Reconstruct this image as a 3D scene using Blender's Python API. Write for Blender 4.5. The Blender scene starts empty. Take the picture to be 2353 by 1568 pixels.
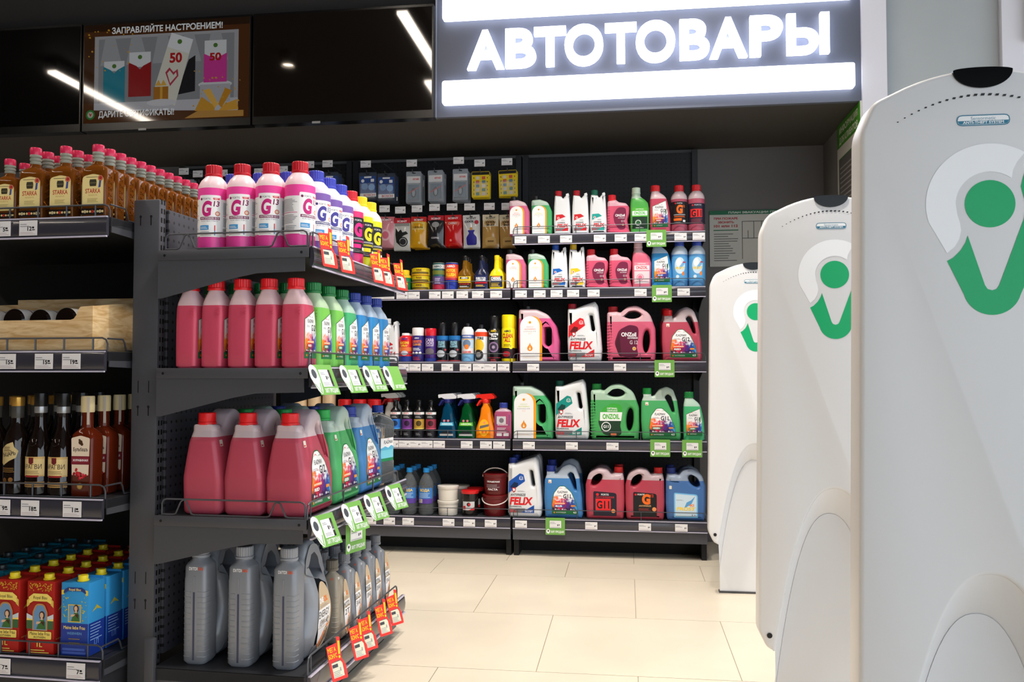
import bpy, bmesh, math, random
from mathutils import Vector, Matrix
from mathutils.geometry import tessellate_polygon
S = bpy.context.scene
COL = S.collection
PI = math.pi
R = math.radians
random.seed(7)

# ------------------------------------------------------------------ camera
FPX, CX, CY, HC = 1980.0, 1176.5, 784.0, 0.90
PHI, THT = R(7.6), math.atan(71 / FPX)
cd = bpy.data.cameras.new('camera')
cam = bpy.data.objects.new('camera', cd)
COL.objects.link(cam)
cam.location = (0, 0, HC)
cam.rotation_euler = (PI / 2 + THT, 0, PHI)
cd.sensor_fit = 'HORIZONTAL'
cd.sensor_width = 36
cd.lens = 36 * FPX / 2353
cd.clip_start = 0.05
cd.dof.use_dof = True
cd.dof.focus_distance = 2.25
cd.dof.aperture_fstop = 18.0
S.camera = cam

# ------------------------------------------------------------------ view + world
S.view_settings.view_transform = 'Standard'
S.view_settings.look = 'None'
S.view_settings.exposure = 0.22
S.view_settings.gamma = 1.0
S.view_settings.use_curve_mapping = False
S.cycles.max_bounces = 8
S.cycles.transmission_bounces = 8
S.cycles.transparent_max_bounces = 8
S.cycles.caustics_reflective = False
S.cycles.caustics_refractive = False
S.cycles.sample_clamp_indirect = 6.0
W = bpy.data.worlds.new('daylight')
S.world = W
W.use_nodes = True
bg = W.node_tree.nodes['Background']
bg.inputs[0].default_value = (0.80, 0.90, 1.0, 1)
SKY = 2.5
bg.inputs[1].default_value = SKY
LAMP, SPOT, BEAM, SIGN = 26.0, 60.0, 120.0, 3.4      # strengths of the linear lamps, the downlights and the lit sign

# the photograph's geometry: a pixel of the photo seen on a plane of the room
_rt = Vector((math.cos(PHI), math.sin(PHI), 0))
_fw = Vector((-math.sin(PHI) * math.cos(THT), math.cos(PHI) * math.cos(THT), math.sin(THT)))
_up = _rt.cross(_fw)
CAM = Vector((0, 0, HC))
def ray(x, y): return _rt * ((x - CX) / FPX) + _up * ((CY - y) / FPX) + _fw
def atY(x, y, Y):
    d = ray(x, y); return CAM + d * (Y / d.y)
def wx(px, Y, y=784): return atY(px, y, Y).x
def wz(py, Y, x=1400): return atY(x, py, Y).z

# ------------------------------------------------------------------ materials
def lin(c):
    c = c / 255.0
    return c / 12.92 if c <= 0.04045 else ((c + 0.055) / 1.055) ** 2.4
def rgb(c): return (lin(c[0]), lin(c[1]), lin(c[2]), 1)
MATS = {}
def mat(name, c=(200, 200, 200), rough=0.5, metal=0.0, spec=0.5, emit=0.0, trans=0.0, ior=1.45, coat=0.0, tl=0.0, noise=0.0, nscale=20, bump=0.0, bscale=200, alpha=1.0):
    if name in MATS: return MATS[name]
    m = bpy.data.materials.new(name); MATS[name] = m
    m.use_nodes = True
    nt = m.node_tree; N = nt.nodes; L = nt.links
    b = N['Principled BSDF']; out = N['Material Output']
    b.inputs['Base Color'].default_value = rgb(c)
    b.inputs['Roughness'].default_value = rough
    b.inputs['Metallic'].default_value = metal
    b.inputs['Specular IOR Level'].default_value = spec
    b.inputs['IOR'].default_value = ior
    b.inputs['Transmission Weight'].default_value = trans
    b.inputs['Coat Weight'].default_value = coat
    b.inputs['Alpha'].default_value = alpha
    if emit:
        b.inputs['Emission Color'].default_value = rgb(c)
        b.inputs['Emission Strength'].default_value = emit
    tc = None
    if noise or bump:
        tc = N.new('ShaderNodeTexCoord')
    if noise:
        n = N.new('ShaderNodeTexNoise'); n.inputs['Scale'].default_value = nscale; n.inputs['Detail'].default_value = 5
        L.new(tc.outputs['Object'], n.inputs['Vector'])
        mr = N.new('ShaderNodeMapRange'); mr.inputs[1].default_value = .3; mr.inputs[2].default_value = .7
        mr.inputs[3].default_value = 1 - noise; mr.inputs[4].default_value = 1 + noise
        L.new(n.outputs['Fac'], mr.inputs[0])
        mx = N.new('ShaderNodeMix'); mx.data_type = 'RGBA'; mx.blend_type = 'MULTIPLY'; mx.inputs[0].default_value = 1
        mx.inputs[6].default_value = rgb(c); L.new(mr.outputs[0], mx.inputs[7]); L.new(mx.outputs[2], b.inputs['Base Color'])
    if bump:
        n2 = N.new('ShaderNodeTexNoise'); n2.inputs['Scale'].default_value = bscale
        L.new(tc.outputs['Object'], n2.inputs['Vector'])
        bp = N.new('ShaderNodeBump'); bp.inputs['Strength'].default_value = bump; bp.inputs['Distance'].default_value = .002
        L.new(n2.outputs['Fac'], bp.inputs['Height']); L.new(bp.outputs[0], b.inputs['Normal'])
    if tl:
        t = N.new('ShaderNodeBsdfTranslucent'); t.inputs[0].default_value = rgb(c)
        ms = N.new('ShaderNodeMixShader'); ms.inputs[0].default_value = tl
        L.new(b.outputs[0], ms.inputs[1]); L.new(t.outputs[0], ms.inputs[2]); L.new(ms.outputs[0], out.inputs['Surface'])
    return m
def ink(c, rough=.45):                       # flat printing ink
    return mat('ink_%02x%02x%02x' % tuple(c), c, rough, spec=.4)
def plastic(c, rough=.35): return mat('plastic_%02x%02x%02x' % tuple(c), c, rough)
def frosted(c, tl=.25): return mat('frosted_%02x%02x%02x' % tuple(c), c, .28, tl=tl, spec=.45)
def lamp(c, s): return mat('glow_%02x%02x%02x_%g' % (c[0], c[1], c[2], s), c, .5, emit=s)
WHITE, BLACK, PAPER = (238, 238, 240), (14, 14, 16), (232, 230, 232)
GREY_METAL = mat('powder_coated_graphite', (72, 73, 79), .42, spec=.5, bump=.05, bscale=900)
DARK_METAL = mat('dark_powder_coat', (44, 45, 49), .5)
WIRE = mat('grey_wire', (80, 82, 88), .35, metal=.4)
RAILM = mat('price_rail_plastic', (56, 55, 64), .2, coat=.4)
RAILCLEAR = mat('clear_rail_lip', (196, 192, 212), .12)
def pegboard(name='pegboard', c=(58, 58, 66)):
    if name in MATS: return MATS[name]
    m = mat(name, c, .5); nt = m.node_tree; N = nt.nodes; L = nt.links
    tc = N.new('ShaderNodeTexCoord'); sp = N.new('ShaderNodeSeparateXYZ'); L.new(tc.outputs['Object'], sp.inputs[0])
    def mth(op, a, b=None):
        n = N.new('ShaderNodeMath'); n.operation = op
        for i, v in enumerate((a, b)):
            if v is None: continue
            if isinstance(v, (int, float)): n.inputs[i].default_value = v
            else: L.new(v, n.inputs[i])
        return n.outputs[0]
    fx = mth('SUBTRACT', mth('FRACT', mth('MULTIPLY', sp.outputs[0], 40)), .5)
    fz = mth('SUBTRACT', mth('FRACT', mth('MULTIPLY', sp.outputs[2], 40)), .5)
    d = mth('SQRT', mth('ADD', mth('MULTIPLY', fx, fx), mth('MULTIPLY', fz, fz)))
    k = mth('LESS_THAN', d, .17)
    mx = N.new('ShaderNodeMix'); mx.data_type = 'RGBA'
    L.new(k, mx.inputs[0]); mx.inputs[6].default_value = rgb(c); mx.inputs[7].default_value = rgb((6, 6, 7))
    L.new(mx.outputs[2], N['Principled BSDF'].inputs['Base Color'])
    return m
def wood():
    if 'pine' in MATS: return MATS['pine']
    m = mat('pine', (222, 178, 120), .55); nt = m.node_tree; N = nt.nodes; L = nt.links
    tc = N.new('ShaderNodeTexCoord'); mp = N.new('ShaderNodeMapping'); mp.inputs['Scale'].default_value = (4, 6, 26)
    L.new(tc.outputs['Object'], mp.inputs[0])
    w = N.new('ShaderNodeTexNoise'); w.inputs['Scale'].default_value = 2.2; w.inputs['Detail'].default_value = 4; w.inputs['Distortion'].default_value = 1.5
    L.new(mp.outputs[0], w.inputs['Vector'])
    r = N.new('ShaderNodeValToRGB'); r.color_ramp.elements[0].position = .32; r.color_ramp.elements[1].position = .62
    r.color_ramp.elements[0].color = rgb((212, 166, 106)); r.color_ramp.elements[1].color = rgb((244, 212, 162))
    L.new(w.outputs['Fac'], r.inputs[0]); L.new(r.outputs[0], N['Principled BSDF'].inputs['Base Color'])
    return m
def art():                                   # the colour burst printed on the antifreeze labels
    if 'colour_burst_print' in MATS: return MATS['colour_burst_print']
    m = mat('colour_burst_print', (255, 255, 255), .4); nt = m.node_tree; N = nt.nodes; L = nt.links
    tc = N.new('ShaderNodeTexCoord'); n = N.new('ShaderNodeTexNoise'); n.inputs['Scale'].default_value = 9; n.inputs['Detail'].default_value = 4
    L.new(tc.outputs['Generated'], n.inputs['Vector'])
    sp = N.new('ShaderNodeSeparateXYZ'); L.new(tc.outputs['Generated'], sp.inputs[0])
    def mth(op, a, b):
        q = N.new('ShaderNodeMath'); q.operation = op
        for i, v in enumerate((a, b)):
            if isinstance(v, (int, float)): q.inputs[i].default_value = v
            else: L.new(v, q.inputs[i])
        return q.outputs[0]
    nz = mth('MULTIPLY', mth('SUBTRACT', n.outputs['Fac'], .5), .65)
    r = N.new('ShaderNodeValToRGB'); cr = r.color_ramp
    for i, (p, c) in enumerate(((0.0, (250, 160, 40)), (.28, (238, 70, 40)), (.45, (214, 24, 78)), (.62, (86, 34, 120)), (.8, (44, 60, 150)), (1, (60, 160, 220)))):
        e = cr.elements[i] if i < 2 else cr.elements.new(p)
        e.position = p; e.color = rgb(c)
    L.new(mth('ADD', sp.outputs[0], mth('MULTIPLY', nz, .8)), r.inputs[0])
    z2 = mth('ADD', sp.outputs[2], nz)
    mr = N.new('ShaderNodeMapRange'); mr.inputs[1].default_value = .38; mr.inputs[2].default_value = .54; L.new(z2, mr.inputs[0])
    mx = N.new('ShaderNodeMix'); mx.data_type = 'RGBA'; L.new(mr.outputs[0], mx.inputs[0]); L.new(r.outputs[0], mx.inputs[6]); mx.inputs[7].default_value = rgb((240, 240, 242))
    mr2 = N.new('ShaderNodeMapRange'); mr2.inputs[1].default_value = .24; mr2.inputs[2].default_value = .12; L.new(z2, mr2.inputs[0])
    my = N.new('ShaderNodeMix'); my.data_type = 'RGBA'; L.new(mr2.outputs[0], my.inputs[0]); L.new(mx.outputs[2], my.inputs[6]); my.inputs[7].default_value = rgb((50, 20, 62))
    L.new(my.outputs[2], N['Principled BSDF'].inputs['Base Color'])
    return m

# ------------------------------------------------------------------ mesh building
class MB:
    """Collects shapes with their materials; mesh() makes one mesh of them."""
    def __init__(s): s.v = []; s.f = []; s.m = []; s.mats = []
    def mi(s, m):
        if m not in s.mats: s.mats.append(m)
        return s.mats.index(m)
    def add(s, vs, fs, m):
        o = len(s.v); s.v.extend(tuple(p) for p in vs); k = s.mi(m)
        for f in fs: s.f.append(tuple(i + o for i in f)); s.m.append(k)
        return s
    def box(s, x0, x1, y0, y1, z0, z1, m, bev=0.0):
        if bev:
            bm = bmesh.new(); bmesh.ops.create_cube(bm, size=1)
            bmesh.ops.scale(bm, vec=(x1 - x0, y1 - y0, z1 - z0), verts=bm.verts)
            bmesh.ops.translate(bm, vec=((x0 + x1) / 2, (y0 + y1) / 2, (z0 + z1) / 2), verts=bm.verts)
            bmesh.ops.bevel(bm, geom=list(bm.edges), offset=bev, segments=2, affect='EDGES', profile=.5)
            s.bm(bm, m); bm.free(); return s
        vs = [(x, y, z) for x in (x0, x1) for y in (y0, y1) for z in (z0, z1)]
        return s.add(vs, [(0, 1, 3, 2), (4, 6, 7, 5), (0, 4, 5, 1), (2, 3, 7, 6), (0, 2, 6, 4), (1, 5, 7, 3)], m)
    def bm(s, bm, m):
        bm.verts.index_update()
        return s.add([v.co[:] for v in bm.verts], [[v.index for v in f.verts] for f in bm.faces], m)
    def rings(s, rings, m, cap0=True, cap1=True, closed=True):
        n = len(rings[0]); vs = [p for r in rings for p in r]; fs = []; ms = m if callable(m) else None
        k = n if closed else n - 1
        for i in range(len(rings) - 1):
            g = [(i * n + j, i * n + (j + 1) % n, (i + 1) * n + (j + 1) % n, (i + 1) * n + j) for j in range(k)]
            if ms: s.add([], [], ms(i)); fs.append((g, ms(i)))
            else: fs.append((g, m))
        o = len(s.v); s.v.extend(tuple(p) for p in vs)
        if cap0: fs.append(([tuple(range(n - 1, -1, -1))], fs[0][1]))
        if cap1: fs.append(([tuple((len(rings) - 1) * n + j for j in range(n))], fs[len(rings) - 2][1]))
        for g, mm in fs:
            q = s.mi(mm)
            for f in g: s.f.append(tuple(i + o for i in f)); s.m.append(q)
        return s
    def lathe(s, prof, m, cx=0, cy=0, n=32, caps=True, rib=0, ribr=.96):
        rs = []
        for r, z in prof:
            rs.append([(cx + r * (ribr if rib and (j % 2) else 1) * math.cos(2 * PI * j / n), cy + r * (ribr if rib and (j % 2) else 1) * math.sin(2 * PI * j / n), z) for j in range(n)])
        return s.rings(rs, m, caps, caps)
    def tube(s, pts, r, m, n=8, closed=False):
        pts = [Vector(p) for p in pts]; rs = []; L = len(pts); up = None
        for i, p in enumerate(pts):
            a = pts[(i - 1) % L] if (closed or i) else p; b = pts[(i + 1) % L] if (closed or i < L - 1) else p
            t = (b - a).normalized()
            if up is None: up = Vector((0, 0, 1)) if abs(t.z) < .9 else Vector((1, 0, 0))
            sd = t.cross(up)
            if sd.length < 1e-6: sd = t.orthogonal()
            sd.normalize(); up = sd.cross(t).normalized()
            rs.append([p + (sd * math.cos(2 * PI * j / n) + up * math.sin(2 * PI * j / n)) * r for j in range(n)])
        if closed: rs.append(rs[0]); return s.rings(rs, m, False, False)
        return s.rings(rs, m)
    def prism(s, poly, a, b, m, axis='y', holes=()):
        """poly in the plane across `axis`: 'y' -> (x,z), 'x' -> (y,z), 'z' -> (x,y); runs from a to b along axis."""
        def P(p, t): return (p[0], t, p[1]) if axis == 'y' else ((t, p[0], p[1]) if axis == 'x' else (p[0], p[1], t))
        loops = [list(poly)] + [list(h) for h in holes]
        tri = tessellate_polygon([[Vector((p[0], p[1], 0)) for p in l] for l in loops])
        flat = [p for l in loops for p in l]; n = len(flat)
        vs = [P(p, a) for p in flat] + [P(p, b) for p in flat]
        fs = [tuple(t) for t in tri] + [tuple(i + n for i in reversed(t)) for t in tri]
        o = 0
        for l in loops:
            k = len(l)
            fs += [(o + i, o + (i + 1) % k, n + o + (i + 1) % k, n + o + i) for i in range(k)]
            o += k
        return s.add(vs, fs, m)
    def move(s, dx=0, dy=0, dz=0, rz=0, start=0):
        c, q = math.cos(rz), math.sin(rz)
        s.v[start:] = [(x * c - y * q + dx, x * q + y * c + dy, z + dz) for x, y, z in s.v[start:]]
        return s
    def mesh(s, name, ang=38):
        me = bpy.data.meshes.new(name)
        me.from_pydata(s.v, [], s.f)
        for m in s.mats: me.materials.append(m)
        me.polygons.foreach_set('material_index', s.m)
        bm = bmesh.new(); bm.from_mesh(me)
        bmesh.ops.remove_doubles(bm, verts=bm.verts, dist=1e-6)
        bmesh.ops.recalc_face_normals(bm, faces=bm.faces)
        a = math.radians(ang)
        for f in bm.faces: f.smooth = True
        for e in bm.edges:
            if len(e.link_faces) == 2: e.smooth = e.calc_face_angle(0) < a
        bm.to_mesh(me); bm.free(); me.update()
        return me

def fillet(pts, seg=5):
    """(x, z, radius) corners -> rounded closed outline"""
    out = []; n = len(pts)
    for i in range(n):
        p = Vector(pts[i][:2]); r = pts[i][2] if len(pts[i]) > 2 else 0
        if r <= 0: out.append((p.x, p.y)); continue
        a = Vector(pts[i - 1][:2]) - p; b = Vector(pts[(i + 1) % n][:2]) - p
        la, lb = a.length, b.length; a.normalize(); b.normalize()
        h = math.acos(max(-1, min(1, a.dot(b)))) / 2
        t = min(r / max(math.tan(h), 1e-4), la * .49, lb * .49)
        q0, q1 = p + a * t, p + b * t
        for k in range(seg + 1):
            w = k / seg
            out.append(tuple(q0 * (1 - w) ** 2 + p * 2 * w * (1 - w) + q1 * w * w))
    return out
def ellipse(cx, cz, a, b, rot=0, n=28):
    c, s_ = math.cos(rot), math.sin(rot)
    return [(cx + a * math.cos(t) * c - b * math.sin(t) * s_, cz + a * math.cos(t) * s_ + b * math.sin(t) * c) for t in (2 * PI * i / n for i in range(n))]
def area2(p): return sum(p[i][0] * p[(i + 1) % len(p)][1] - p[(i + 1) % len(p)][0] * p[i][1] for i in range(len(p)))
def inset(p, d):
    n = len(p); sg = 1 if area2(p) > 0 else -1; out = []
    for i in range(n):
        a, b, c = Vector(p[i - 1]), Vector(p[i]), Vector(p[(i + 1) % n])
        e1, e2 = (b - a), (c - b)
        if e1.length < 1e-9: e1 = e2
        if e2.length < 1e-9: e2 = e1
        n1 = Vector((-e1.y, e1.x)).normalized(); n2 = Vector((-e2.y, e2.x)).normalized()
        m = n1 + n2
        m = m.normalized() if m.length > 1e-6 else n1
        k = max(.5, m.dot(n1))
        out.append((b.x + m.x * d * sg / k, b.y + m.y * d * sg / k))
    return out
def canister(mb, outline, holes, t, rb, m_low, m_top=None, level=None, taper=None, hb=None, seg=4):
    """Blow-moulded jug: outline (x,z) with handle holes, thickness t, edges rounded by rb, tapered by taper(z), two-tone at level."""
    o = outline if area2(outline) > 0 else outline[::-1]
    hs = [h if area2(h) < 0 else h[::-1] for h in holes]
    hb = hb or rb * .7
    bm = bmesh.new()
    st = []
    for k in range(seg + 1): a = PI / 2 * k / seg; st.append((1 - math.sin(a), -1 + (1 - math.cos(a))))
    prof = [(i_, y_) for i_, y_ in st]                     # inset factor, y factor from front to the side
    levels = [(i_ * 1.0, -t / 2 + (1 + y_) * rb) for i_, y_ in prof] + [(i_ * 1.0, t / 2 - (1 + y_) * rb) for i_, y_ in reversed(prof)]
    def loop(p, hole):
        rows = []
        for i_, y in levels:
            q = inset(p, (-hb if hole else rb) * i_) if i_ > 1e-6 else p
            rows.append([bm.verts.new((x, y, z)) for x, z in q])
        n = len(p)
        for a, b in zip(rows, rows[1:]):
            for j in range(n): bm.faces.new((a[j], a[(j + 1) % n], b[(j + 1) % n], b[j]))
        return rows
    allr = [loop(o, False)] + [loop(h, True) for h in hs]
    for side in (0, -1):
        loops = [r[side] for r in allr]
        tri = tessellate_polygon([[Vector((v.co.x, v.co.z, 0)) for v in l] for l in loops])
        flat = [v for l in loops for v in l]
        for f in tri:
            try: bm.faces.new([flat[i] for i in f])
            except ValueError: pass
    zs = [p[1] for p in o]; z0, z1 = min(zs), max(zs)
    cuts = [z0 + (z1 - z0) * k / 9 for k in range(1, 9)] if taper else []
    if level: cuts.append(level)
    for z in cuts:
        bmesh.ops.bisect_plane(bm, geom=bm.verts[:] + bm.edges[:] + bm.faces[:], plane_co=(0, 0, z), plane_no=(0, 0, 1), dist=1e-5)
    if taper:
        for v in bm.verts: v.co.y *= taper(v.co.z)
    bm.verts.index_update()
    base = len(mb.v); mb.v.extend(v.co[:] for v in bm.verts)
    for f in bm.faces:
        zc = f.calc_center_median().z
        mb.f.append(tuple(v.index + base for v in f.verts))
        mb.m.append(mb.mi(m_top if (m_top and level and zc > level) else m_low))
    bm.free()
    return mb
def sring(cx, cy, rx, ry, n, z, N=36):
    out = []
    for j in range(N):
        a = 2 * PI * j / N; c, s_ = math.cos(a), math.sin(a)
        out.append((cx + rx * math.copysign(abs(c) ** (2 / n), c), cy + ry * math.copysign(abs(s_) ** (2 / n), s_), z))
    return out
def interp(rows, z):
    if z <= rows[0][0]: return rows[0][1:]
    for a, b in zip(rows, rows[1:]):
        if z <= b[0]:
            w = (z - a[0]) / max(b[0] - a[0], 1e-9)
            return tuple(p * (1 - w) + q * w for p, q in zip(a[1:], b[1:]))
    return rows[-1][1:]
def loft(mb, rows, m_low, m_top=None, level=None, N=36):
    """rows (z, x left, x right, half depth, squareness); a body between them, two-tone at level"""
    rows = list(rows)
    if level and m_top: rows = sorted(rows + [(level,) + tuple(interp(rows, level))], key=lambda r: r[0])
    rs = [sring((r[1] + r[2]) / 2, 0, (r[2] - r[1]) / 2, r[3], r[4], r[0], N) for r in rows]
    mb.rings(rs, (lambda i: m_top if (m_top and rows[i][0] >= level - 1e-6) else m_low))
    return mb

# ------------------------------------------------------------------ flat printing on surfaces
_TX = {}
_OUT = {}
LOOK = dict(zip('АВЕКМНОРСТХ', 'ABEKMHOPCTX'))     # letters with the same shape in both alphabets
def _outline(ch):
    """outline loops of one letter and its advance"""
    if ch in _OUT: return _OUT[ch]
    def curve_of(t):
        c = bpy.data.curves.new('lettering', 'FONT'); c.body = t
        o = bpy.data.objects.new('lettering', c); COL.objects.link(o); bpy.context.view_layer.update()
        cu = o.to_curve(bpy.context.evaluated_depsgraph_get()); loops = []
        for sp in cu.splines:
            q = []
            bp = list(sp.bezier_points)
            for a, b in zip(bp, bp[1:] + bp[:1]):
                p0, p1, p2, p3 = (Vector(w[:2]) for w in (a.co, a.handle_right, b.handle_left, b.co))
                st = (p1 - p0).cross(p3 - p0); fl = abs(st) < 1e-5 and abs((p2 - p0).cross(p3 - p0)) < 1e-5
                n = 1 if fl else 6
                for k in range(n):
                    t = k / n; w = p0 * (1 - t) ** 3 + p1 * 3 * t * (1 - t) ** 2 + p2 * 3 * t * t * (1 - t) + p3 * t ** 3
                    if not q or (Vector(q[-1]) - w).length > 1e-4: q.append((w.x, w.y))
            if len(q) > 2 and (Vector(q[0]) - Vector(q[-1])).length < 1e-4: q.pop()
            r = []
            for w in q:                       # drop the tiny edges that would turn inside out when the letter is made bolder
                if not r or (Vector(r[-1]) - Vector(w)).length > .014: r.append(w)
            while len(r) > 3 and (Vector(r[0]) - Vector(r[-1])).length < .014: r.pop()
            if len(r) > 2 and abs(area2(r)) > 1e-4: loops.append(r)
        o.to_curve_clear(); bpy.data.objects.remove(o); bpy.data.curves.remove(c)
        return loops
    def right(t): return max((p[0] for l in curve_of(t) for p in l), default=0)
    base = LOOK.get(ch, ch); sc = 1.067 if ch in LOOK else 1.0
    loops = [[(x * sc, y * sc) for x, y in l] for l in curve_of(base)] if ch != ' ' else []
    _OUT[ch] = (loops, (right(base + '|') - right('|')) * sc)
    return _OUT[ch]
def _inside(p, l):
    r = False
    for (x0, y0), (x1, y1) in zip(l, l[1:] + l[:1]):
        if (y0 > p[1]) != (y1 > p[1]) and p[0] < (x1 - x0) * (p[1] - y0) / (y1 - y0) + x0: r = not r
    return r
def _earclip(loops):
    """triangles of an outline with holes: each hole is joined to the outline by a cut, then ears are clipped"""
    pts = []; rings = []
    for k, l in enumerate(loops):
        l = list(l)
        if (area2(l) > 0) != (k == 0): l = l[::-1]
        rings.append(list(range(len(pts), len(pts) + len(l)))); pts += l
    def cross(a, b, c): return (b[0] - a[0]) * (c[1] - a[1]) - (b[1] - a[1]) * (c[0] - a[0])
    def hit(p, q, a, b):
        return cross(p, q, a) * cross(p, q, b) < 0 and cross(a, b, p) * cross(a, b, q) < 0
    poly = rings[0][:]; free = set(poly)
    for h in sorted(rings[1:], key=lambda r: -max(pts[i][0] for i in r)):
        best = None; edges = [(pts[r[i]], pts[r[(i + 1) % len(r)]]) for r in rings for i in range(len(r))]
        for hi, a in enumerate(h):
            for pi, b in enumerate(poly):
                if b not in free: continue
                d = (pts[a][0] - pts[b][0]) ** 2 + (pts[a][1] - pts[b][1]) ** 2
                if best and d >= best[0]: continue
                if any(hit(pts[a], pts[b], u, w) for u, w in edges): continue
                best = (d, hi, pi)
        if not best: continue
        _, hi, pi = best; free.discard(poly[pi])
        poly = poly[:pi + 1] + h[hi:] + h[:hi + 1] + poly[pi:]
    tris = []; idx = poly; guard = 0
    while len(idx) > 3 and guard < 4000:
        n = len(idx); done = False; bi = None
        for i in range(n):
            a, b, c = idx[i - 1], idx[i], idx[(i + 1) % n]; A, B, C = pts[a], pts[b], pts[c]; cr = cross(A, B, C)
            if cr <= 1e-12:
                if abs(cr) <= 1e-12 and bi is None: bi = i
                continue
            if any(q not in (a, b, c) and pts[q] not in (A, B, C) and cross(A, B, pts[q]) >= -1e-12 and cross(B, C, pts[q]) >= -1e-12 and cross(C, A, pts[q]) >= -1e-12 for q in idx): continue
            tris.append((a, b, c)); idx = idx[:i] + idx[i + 1:]; done = True; break
        if not done: i = bi if bi is not None else 0; idx = idx[:i] + idx[i + 1:]
        guard += 1
    if len(idx) == 3: tris.append(tuple(idx))
    return pts, tris
def _untangle(p):
    """cuts off the small loops where a bolder outline crosses itself"""
    p = list(p); again = True
    while again and len(p) > 4:
        again = False; n = len(p)
        for i in range(n):
            a, b = p[i], p[(i + 1) % n]
            for gap in range(2, min(9, n - 2)):
                j = (i + gap) % n; c, d = p[j], p[(j + 1) % n]
                rx, ry, sx, sy = b[0] - a[0], b[1] - a[1], d[0] - c[0], d[1] - c[1]; den = rx * sy - ry * sx
                if abs(den) < 1e-14: continue
                t = ((c[0] - a[0]) * sy - (c[1] - a[1]) * sx) / den; u = ((c[0] - a[0]) * ry - (c[1] - a[1]) * rx) / den
                if 0 < t < 1 and 0 < u < 1:
                    keep = [p[(j + 1 + k) % n] for k in range(n - gap)]
                    p = keep + [(a[0] + rx * t, a[1] + ry * t)]; again = True; break
            if again: break
    return p
def _glyph(ch, bold):
    if ('', ch, bold) in _TX: return _TX[('', ch, bold)]
    loops = _outline(ch)[0]; V = []; F = []
    big = max(loops, key=lambda l: abs(area2(l))) if loops else None
    outer = [l for l in loops if area2(l) * area2(big) > 0]
    for l in outer:
        hs = [m for m in loops if area2(m) * area2(big) < 0 and _inside(m[0], l) and abs(area2(m)) < abs(area2(l))]
        grp = [_untangle(inset(l, -bold)) if bold else l] + [_untangle(inset(h, bold)) if bold else h for h in hs]
        want = abs(area2(grp[0])) - sum(abs(area2(h)) for h in grp[1:])
        fl, t = _earclip(grp); best = (abs(sum(abs(area2([fl[i] for i in f])) for f in t) - want) / max(want, 1e-9), fl, t)
        if best[0] > .02: print('letter fill', repr(ch), bold, round(best[0], 3))
        o = len(V); V += best[1]; F += [tuple(i + o for i in f) for f in best[2]]
    _TX[('', ch, bold)] = (V, F)
    return V, F
def text2d(s, bold=0.0):
    k = (s, bold)
    if k in _TX: return _TX[k]
    v = []; f = []; x = 0.0
    for ch in s:
        gv, gf = _glyph(ch, bold) if ch != ' ' else ([], [])
        o = len(v); v += [(a + x, b) for a, b in gv]; f += [tuple(i + o for i in t) for t in gf]
        x += _outline(ch)[1] if ch != ' ' else .28
    _TX[k] = (v, f, min((p[0] for p in v), default=0), max((p[0] for p in v), default=1))
    return _TX[k]
for _c in 'АБВГДЕЖЗИЙКЛМНОПРСТУФХЦЧШЩЪЫЬЭЮЯабвгдежзийклмнопрстуфхцчшщъыьэюя' + 'ABCDEFGHIJKLMNOPQRSTUVWXYZabcdefghijklmnopqrstuvwxyz0123456789ß/-.,!': _outline(_c)
def CAPH(t): return .728 if any(ord(c) > 1024 for c in t) else .682
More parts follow.
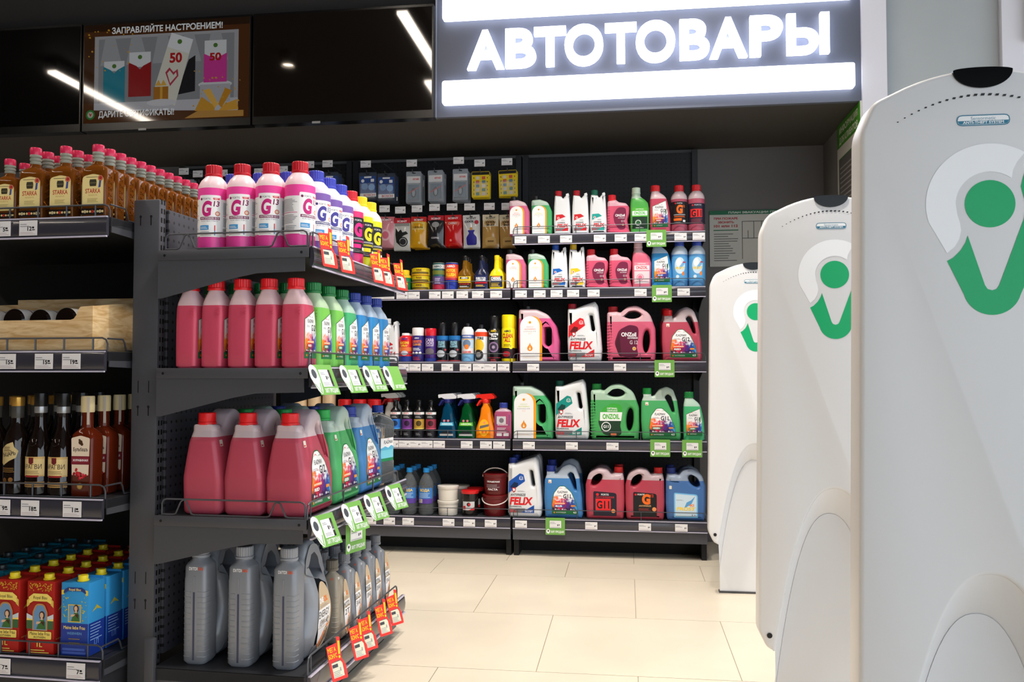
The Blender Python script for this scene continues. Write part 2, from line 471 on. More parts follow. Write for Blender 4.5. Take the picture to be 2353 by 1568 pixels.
class Print:
    """Prints flat shapes into mb on a surface: surf(x, z, h) -> point, h = height off the surface."""
    def __init__(s, mb, surf, h=.0004, step=.00002, du=None, dz=None): s.mb = mb; s.surf = surf; s.h = h; s.step = step; s.du = du; s.dz = dz
    def put(s, v, f, m):
        for ax, du in ((0, s.du), (1, s.dz)):
            if not du: continue
            xs = [p[ax] for p in v]; x0, x1 = min(xs), max(xs)
            if x1 - x0 > du * 1.05:
                bm = bmesh.new(); q = [bm.verts.new((p[0], 0, p[1])) for p in v]
                for t in f:
                    try: bm.faces.new([q[i] for i in t])
                    except ValueError: pass
                k = math.floor(x0 / du) + 1
                while k * du < x1:
                    bmesh.ops.bisect_plane(bm, geom=bm.verts[:] + bm.edges[:] + bm.faces[:], plane_co=(k * du, 0, k * du), plane_no=(1 - ax, 0, ax), dist=1e-7); k += 1
                bm.verts.index_update(); v = [(p.co.x, p.co.z) for p in bm.verts]; f = [[w.index for w in t.verts] for t in bm.faces]; bm.free()
        s.mb.add([s.surf(x, z, s.h) for x, z in v], f, m); s.h += s.step
        return s
    def poly(s, p, m, holes=()):
        loops = [list(p)] + [list(h) for h in holes]
        t = tessellate_polygon([[Vector((a[0], a[1], 0)) for a in l] for l in loops])
        return s.put([a for l in loops for a in l], t, m)
    def rect(s, x0, z0, x1, z1, m, r=0, zc=0):
        if r: return s.poly(fillet([(x0, z0, r), (x1, z0, r), (x1, z1, r), (x0, z1, r)], 3), m)
        n = max(1, int(zc)); v = []; f = []
        for k in range(n + 1): z = z0 + (z1 - z0) * k / n; v += [(x0, z), (x1, z)]
        for k in range(n): f.append((2 * k, 2 * k + 1, 2 * k + 3, 2 * k + 2))
        return s.put(v, f, m)
    def disc(s, x, z, r, m, rz=None, n=24): return s.poly(ellipse(x, z, r, rz or r, 0, n), m)
    def ring(s, x, z, r0, r1, m, n=28): return s.poly(ellipse(x, z, r1, r1, 0, n), m, [ellipse(x, z, r0, r0, 0, n)])
    def text(s, t, x, z, h, m, w=None, al='c', bold=0.02, sx=1.0, shear=0.0, rot=0.0):
        v, f, a, b = text2d(t, bold)
        k = h / CAPH(t); kx = k * sx
        if w: kx = w / max(b - a, 1e-6)
        W_ = (b - a) * kx
        ox = x - (W_ / 2 if al == 'c' else (W_ if al == 'r' else 0))
        c, q = math.cos(rot), math.sin(rot); out = []
        for p in v:
            X, Z = ox + (p[0] - a) * kx + p[1] * k * shear, z + p[1] * k
            if rot: dx, dz = X - x, Z - z; X, Z = x + dx * c - dz * q, z + dx * q + dz * c
            out.append((X, Z))
        return s.put(out, f, m)
    def lines(s, x0, z0, x1, z1, n, m, fill=.5, rag=.25, seed=1):
        rnd = random.Random(seed); v = []; f = []; dz = (z1 - z0) / n
        for i in range(n):
            e = x1 - (x1 - x0) * rag * rnd.random(); z = z0 + dz * i; o = len(v)
            v += [(x0, z), (e, z), (e, z + dz * fill), (x0, z + dz * fill)]; f.append((o, o + 1, o + 2, o + 3))
        return s.put(v, f, m)
    def bars(s, x0, z0, x1, z1, n, m, seed=3):
        rnd = random.Random(seed); v = []; f = []; dx = (x1 - x0) / n
        for i in range(n):
            a = x0 + dx * i; e = a + dx * (.3 + .4 * rnd.random()); o = len(v)
            v += [(a, z0), (e, z0), (e, z1), (a, z1)]; f.append((o, o + 1, o + 2, o + 3))
        return s.put(v, f, m)
def on_plane(y=0.0): return lambda x, z, h: (x, y - h, z)
def on_cyl(rf, cx=0, cy=0):
    if not callable(rf): r0 = rf; rf = lambda z: r0
    def g(x, z, h):
        r = rf(z); a = x / max(rf(0.1) if False else r, 1e-4)
        return (cx + (r + h) * math.sin(a), cy - (r + h) * math.cos(a), z)
    return g
def on_loft(rows):
    def g(x, z, h):
        xl, xr, ry, n = interp(rows, z)
        c = (xl + xr) / 2; rx = (xr - xl) / 2; q = min(.999, abs((x - c) / rx))
        return (x, -ry * (1 - q ** n) ** (1 / n) - h, z)
    return g
def on_taper(t, taper): return lambda x, z, h: (x, -t / 2 * (taper(z) if taper else 1) - h, z)

# ------------------------------------------------------------------ things and parts
def struct(name, mb, label=None):
    o = bpy.data.objects.new(name, mb.mesh(name)); COL.objects.link(o)
    o['kind'] = 'structure'; o['category'] = name.split('_')[0]
    o['label'] = label or name
    return o
def put(kit, label, cat, loc=(0, 0, 0), rz=0.0, group=None, rot=None):
    """kit = (name, [(part name, mesh, [sub-parts], part label)]); a one-mesh thing has mesh in place of the list"""
    name, parts = kit
    o = bpy.data.objects.new(name, parts if not isinstance(parts, list) else None)
    COL.objects.link(o)
    o.location = loc; o.rotation_euler = rot or (0, 0, rz)
    if o.data is None: o.empty_display_size = .02
    o['label'] = label; o['category'] = cat
    if group: o['group'] = group
    if isinstance(parts, list):
        def kids(par, ps):
            for p in ps:
                c = bpy.data.objects.new(p[0], p[1]); COL.objects.link(c); c.parent = par
                if len(p) > 3 and p[3]: c['label'] = p[3]
                if len(p) > 2 and p[2]: kids(c, p[2])
        kids(o, parts)
    return o
ORD = ['front', 'second', 'third', 'fourth', 'fifth', 'sixth', 'seventh', 'eighth', 'ninth', 'tenth', 'eleventh', 'twelfth']

# ------------------------------------------------------------------ the room
YW = 4.70          # back wall
TILE = mat('cream_floor_tile', (226, 214, 194), .32, spec=.4, noise=.05, nscale=3.0)
GROUT = mat('grout', (170, 158, 142), .8)
def build_floor():
    mb = MB(); mb.add([(-7, -4, -.003), (7, -4, -.003), (7, YW + .1, -.003), (-7, YW + .1, -.003)], [(0, 1, 2, 3)], GROUT)
    ys = [4.711, 4.411, 4.110, 3.812, 3.213, 2.607]
    while ys[-1] > -3.5: ys.append(ys[-1] - .6)
    g = .0013
    for i in range(len(ys) - 1):
        off = .028 if i % 2 == 0 else -.275
        if i in (0,): off = .028
        if i == 1: off = -.275 + .0
        offs = [.028, .028, -.275, .028, -.275, .328 - .3]
        off = {0: -.275, 1: .028, 2: -.275, 3: .028, 4: -.275}.get(i, .028 if i % 2 else -.275)
        for k in range(-10, 10):
            x0 = off + .603 * k; x1 = x0 + .603
            mb.box(x0 + g, x1 - g, ys[i + 1] + g, ys[i] - g, -.02, 0, TILE)
    return struct('floor', mb, 'cream stone tile floor in staggered rows')
build_floor()
CEIL = mat('dark_ceiling', (70, 70, 74), .7)
FASC = mat('dark_grey_fascia', (46, 45, 46), .55, noise=.04, nscale=8)
SOFF = mat('soffit_board', (70, 67, 64), .7)
WALLM = mat('grey_wall_paint', (112, 110, 110), .7, noise=.03, nscale=4)
WALLR = mat('pale_grey_cladding', (176, 182, 186), .45, noise=.02, nscale=6)
PILL = mat('white_pillar', (226, 226, 236), .4)
YB = 3.97
struct('ceiling', MB().box(-7, 4.2, -4, YW + .1, 3.1, 3.16, CEIL), 'dark grey ceiling of the shop')
struct('wall_back', MB().box(-7, 4.2, YW, YW + .1, 0, 3.1, WALLM), 'grey back wall behind the shelving')
struct('trim_1', MB().box(-7, 1.035, YB, YW, 2.10, 2.112, SOFF).box(-7, 1.035, YB, YB + .04, 2.112, 3.1, FASC), 'dark bulkhead above the shelving')
struct('wall_right', MB().box(1.035, 1.14, YB, YW, 0, 3.1, WALLM).box(1.035, 1.14, YB - .04, YB, 0, 3.1, PILL), 'side wall with white end closing the shelving bay')
struct('wall_front', MB().box(1.14, 1.625, YB + .02, YB + .06, 0, 3.1, WALLR).box(1.625, 1.72, YB - .02, YB + .06, 0, 3.1, PILL).box(1.72, 4.2, YB, YB + .06, 0, 2.33, WALLR), 'pale grey cladding beside the sign')
DARKROOM = mat('dark_shop_wall', (84, 80, 76), .8)
struct('wall_left', MB().box(-7.1, -7, -4, YW, 0, 3.1, DARKROOM), 'far side wall of the shop')
struct('wall_rear', MB().box(-7, -1.4, -4.1, -4, 0, 3.1, DARKROOM).box(-1.4, .3, -4.1, -4, 0, 3.1, DARKROOM).box(.3, 4.2, -4.1, -4, 2.8, 3.1, DARKROOM), 'rear wall of the shop')
FRM = mat('black_window_frame', (26, 27, 30), .4)
wmb = MB().box(1.72, 1.74, YB - .05, YB + .05, 2.33, 3.1, FRM).box(1.74, 3.4, YB - .05, YB + .05, 2.33, 2.36, FRM)
wo = struct('window_1', wmb, 'black framed window high beside the grey cladding')
gl = bpy.data.objects.new('glass', MB().box(1.74, 3.4, YB, YB + .006, 2.36, 3.1, mat('window_glass', (250, 252, 255), 0, trans=1, ior=1.01)).mesh('glass')); COL.objects.link(gl); gl.parent = wo
# storefront glazing bars along the open right side
wmb = MB()
for y in (-3.9, -2.4, -.9, .6, 2.1, 3.6): wmb.box(3.2, 3.28, y - .04, y + .04, 0, 3.1, FRM)
wmb.box(3.2, 3.28, -3.9, 3.9, 2.9, 3.1, FRM).box(3.2, 3.28, -3.9, 3.9, 0, .1, FRM)
struct('window_2', wmb, 'black framed storefront window by the gates')

# ---- lamps of the shop ceiling, with unseen ones added for their light
HOUS = mat('lamp_housing', (60, 60, 62), .5)
GLOWL = mat('lamp_diffuser', (255, 240, 222), .5, emit=LAMP)
def linear_lamp(x, y0, y1, label, w=.06):
    h = MB().box(-w / 2 - .01, w / 2 + .01, y0, y1, .02, .09, HOUS).mesh('housing')
    d = MB().box(-w / 2, w / 2, y0 + .01, y1 - .01, 0, .02, GLOWL).mesh('diffuser')
    put(('linear_ceiling_lamp', [('housing', h), ('diffuser', d)]), label, 'lamp', (x, 0, 3.0), group='linear ceiling lamps')
linear_lamp(-1.30, 1.9, 2.95, 'long ceiling lamp over the aisle by the lit sign')
linear_lamp(-1.42, -.2, 1.75, 'long ceiling lamp over the middle aisle')
linear_lamp(-4.0, -.8, 2.3, 'long ceiling lamp over the drinks aisle')
linear_lamp(0.35, 1.6, 3.4, 'long ceiling lamp added over the gates to light the rack')  # unseen lamp, added to light the wall rack from the front
GLOWS = mat('downlight_lens', (255, 236, 208), .5, emit=SPOT)
def downlight(x, y, label):
    a = MB().lathe([(.05, .1), (.055, .1), (.055, 0), (.046, 0), (.046, .03)], HOUS, caps=False).mesh('can')
    b = MB().lathe([(.001, .02), (.045, .02)], GLOWS, caps=False).mesh('lens')
    o = put(('downlight', [('can', a), ('lens', b)]), label, 'lamp', (x, y, 3.0), group='ceiling downlights')
    l = bpy.data.lights.new('beam', 'SPOT'); l.energy = BEAM; l.color = (1, .93, .84); l.spot_size = R(100); l.spot_blend = .6; l.shadow_soft_size = .06
    lo = bpy.data.objects.new('beam', l); COL.objects.link(lo); lo.parent = o; lo.location = (0, 0, -.01)
for x, y, l in ((-2.3, 2.2, 'round downlight over the drinks shelves'), (-.62, 3.0, 'round downlight added in front of the lit sign to brighten the floor'), (.0, 3.2, 'round downlight added by the far gate to brighten the floor'), (.1, 1.9, 'round downlight added over the aisle floor to brighten it')):  # all after the drinks one are unseen, added to brighten the floor
    downlight(x, y, l)

# ---- lit sign over the bay
YS = 3.945
SIGNF = mat('sign_face', (94, 99, 114), .45)
SIGNE = mat('sign_edge', (150, 154, 168), .4)
GLOWW = lamp((238, 242, 255), SIGN)
def text3d(ch, x, z, h, w, y0, y1, m, bold):
    v, f, a, b = text2d(ch, bold); k = 1
    ys = [p[1] for p in v]; kz = h / (max(ys) - min(ys)); kx = w / (b - a); zb = min(ys)
    bm = bmesh.new(); q = [bm.verts.new((x - w / 2 + (p[0] - a) * kx, y1, z + (p[1] - zb) * kz)) for p in v]
    for t in f:
        try: bm.faces.new([q[i] for i in t])
        except ValueError: pass
    r = bmesh.ops.extrude_face_region(bm, geom=bm.faces[:])
    bmesh.ops.translate(bm, vec=(0, y0 - y1, 0), verts=[g for g in r['geom'] if isinstance(g, bmesh.types.BMVert)])
    mb = MB(); mb.bm(bm, m); bm.free(); return mb
def build_sign():
    x0 = -.885; x1 = 1.034; zb = 2.10
    back = MB().box(x0, x1, YS, YB + .0, zb, 3.1, SIGNF).box(x0 - .006, x0, YS - .006, YB, zb, 3.1, SIGNE)
    parts = [('backboard', back.mesh('backboard'))]
    def bar(za, zc):
        o = fillet([(-.852, za, .012), (1.0, za, .012), (1.0, zc, .012), (-.852, zc, .012)])
        return MB().prism(o, YS - .035, YS - .006, GLOWW).mesh('light_bar')
    parts += [('light_bar', bar(2.152, 2.262)), ('light_bar', bar(2.553, 2.68))]
    for ch, a, b in (('А', 1073, 1158), ('В', 1161, 1231), ('Т', 1227, 1300), ('О', 1297, 1386), ('Т', 1390, 1463), ('О', 1461, 1552), ('В', 1562, 1631), ('А', 1631, 1718), ('Р', 1724, 1800), ('Ы', 1809, 1907)):
        yf = YS - .035
        X0, X1 = wx(a, yf, 110), wx(b, yf, 110)
        parts.append(('letter', text3d(ch, (X0 + X1) / 2, 2.312 if ch != 'О' else 2.308, .183 if ch != 'О' else .191, X1 - X0, yf, YS - .008, GLOWW, .036).mesh('letter')))
    put(('illuminated_sign', parts), 'large backlit white lettered sign between two light bars over the bay', 'sign')
build_sign()

# ---- screens
BEZ = mat('screen_bezel', (10, 10, 11), .25)
GLASS_BLK = mat('dark_screen', (5, 4, 4), .04, spec=.8)
def scr(c, e=.26):
    n = 'screen_pixel_%02x%02x%02x_%g' % (c[0], c[1], c[2], e)
    if n in MATS: return MATS[n]
    m = mat(n, (4, 4, 4), .05, spec=.7)
    b = m.node_tree.nodes['Principled BSDF']; b.inputs['Emission Color'].default_value = rgb(c); b.inputs['Emission Strength'].default_value = e
    return m
def tv(xa, xb, label, pic=None, tint=None):
    za, zb_ = 2.088, 2.628; YT = 3.90
    case = MB().box(xa, xb, YT, YT + .055, za, zb_, BEZ).box(xa + .3, xa + .34, YT - .002, YT, za - .006, za + .004, mat('bezel_stud', (150, 150, 150), .3))
    g = .007
    s_ = MB(); w = xb - xa - 2 * g; h = zb_ - za - .05
    X = lambda u: xa + g + u * w
    Z = lambda v: zb_ - .012 - v * h
    s_.box(X(0), X(1), YT - .0015, YT, Z(1), Z(0), tint or GLASS_BLK)
    if pic: pic(Print(s_, lambda u, v, hh: (X(u), YT - .0015 - hh, Z(v)), .0002, .00008), w, h)
    put(('television', [('case', case.mesh('case')), ('screen', s_.mesh('screen'))]), label, 'screen', (0, 0, 0), group='screens over the drinks shelves')
def advert(P, w, h):
    P.rect(0, 0, 1, 1, scr((92, 52, 22), .2))
    P.rect(.0, .0, 1, .07, scr((52, 30, 14), .2)); P.rect(0, .12, .06, .8, scr((74, 42, 18), .2))
    P.poly([(.065, .12), (.935, .12), (.935, .93), (.065, .87)], scr((168, 168, 172)))
    P.poly([(.09, .15), (.91, .15), (.91, .80), (.09, .80)], scr((138, 140, 144)))
    P.poly([(.065, .80), (.935, .80), (.935, .93), (.065, .87)], scr((190, 190, 196)))
    for i in range(5): P.poly([(.13 + i * .16, .14), (.19 + i * .16, .14), (.235 + i * .16, .42), (.10 + i * .16, .42)], scr((160, 162, 166)))
    def tx(t, u, v, hh, m, wd, bold=.02, rot=0):         # lettering, v runs downwards
        vv, f, a, b = text2d(t, bold); kx = wd / (b - a); kz = hh / CAPH(t)
        P.put([(u + (p[0] - a) * kx, v - p[1] * kz) for p in vv], f, m)
    tx('ЗАПРАВЛЯЙТЕ НАСТРОЕНИЕМ!', .17, .098, .062, scr((205, 208, 210), .4), .67)
    tx('ДАРИТЕ СЕРТИФИКАТЫ!', .095, .945, .062, scr((205, 208, 210), .4), .46)
    P.poly(ellipse(.045, .915, .028, .05), scr((50, 130, 60))); P.poly(ellipse(.045, .915, .018, .032), scr((190, 190, 170)))
    P.poly([(.034, .895), (.045, .935), (.058, .895), (.047, .91)], scr((190, 40, 40)))
    def env(u0, u1, v0, v1, top, c):
        P.rect(u0, top, u1, v0 + .05, scr((214, 216, 218)))
        P.poly(ellipse((u0 + u1) / 2, top + .05, .013, .022), scr((80, 120, 50)))
        um = (u0 + u1) / 2
        P.poly([(u0 - .004, v0), (um - .02, v0 + .04), (um, v0 + .075), (um + .02, v0 + .04), (u1 + .004, v0), (u1 + .004, v1), (u0 - .004, v1)], scr(c))
    env(.125, .25, .43, .80, .38, (30, 130, 150)); env(.28, .41, .40, .75, .30, (150, 24, 28))
    P.poly([(.57, .75), (.68, .72), (.68, .36), (.64, .4)], scr((30, 30, 34)))
    P.poly([(.535, .12), (.665, .20), (.56, .86), (.43, .70)], scr((216, 214, 200)))
    P.poly([(.535, .12), (.665, .20), (.64, .34), (.51, .26)], scr((224, 226, 228)))
    P.poly(ellipse(.585, .215, .014, .024), scr((80, 120, 50)))
    tx('50', .525, .42, .09, scr((180, 30, 34)), .075, .04)
    P.poly([(.50, .52), (.525, .47), (.55, .52), (.575, .49), (.58, .56), (.53, .66)], scr((180, 60, 80)), [[(.512, .53), (.53, .63), (.57, .555), (.565, .52), (.55, .55), (.527, .5)]])
    P.rect(.43, .66, .52, .80, scr((170, 110, 30))); P.rect(.47, .66, .485, .80, scr((214, 160, 60)))
    P.poly([(.44, .65), (.46, .59), (.475, .64), (.49, .59), (.51, .65)], scr((220, 170, 70)))
    P.poly(ellipse(.48, .82, .09, .035), scr((206, 206, 210)))
    P.poly(ellipse(.80, .66, .10, .04), scr((206, 206, 210))); P.rect(.71, .66, .89, .84, scr((176, 176, 182)))
    env(.735, .865, .35, .64, .22, (206, 60, 150))
    tx('50', .765, .42, .07, scr((180, 30, 34)), .07, .04)
    for i, q in enumerate(([(.68, .92), (.72, .78), (.80, .88), (.80, .93)], [(.80, .90), (.73, .72), (.77, .70), (.82, .86)], [(.82, .86), (.86, .70), (.90, .73), (.84, .90)], [(.82, .93), (.86, .86), (.93, .82), (.94, .92)], [(.62, .99), (.97, .99), (.97, .93), (.70, .92)])):
        P.poly(q, scr(((206, 150, 50), (226, 176, 80), (196, 136, 40), (216, 160, 60), (190, 140, 70))[i]))
    rnd = random.Random(4)
    for i in range(46):
        u, v = (rnd.uniform(.66, .96), rnd.uniform(.5, .9)) if i % 2 else (rnd.uniform(.02, .3), rnd.uniform(.02, .5))
        r = rnd.uniform(.004, .009); P.poly([(u - r, v), (u, v - r * 1.4), (u + r, v + .004), (u, v + r * 1.3)], scr((200, 150, 50)))
tv(-3.56, -2.675, 'dark switched-off screen at the outer end of the row, over the drinks')
tv(-2.665, -1.79, 'screen showing an advert of gift envelopes and a gold bow', advert)
tv(-1.78, -.892, 'dark screen beside the lit sign reflecting a bright spot', tint=mat('dark_brown_screen', (16, 10, 6), .04, spec=.8))

# ---- anti-theft gates
GATE = mat('gate_white_plastic', (222, 222, 224), .38, bump=.04, bscale=1500)
GATE2 = mat('gate_edge_plastic', (226, 218, 208), .4)
GREEN = mat('emblem_green', (0, 172, 106), .3, spec=.3)
def build_gate():
    HT = 1.342
    def arch(hw, top, z0, n=56):                      # rounded arch from (-hw, z0) up to top
        return [(hw * s_, z0 + (top - z0) * (1 - abs(s_) ** 2.3)) for s_ in (-math.cos(PI * i / n) for i in range(n + 1))]
    out = [(-.146, .205), (-.166, .214, .03), (-.186, .255, .05), (-.170, 1.255, .07)]
    top = [(-.105 + .21 * i / 12, HT - .022 * (abs(-1 + 2 * i / 12)) ** 2) for i in range(13)]
    o = fillet(out + [(-.152, 1.298, .03)] + top + [(.152, 1.298, .03), (.170, 1.255, .07), (.186, .255, .05), (.166, .214, .03), (.146, .205)])
    ar = [p for p in arch(.146, .61, .205)][::-1]     # notch, right to left
    poly = o + ar[1:-1]
    body = MB(); canister(body, poly, [], .060, .007, GATE, seg=3)
    A = arch(.146, .61, .205); B = arch(.137, .540, .10)
    body.rings([[(x, -.024, z) for x, z in A], [(x, .030, z) for x, z in B]], GATE, False, False, closed=False)
    ped = arch(.137, .540, .10)
    foot = MB().prism([(-.137, 0)] + ped + [(.137, 0)], .028, .050, GATE)
    base = MB().box(-.140, .140, .024, .054, 0, .008, mat('gate_foot_plate', (70, 70, 72), .5))
    lens = MB().prism([(.041 * math.cos(a), HT - .0035 + (.0045 if math.sin(a) > 0 else .026) * math.sin(a)) for a in (2 * PI * i / 48 for i in range(48))], -.0325, .0325, mat('black_lens', (6, 6, 7), .12, spec=.25))
    sl = MB(); P = Print(sl, on_plane(-.0302))
    blk = ink((24, 24, 26)); n = 25
    for i in range(n):
        x = -.118 + .236 * i / (n - 1); z = 1.303 - 2.6 * x * x; q = .0032 * (1 - .55 * abs(x) / .118)
        P.poly([(x - q, z - q * .55), (x + q * .55, z - q * .55), (x + q, z + q * .55), (x - q * .55, z + q * .55)], blk)
    stk = MB(); P = Print(stk, on_plane(-.0302)); c0 = ink((244, 246, 248)); tl = ink((40, 120, 150))
    P.rect(-.0365, 1.2575, .0365, 1.2735, tl, .0078); P.rect(-.035, 1.259, .035, 1.272, c0, .0062)
    P.poly(fillet([(-.035, 1.2648), (-.033, 1.2595, .004), (.033, 1.2595, .004), (.035, 1.2648)], 3), tl)
    P.text('Sensormatic', 0, 1.2660, .0044, tl, w=.034, bold=0); P.text('ANTI-THEFT SYSTEM', 0, 1.2606, .0034, c0, w=.056, bold=.03)
    lg = MB(); P = Print(lg, on_plane(-.0301)); U = .0345; lz = 1.143
    def q(pts): return [(.007 + x * U, lz + z * U) for x, z in pts]
    def arc(cx, cz, r, a0, a1, n=18): return [(cx + r * math.cos(R(a0 + (a1 - a0) * i / n)), cz + r * math.sin(R(a0 + (a1 - a0) * i / n))) for i in range(n + 1)]
    P.disc(.007, lz, U, GREEN, n=40)
    P.poly(q(arc(0, 0, 2.55, 56.5, 197, 30) + [(-1.74, -2.05)] + [(-1.42, -1.78), (-1.24, -1.46), (-1.16, -1.1), (-1.2, -.78), (-1.3, -.42)] + arc(0, 0, 1.36, 178, 50, 20) + [(.87, 1.04), (.93, 1.4), (1.1, 1.75)]), ink((246, 247, 250), .2))
    P.poly(q([(-.905, -1.32), (-1.0, -1.62), (-1.2, -1.95), (-1.5, -2.25), (-1.74, -2.38), (-1.08, -3.83)] + arc(.02, -3.52, 1.15, 196, 344, 20) + [(1.8, -2.25), (2.42, -.75)] + arc(0, 0, 2.55, -15, 40, 12) + [(1.6, 1.62), (1.35, 1.2), (1.22, .7), (1.36, .1), (1.38, -.35), (1.30, -.7)] + [(.30, -3.42), (.2, -3.58), (.02, -3.64), (-.16, -3.58), (-.26, -3.42)]), GREEN)
    scw = MB().lathe([(.001, 0), (.0065, 0), (.0065, .002)], blk); scw.v = [(x - .160, -.0303 - z, y + .245) for x, y, z in scw.v]
    return ('security_gate', [('body', body.mesh('body')), ('foot', foot.mesh('foot'), [('foot_plate', base.mesh('foot_plate'), None, 'dark plate under the foot')]), ('lens', lens.mesh('lens'), None, 'glossy black dome'), ('vent_slots', sl.mesh('vent_slots'), None, 'arc of small black slots'),
            ('maker_sticker', stk.mesh('maker_sticker'), None, 'white and teal oval sticker'), ('emblem', lg.mesh('emblem'), None, 'green and white pin emblem'), ('bolt', scw.mesh('bolt'))])
GATEK = build_gate()
for y, l in ((1.348, 'nearest and largest white security gate, cut by the picture edge'), (2.262, 'middle white security gate of the three, half hidden by the nearest one'), (3.60, 'farthest white security gate, standing clear on the tiles by the wall rack')):
    put(GATEK, l, 'security gate', (.514 if y < 2 else .508, y, 0), group='white security gates in a row')

# ---- notices on the walls
def notice():
    x0, x1, z0, z1, y = .442, .96, 1.462, 1.762, YW - .004
    mb = MB().box(x0, x1, y - .006, y + .004, z0, z1, ink((196, 196, 190))); P = Print(mb, on_plane(y - .006))
    P.rect(x0, z1 - .022, x1, z1, ink((20, 104, 70))); P.text('ПЛАН ЭВАКУАЦИИ ПРИ ПОЖАРЕ', (x0 + x1) / 2 + .02, z1 - .016, .010, ink((210, 220, 214)), w=.36, bold=.03)
    rd = ink((170, 44, 50)); x = x0 + .085
    P.text('ПРИ ПОЖАРЕ', x, z1 - .048, .011, rd, w=.125, bold=.04); P.text('ЗВОНИТЬ', x, z1 - .068, .011, rd, w=.085, bold=.04); P.text('101 или 112', x, z1 - .089, .013, rd, w=.125, bold=.04)
    P.rect(x0 + .02, z1 - .108, x0 + .15, z1 - .103, ink((20, 104, 70))); P.lines(x0 + .022, z0 + .03, x0 + .15, z1 - .115, 12, ink((96, 96, 96)), .3, .5)
    k = ink((50, 50, 52)); px = x0 + .17
    for a, b, c, d in ((0, .24, .30, .24), (0, .04, 0, .24), (0, .15, .12, .15), (.06, .15, .06, .24), (.10, .19, .10, .24), (.12, .04, .12, .19), (.12, .19, .20, .19), (.16, .19, .16, .24), (.20, .12, .20, .24), (.20, .15, .30, .15), (.26, .15, .26, .24), (.30, .04, .30, .24), (.03, .15, .03, .19), (.12, .04, .30, .04)):
        P.rect(px + a - .0015, z0 + b - .0015, px + c + .0015, z0 + d + .0015, k)
    put(('evacuation_plan', mb.mesh('evacuation_plan')), 'framed evacuation plan with green header and red emergency numbers on the grey wall', 'notice')
notice()
def side_poster():
    X = 1.035 - .004
    def g(px, py):
        d = ray(px, py); p = CAM + d * (X / d.x); return (p.y, p.z)
    y1, _ = g(1927, 340); ya = y1 - .42; zt = g(1927, 292)[1]
    mb = MB().box(X - .006, X + .004, ya, y1, zt - .62, zt, ink((214, 214, 208)))
    P = Print(mb, lambda u, z, h: (X - .006 - h, y1 - u, z)); w = y1 - ya
    P.rect(0, zt - .115, w, zt, ink((70, 150, 40))); P.text('ИНФОРМАЦИЯ', w / 2, zt - .05, .03, ink((226, 236, 214)), w=w * .8, bold=.03); P.text('ДЛЯ КЛИЕНТОВ', w / 2, zt - .10, .03, ink((226, 236, 214)), w=w * .8, bold=.03)
    P.rect(.03, zt - .5, w - .03, zt - .17, ink((40, 130, 50))); P.rect(.034, zt - .495, w - .034, zt - .175, ink((96, 94, 92))); P.lines(.05, zt - .48, w - .06, zt - .2, 12, ink((150, 148, 146)), .3)
    put(('notice_board', mb.mesh('notice_board')), 'white notice board with green header on the side wall behind the gates', 'notice')
side_poster()

# ------------------------------------------------------------------ shelving
IO, IA = Vector((-.810, 2.154, 0)), R(-2.12)
def IL(u, v, z): return (IO.x + u * math.cos(IA) - v * math.sin(IA), IO.y + u * math.sin(IA) + v * math.cos(IA), z)
SH = (1.222, .909, .522, .125)        # shelf tops of the antifreeze gondola
AS = (1.306, .953, .57, .158)         # shelf tops of the drinks unit
RS_ = (1.575, 1.308, .948, .568, .186)  # shelf tops of the wall rack
YF = 4.20                              # front edge of the wall rack
def rail_profile(d=0):                  # (depth, z) of a curved price rail, front at negative depth
    return [(0, .004), (-.006, .006), (-.010, -.004), (-.012, -.02), (-.011, -.034), (-.008, -.044), (-.004, -.047), (0, -.046)]
def rail_x(x0, x1, y, z, sc=1.0):
    mb = MB(); p = [(a * sc, b * sc) for a, b in rail_profile()]
    mb.prism([(y + a, z + b) for a, b in p], x0, x1, RAILM, axis='x')
    mb.box(x0, x1, y - .0125 * sc, y - .006 * sc, z - .050 * sc, z - .046 * sc, RAILCLEAR)
    mb.box(x0, x1, y - .0105 * sc, y - .004 * sc, z + .002 * sc, z + .0055 * sc, RAILCLEAR)
    return mb
def guard_x(x0, x1, y, z, h=.05, r=.0022, n=3, top=True):
    mb = MB(); q = .016
    mb.tube([(x0, y, z), (x0, y, z + h - q), (x0 + q * .3, y, z + h - q * .3), (x0 + q, y, z + h), (x1 - q, y, z + h), (x1 - q * .3, y, z + h - q * .3), (x1, y, z + h - q), (x1, y, z)], r, WIRE)
    mb.tube([(x0, y, z + .003), (x1, y, z + .003)], r * .9, WIRE)
    for k in range(n):
        x = x0 + (x1 - x0) * (k + .5) / n if n > 2 else x0 + (x1 - x0) * (k + 1) / (n + 1)
        mb.tube([(x, y, z), (x, y, z + h)], r, WIRE, 6)
    mb.tube([(x0 + .02, y, z), (x0 + .02, y, z + h)], r * .9, WIRE, 6)
    return mb
def swap(mb):                           # x-run parts turned to run along v with the front facing +u
    mb.v = [(-y, x, z) for x, y, z in mb.v]; return mb
def bracket(d0, d1, z, drop, a, b):     # side bracket in the (depth, z) plane
    return [(d0, z - .002), (d1, z - .002), (d1, z - .040), (d1 - (d1 - d0) * .32, z - .043), (d1 - (d1 - d0) * .48, z - .055), (d0 + .012, z - drop), (d0, z - drop)]

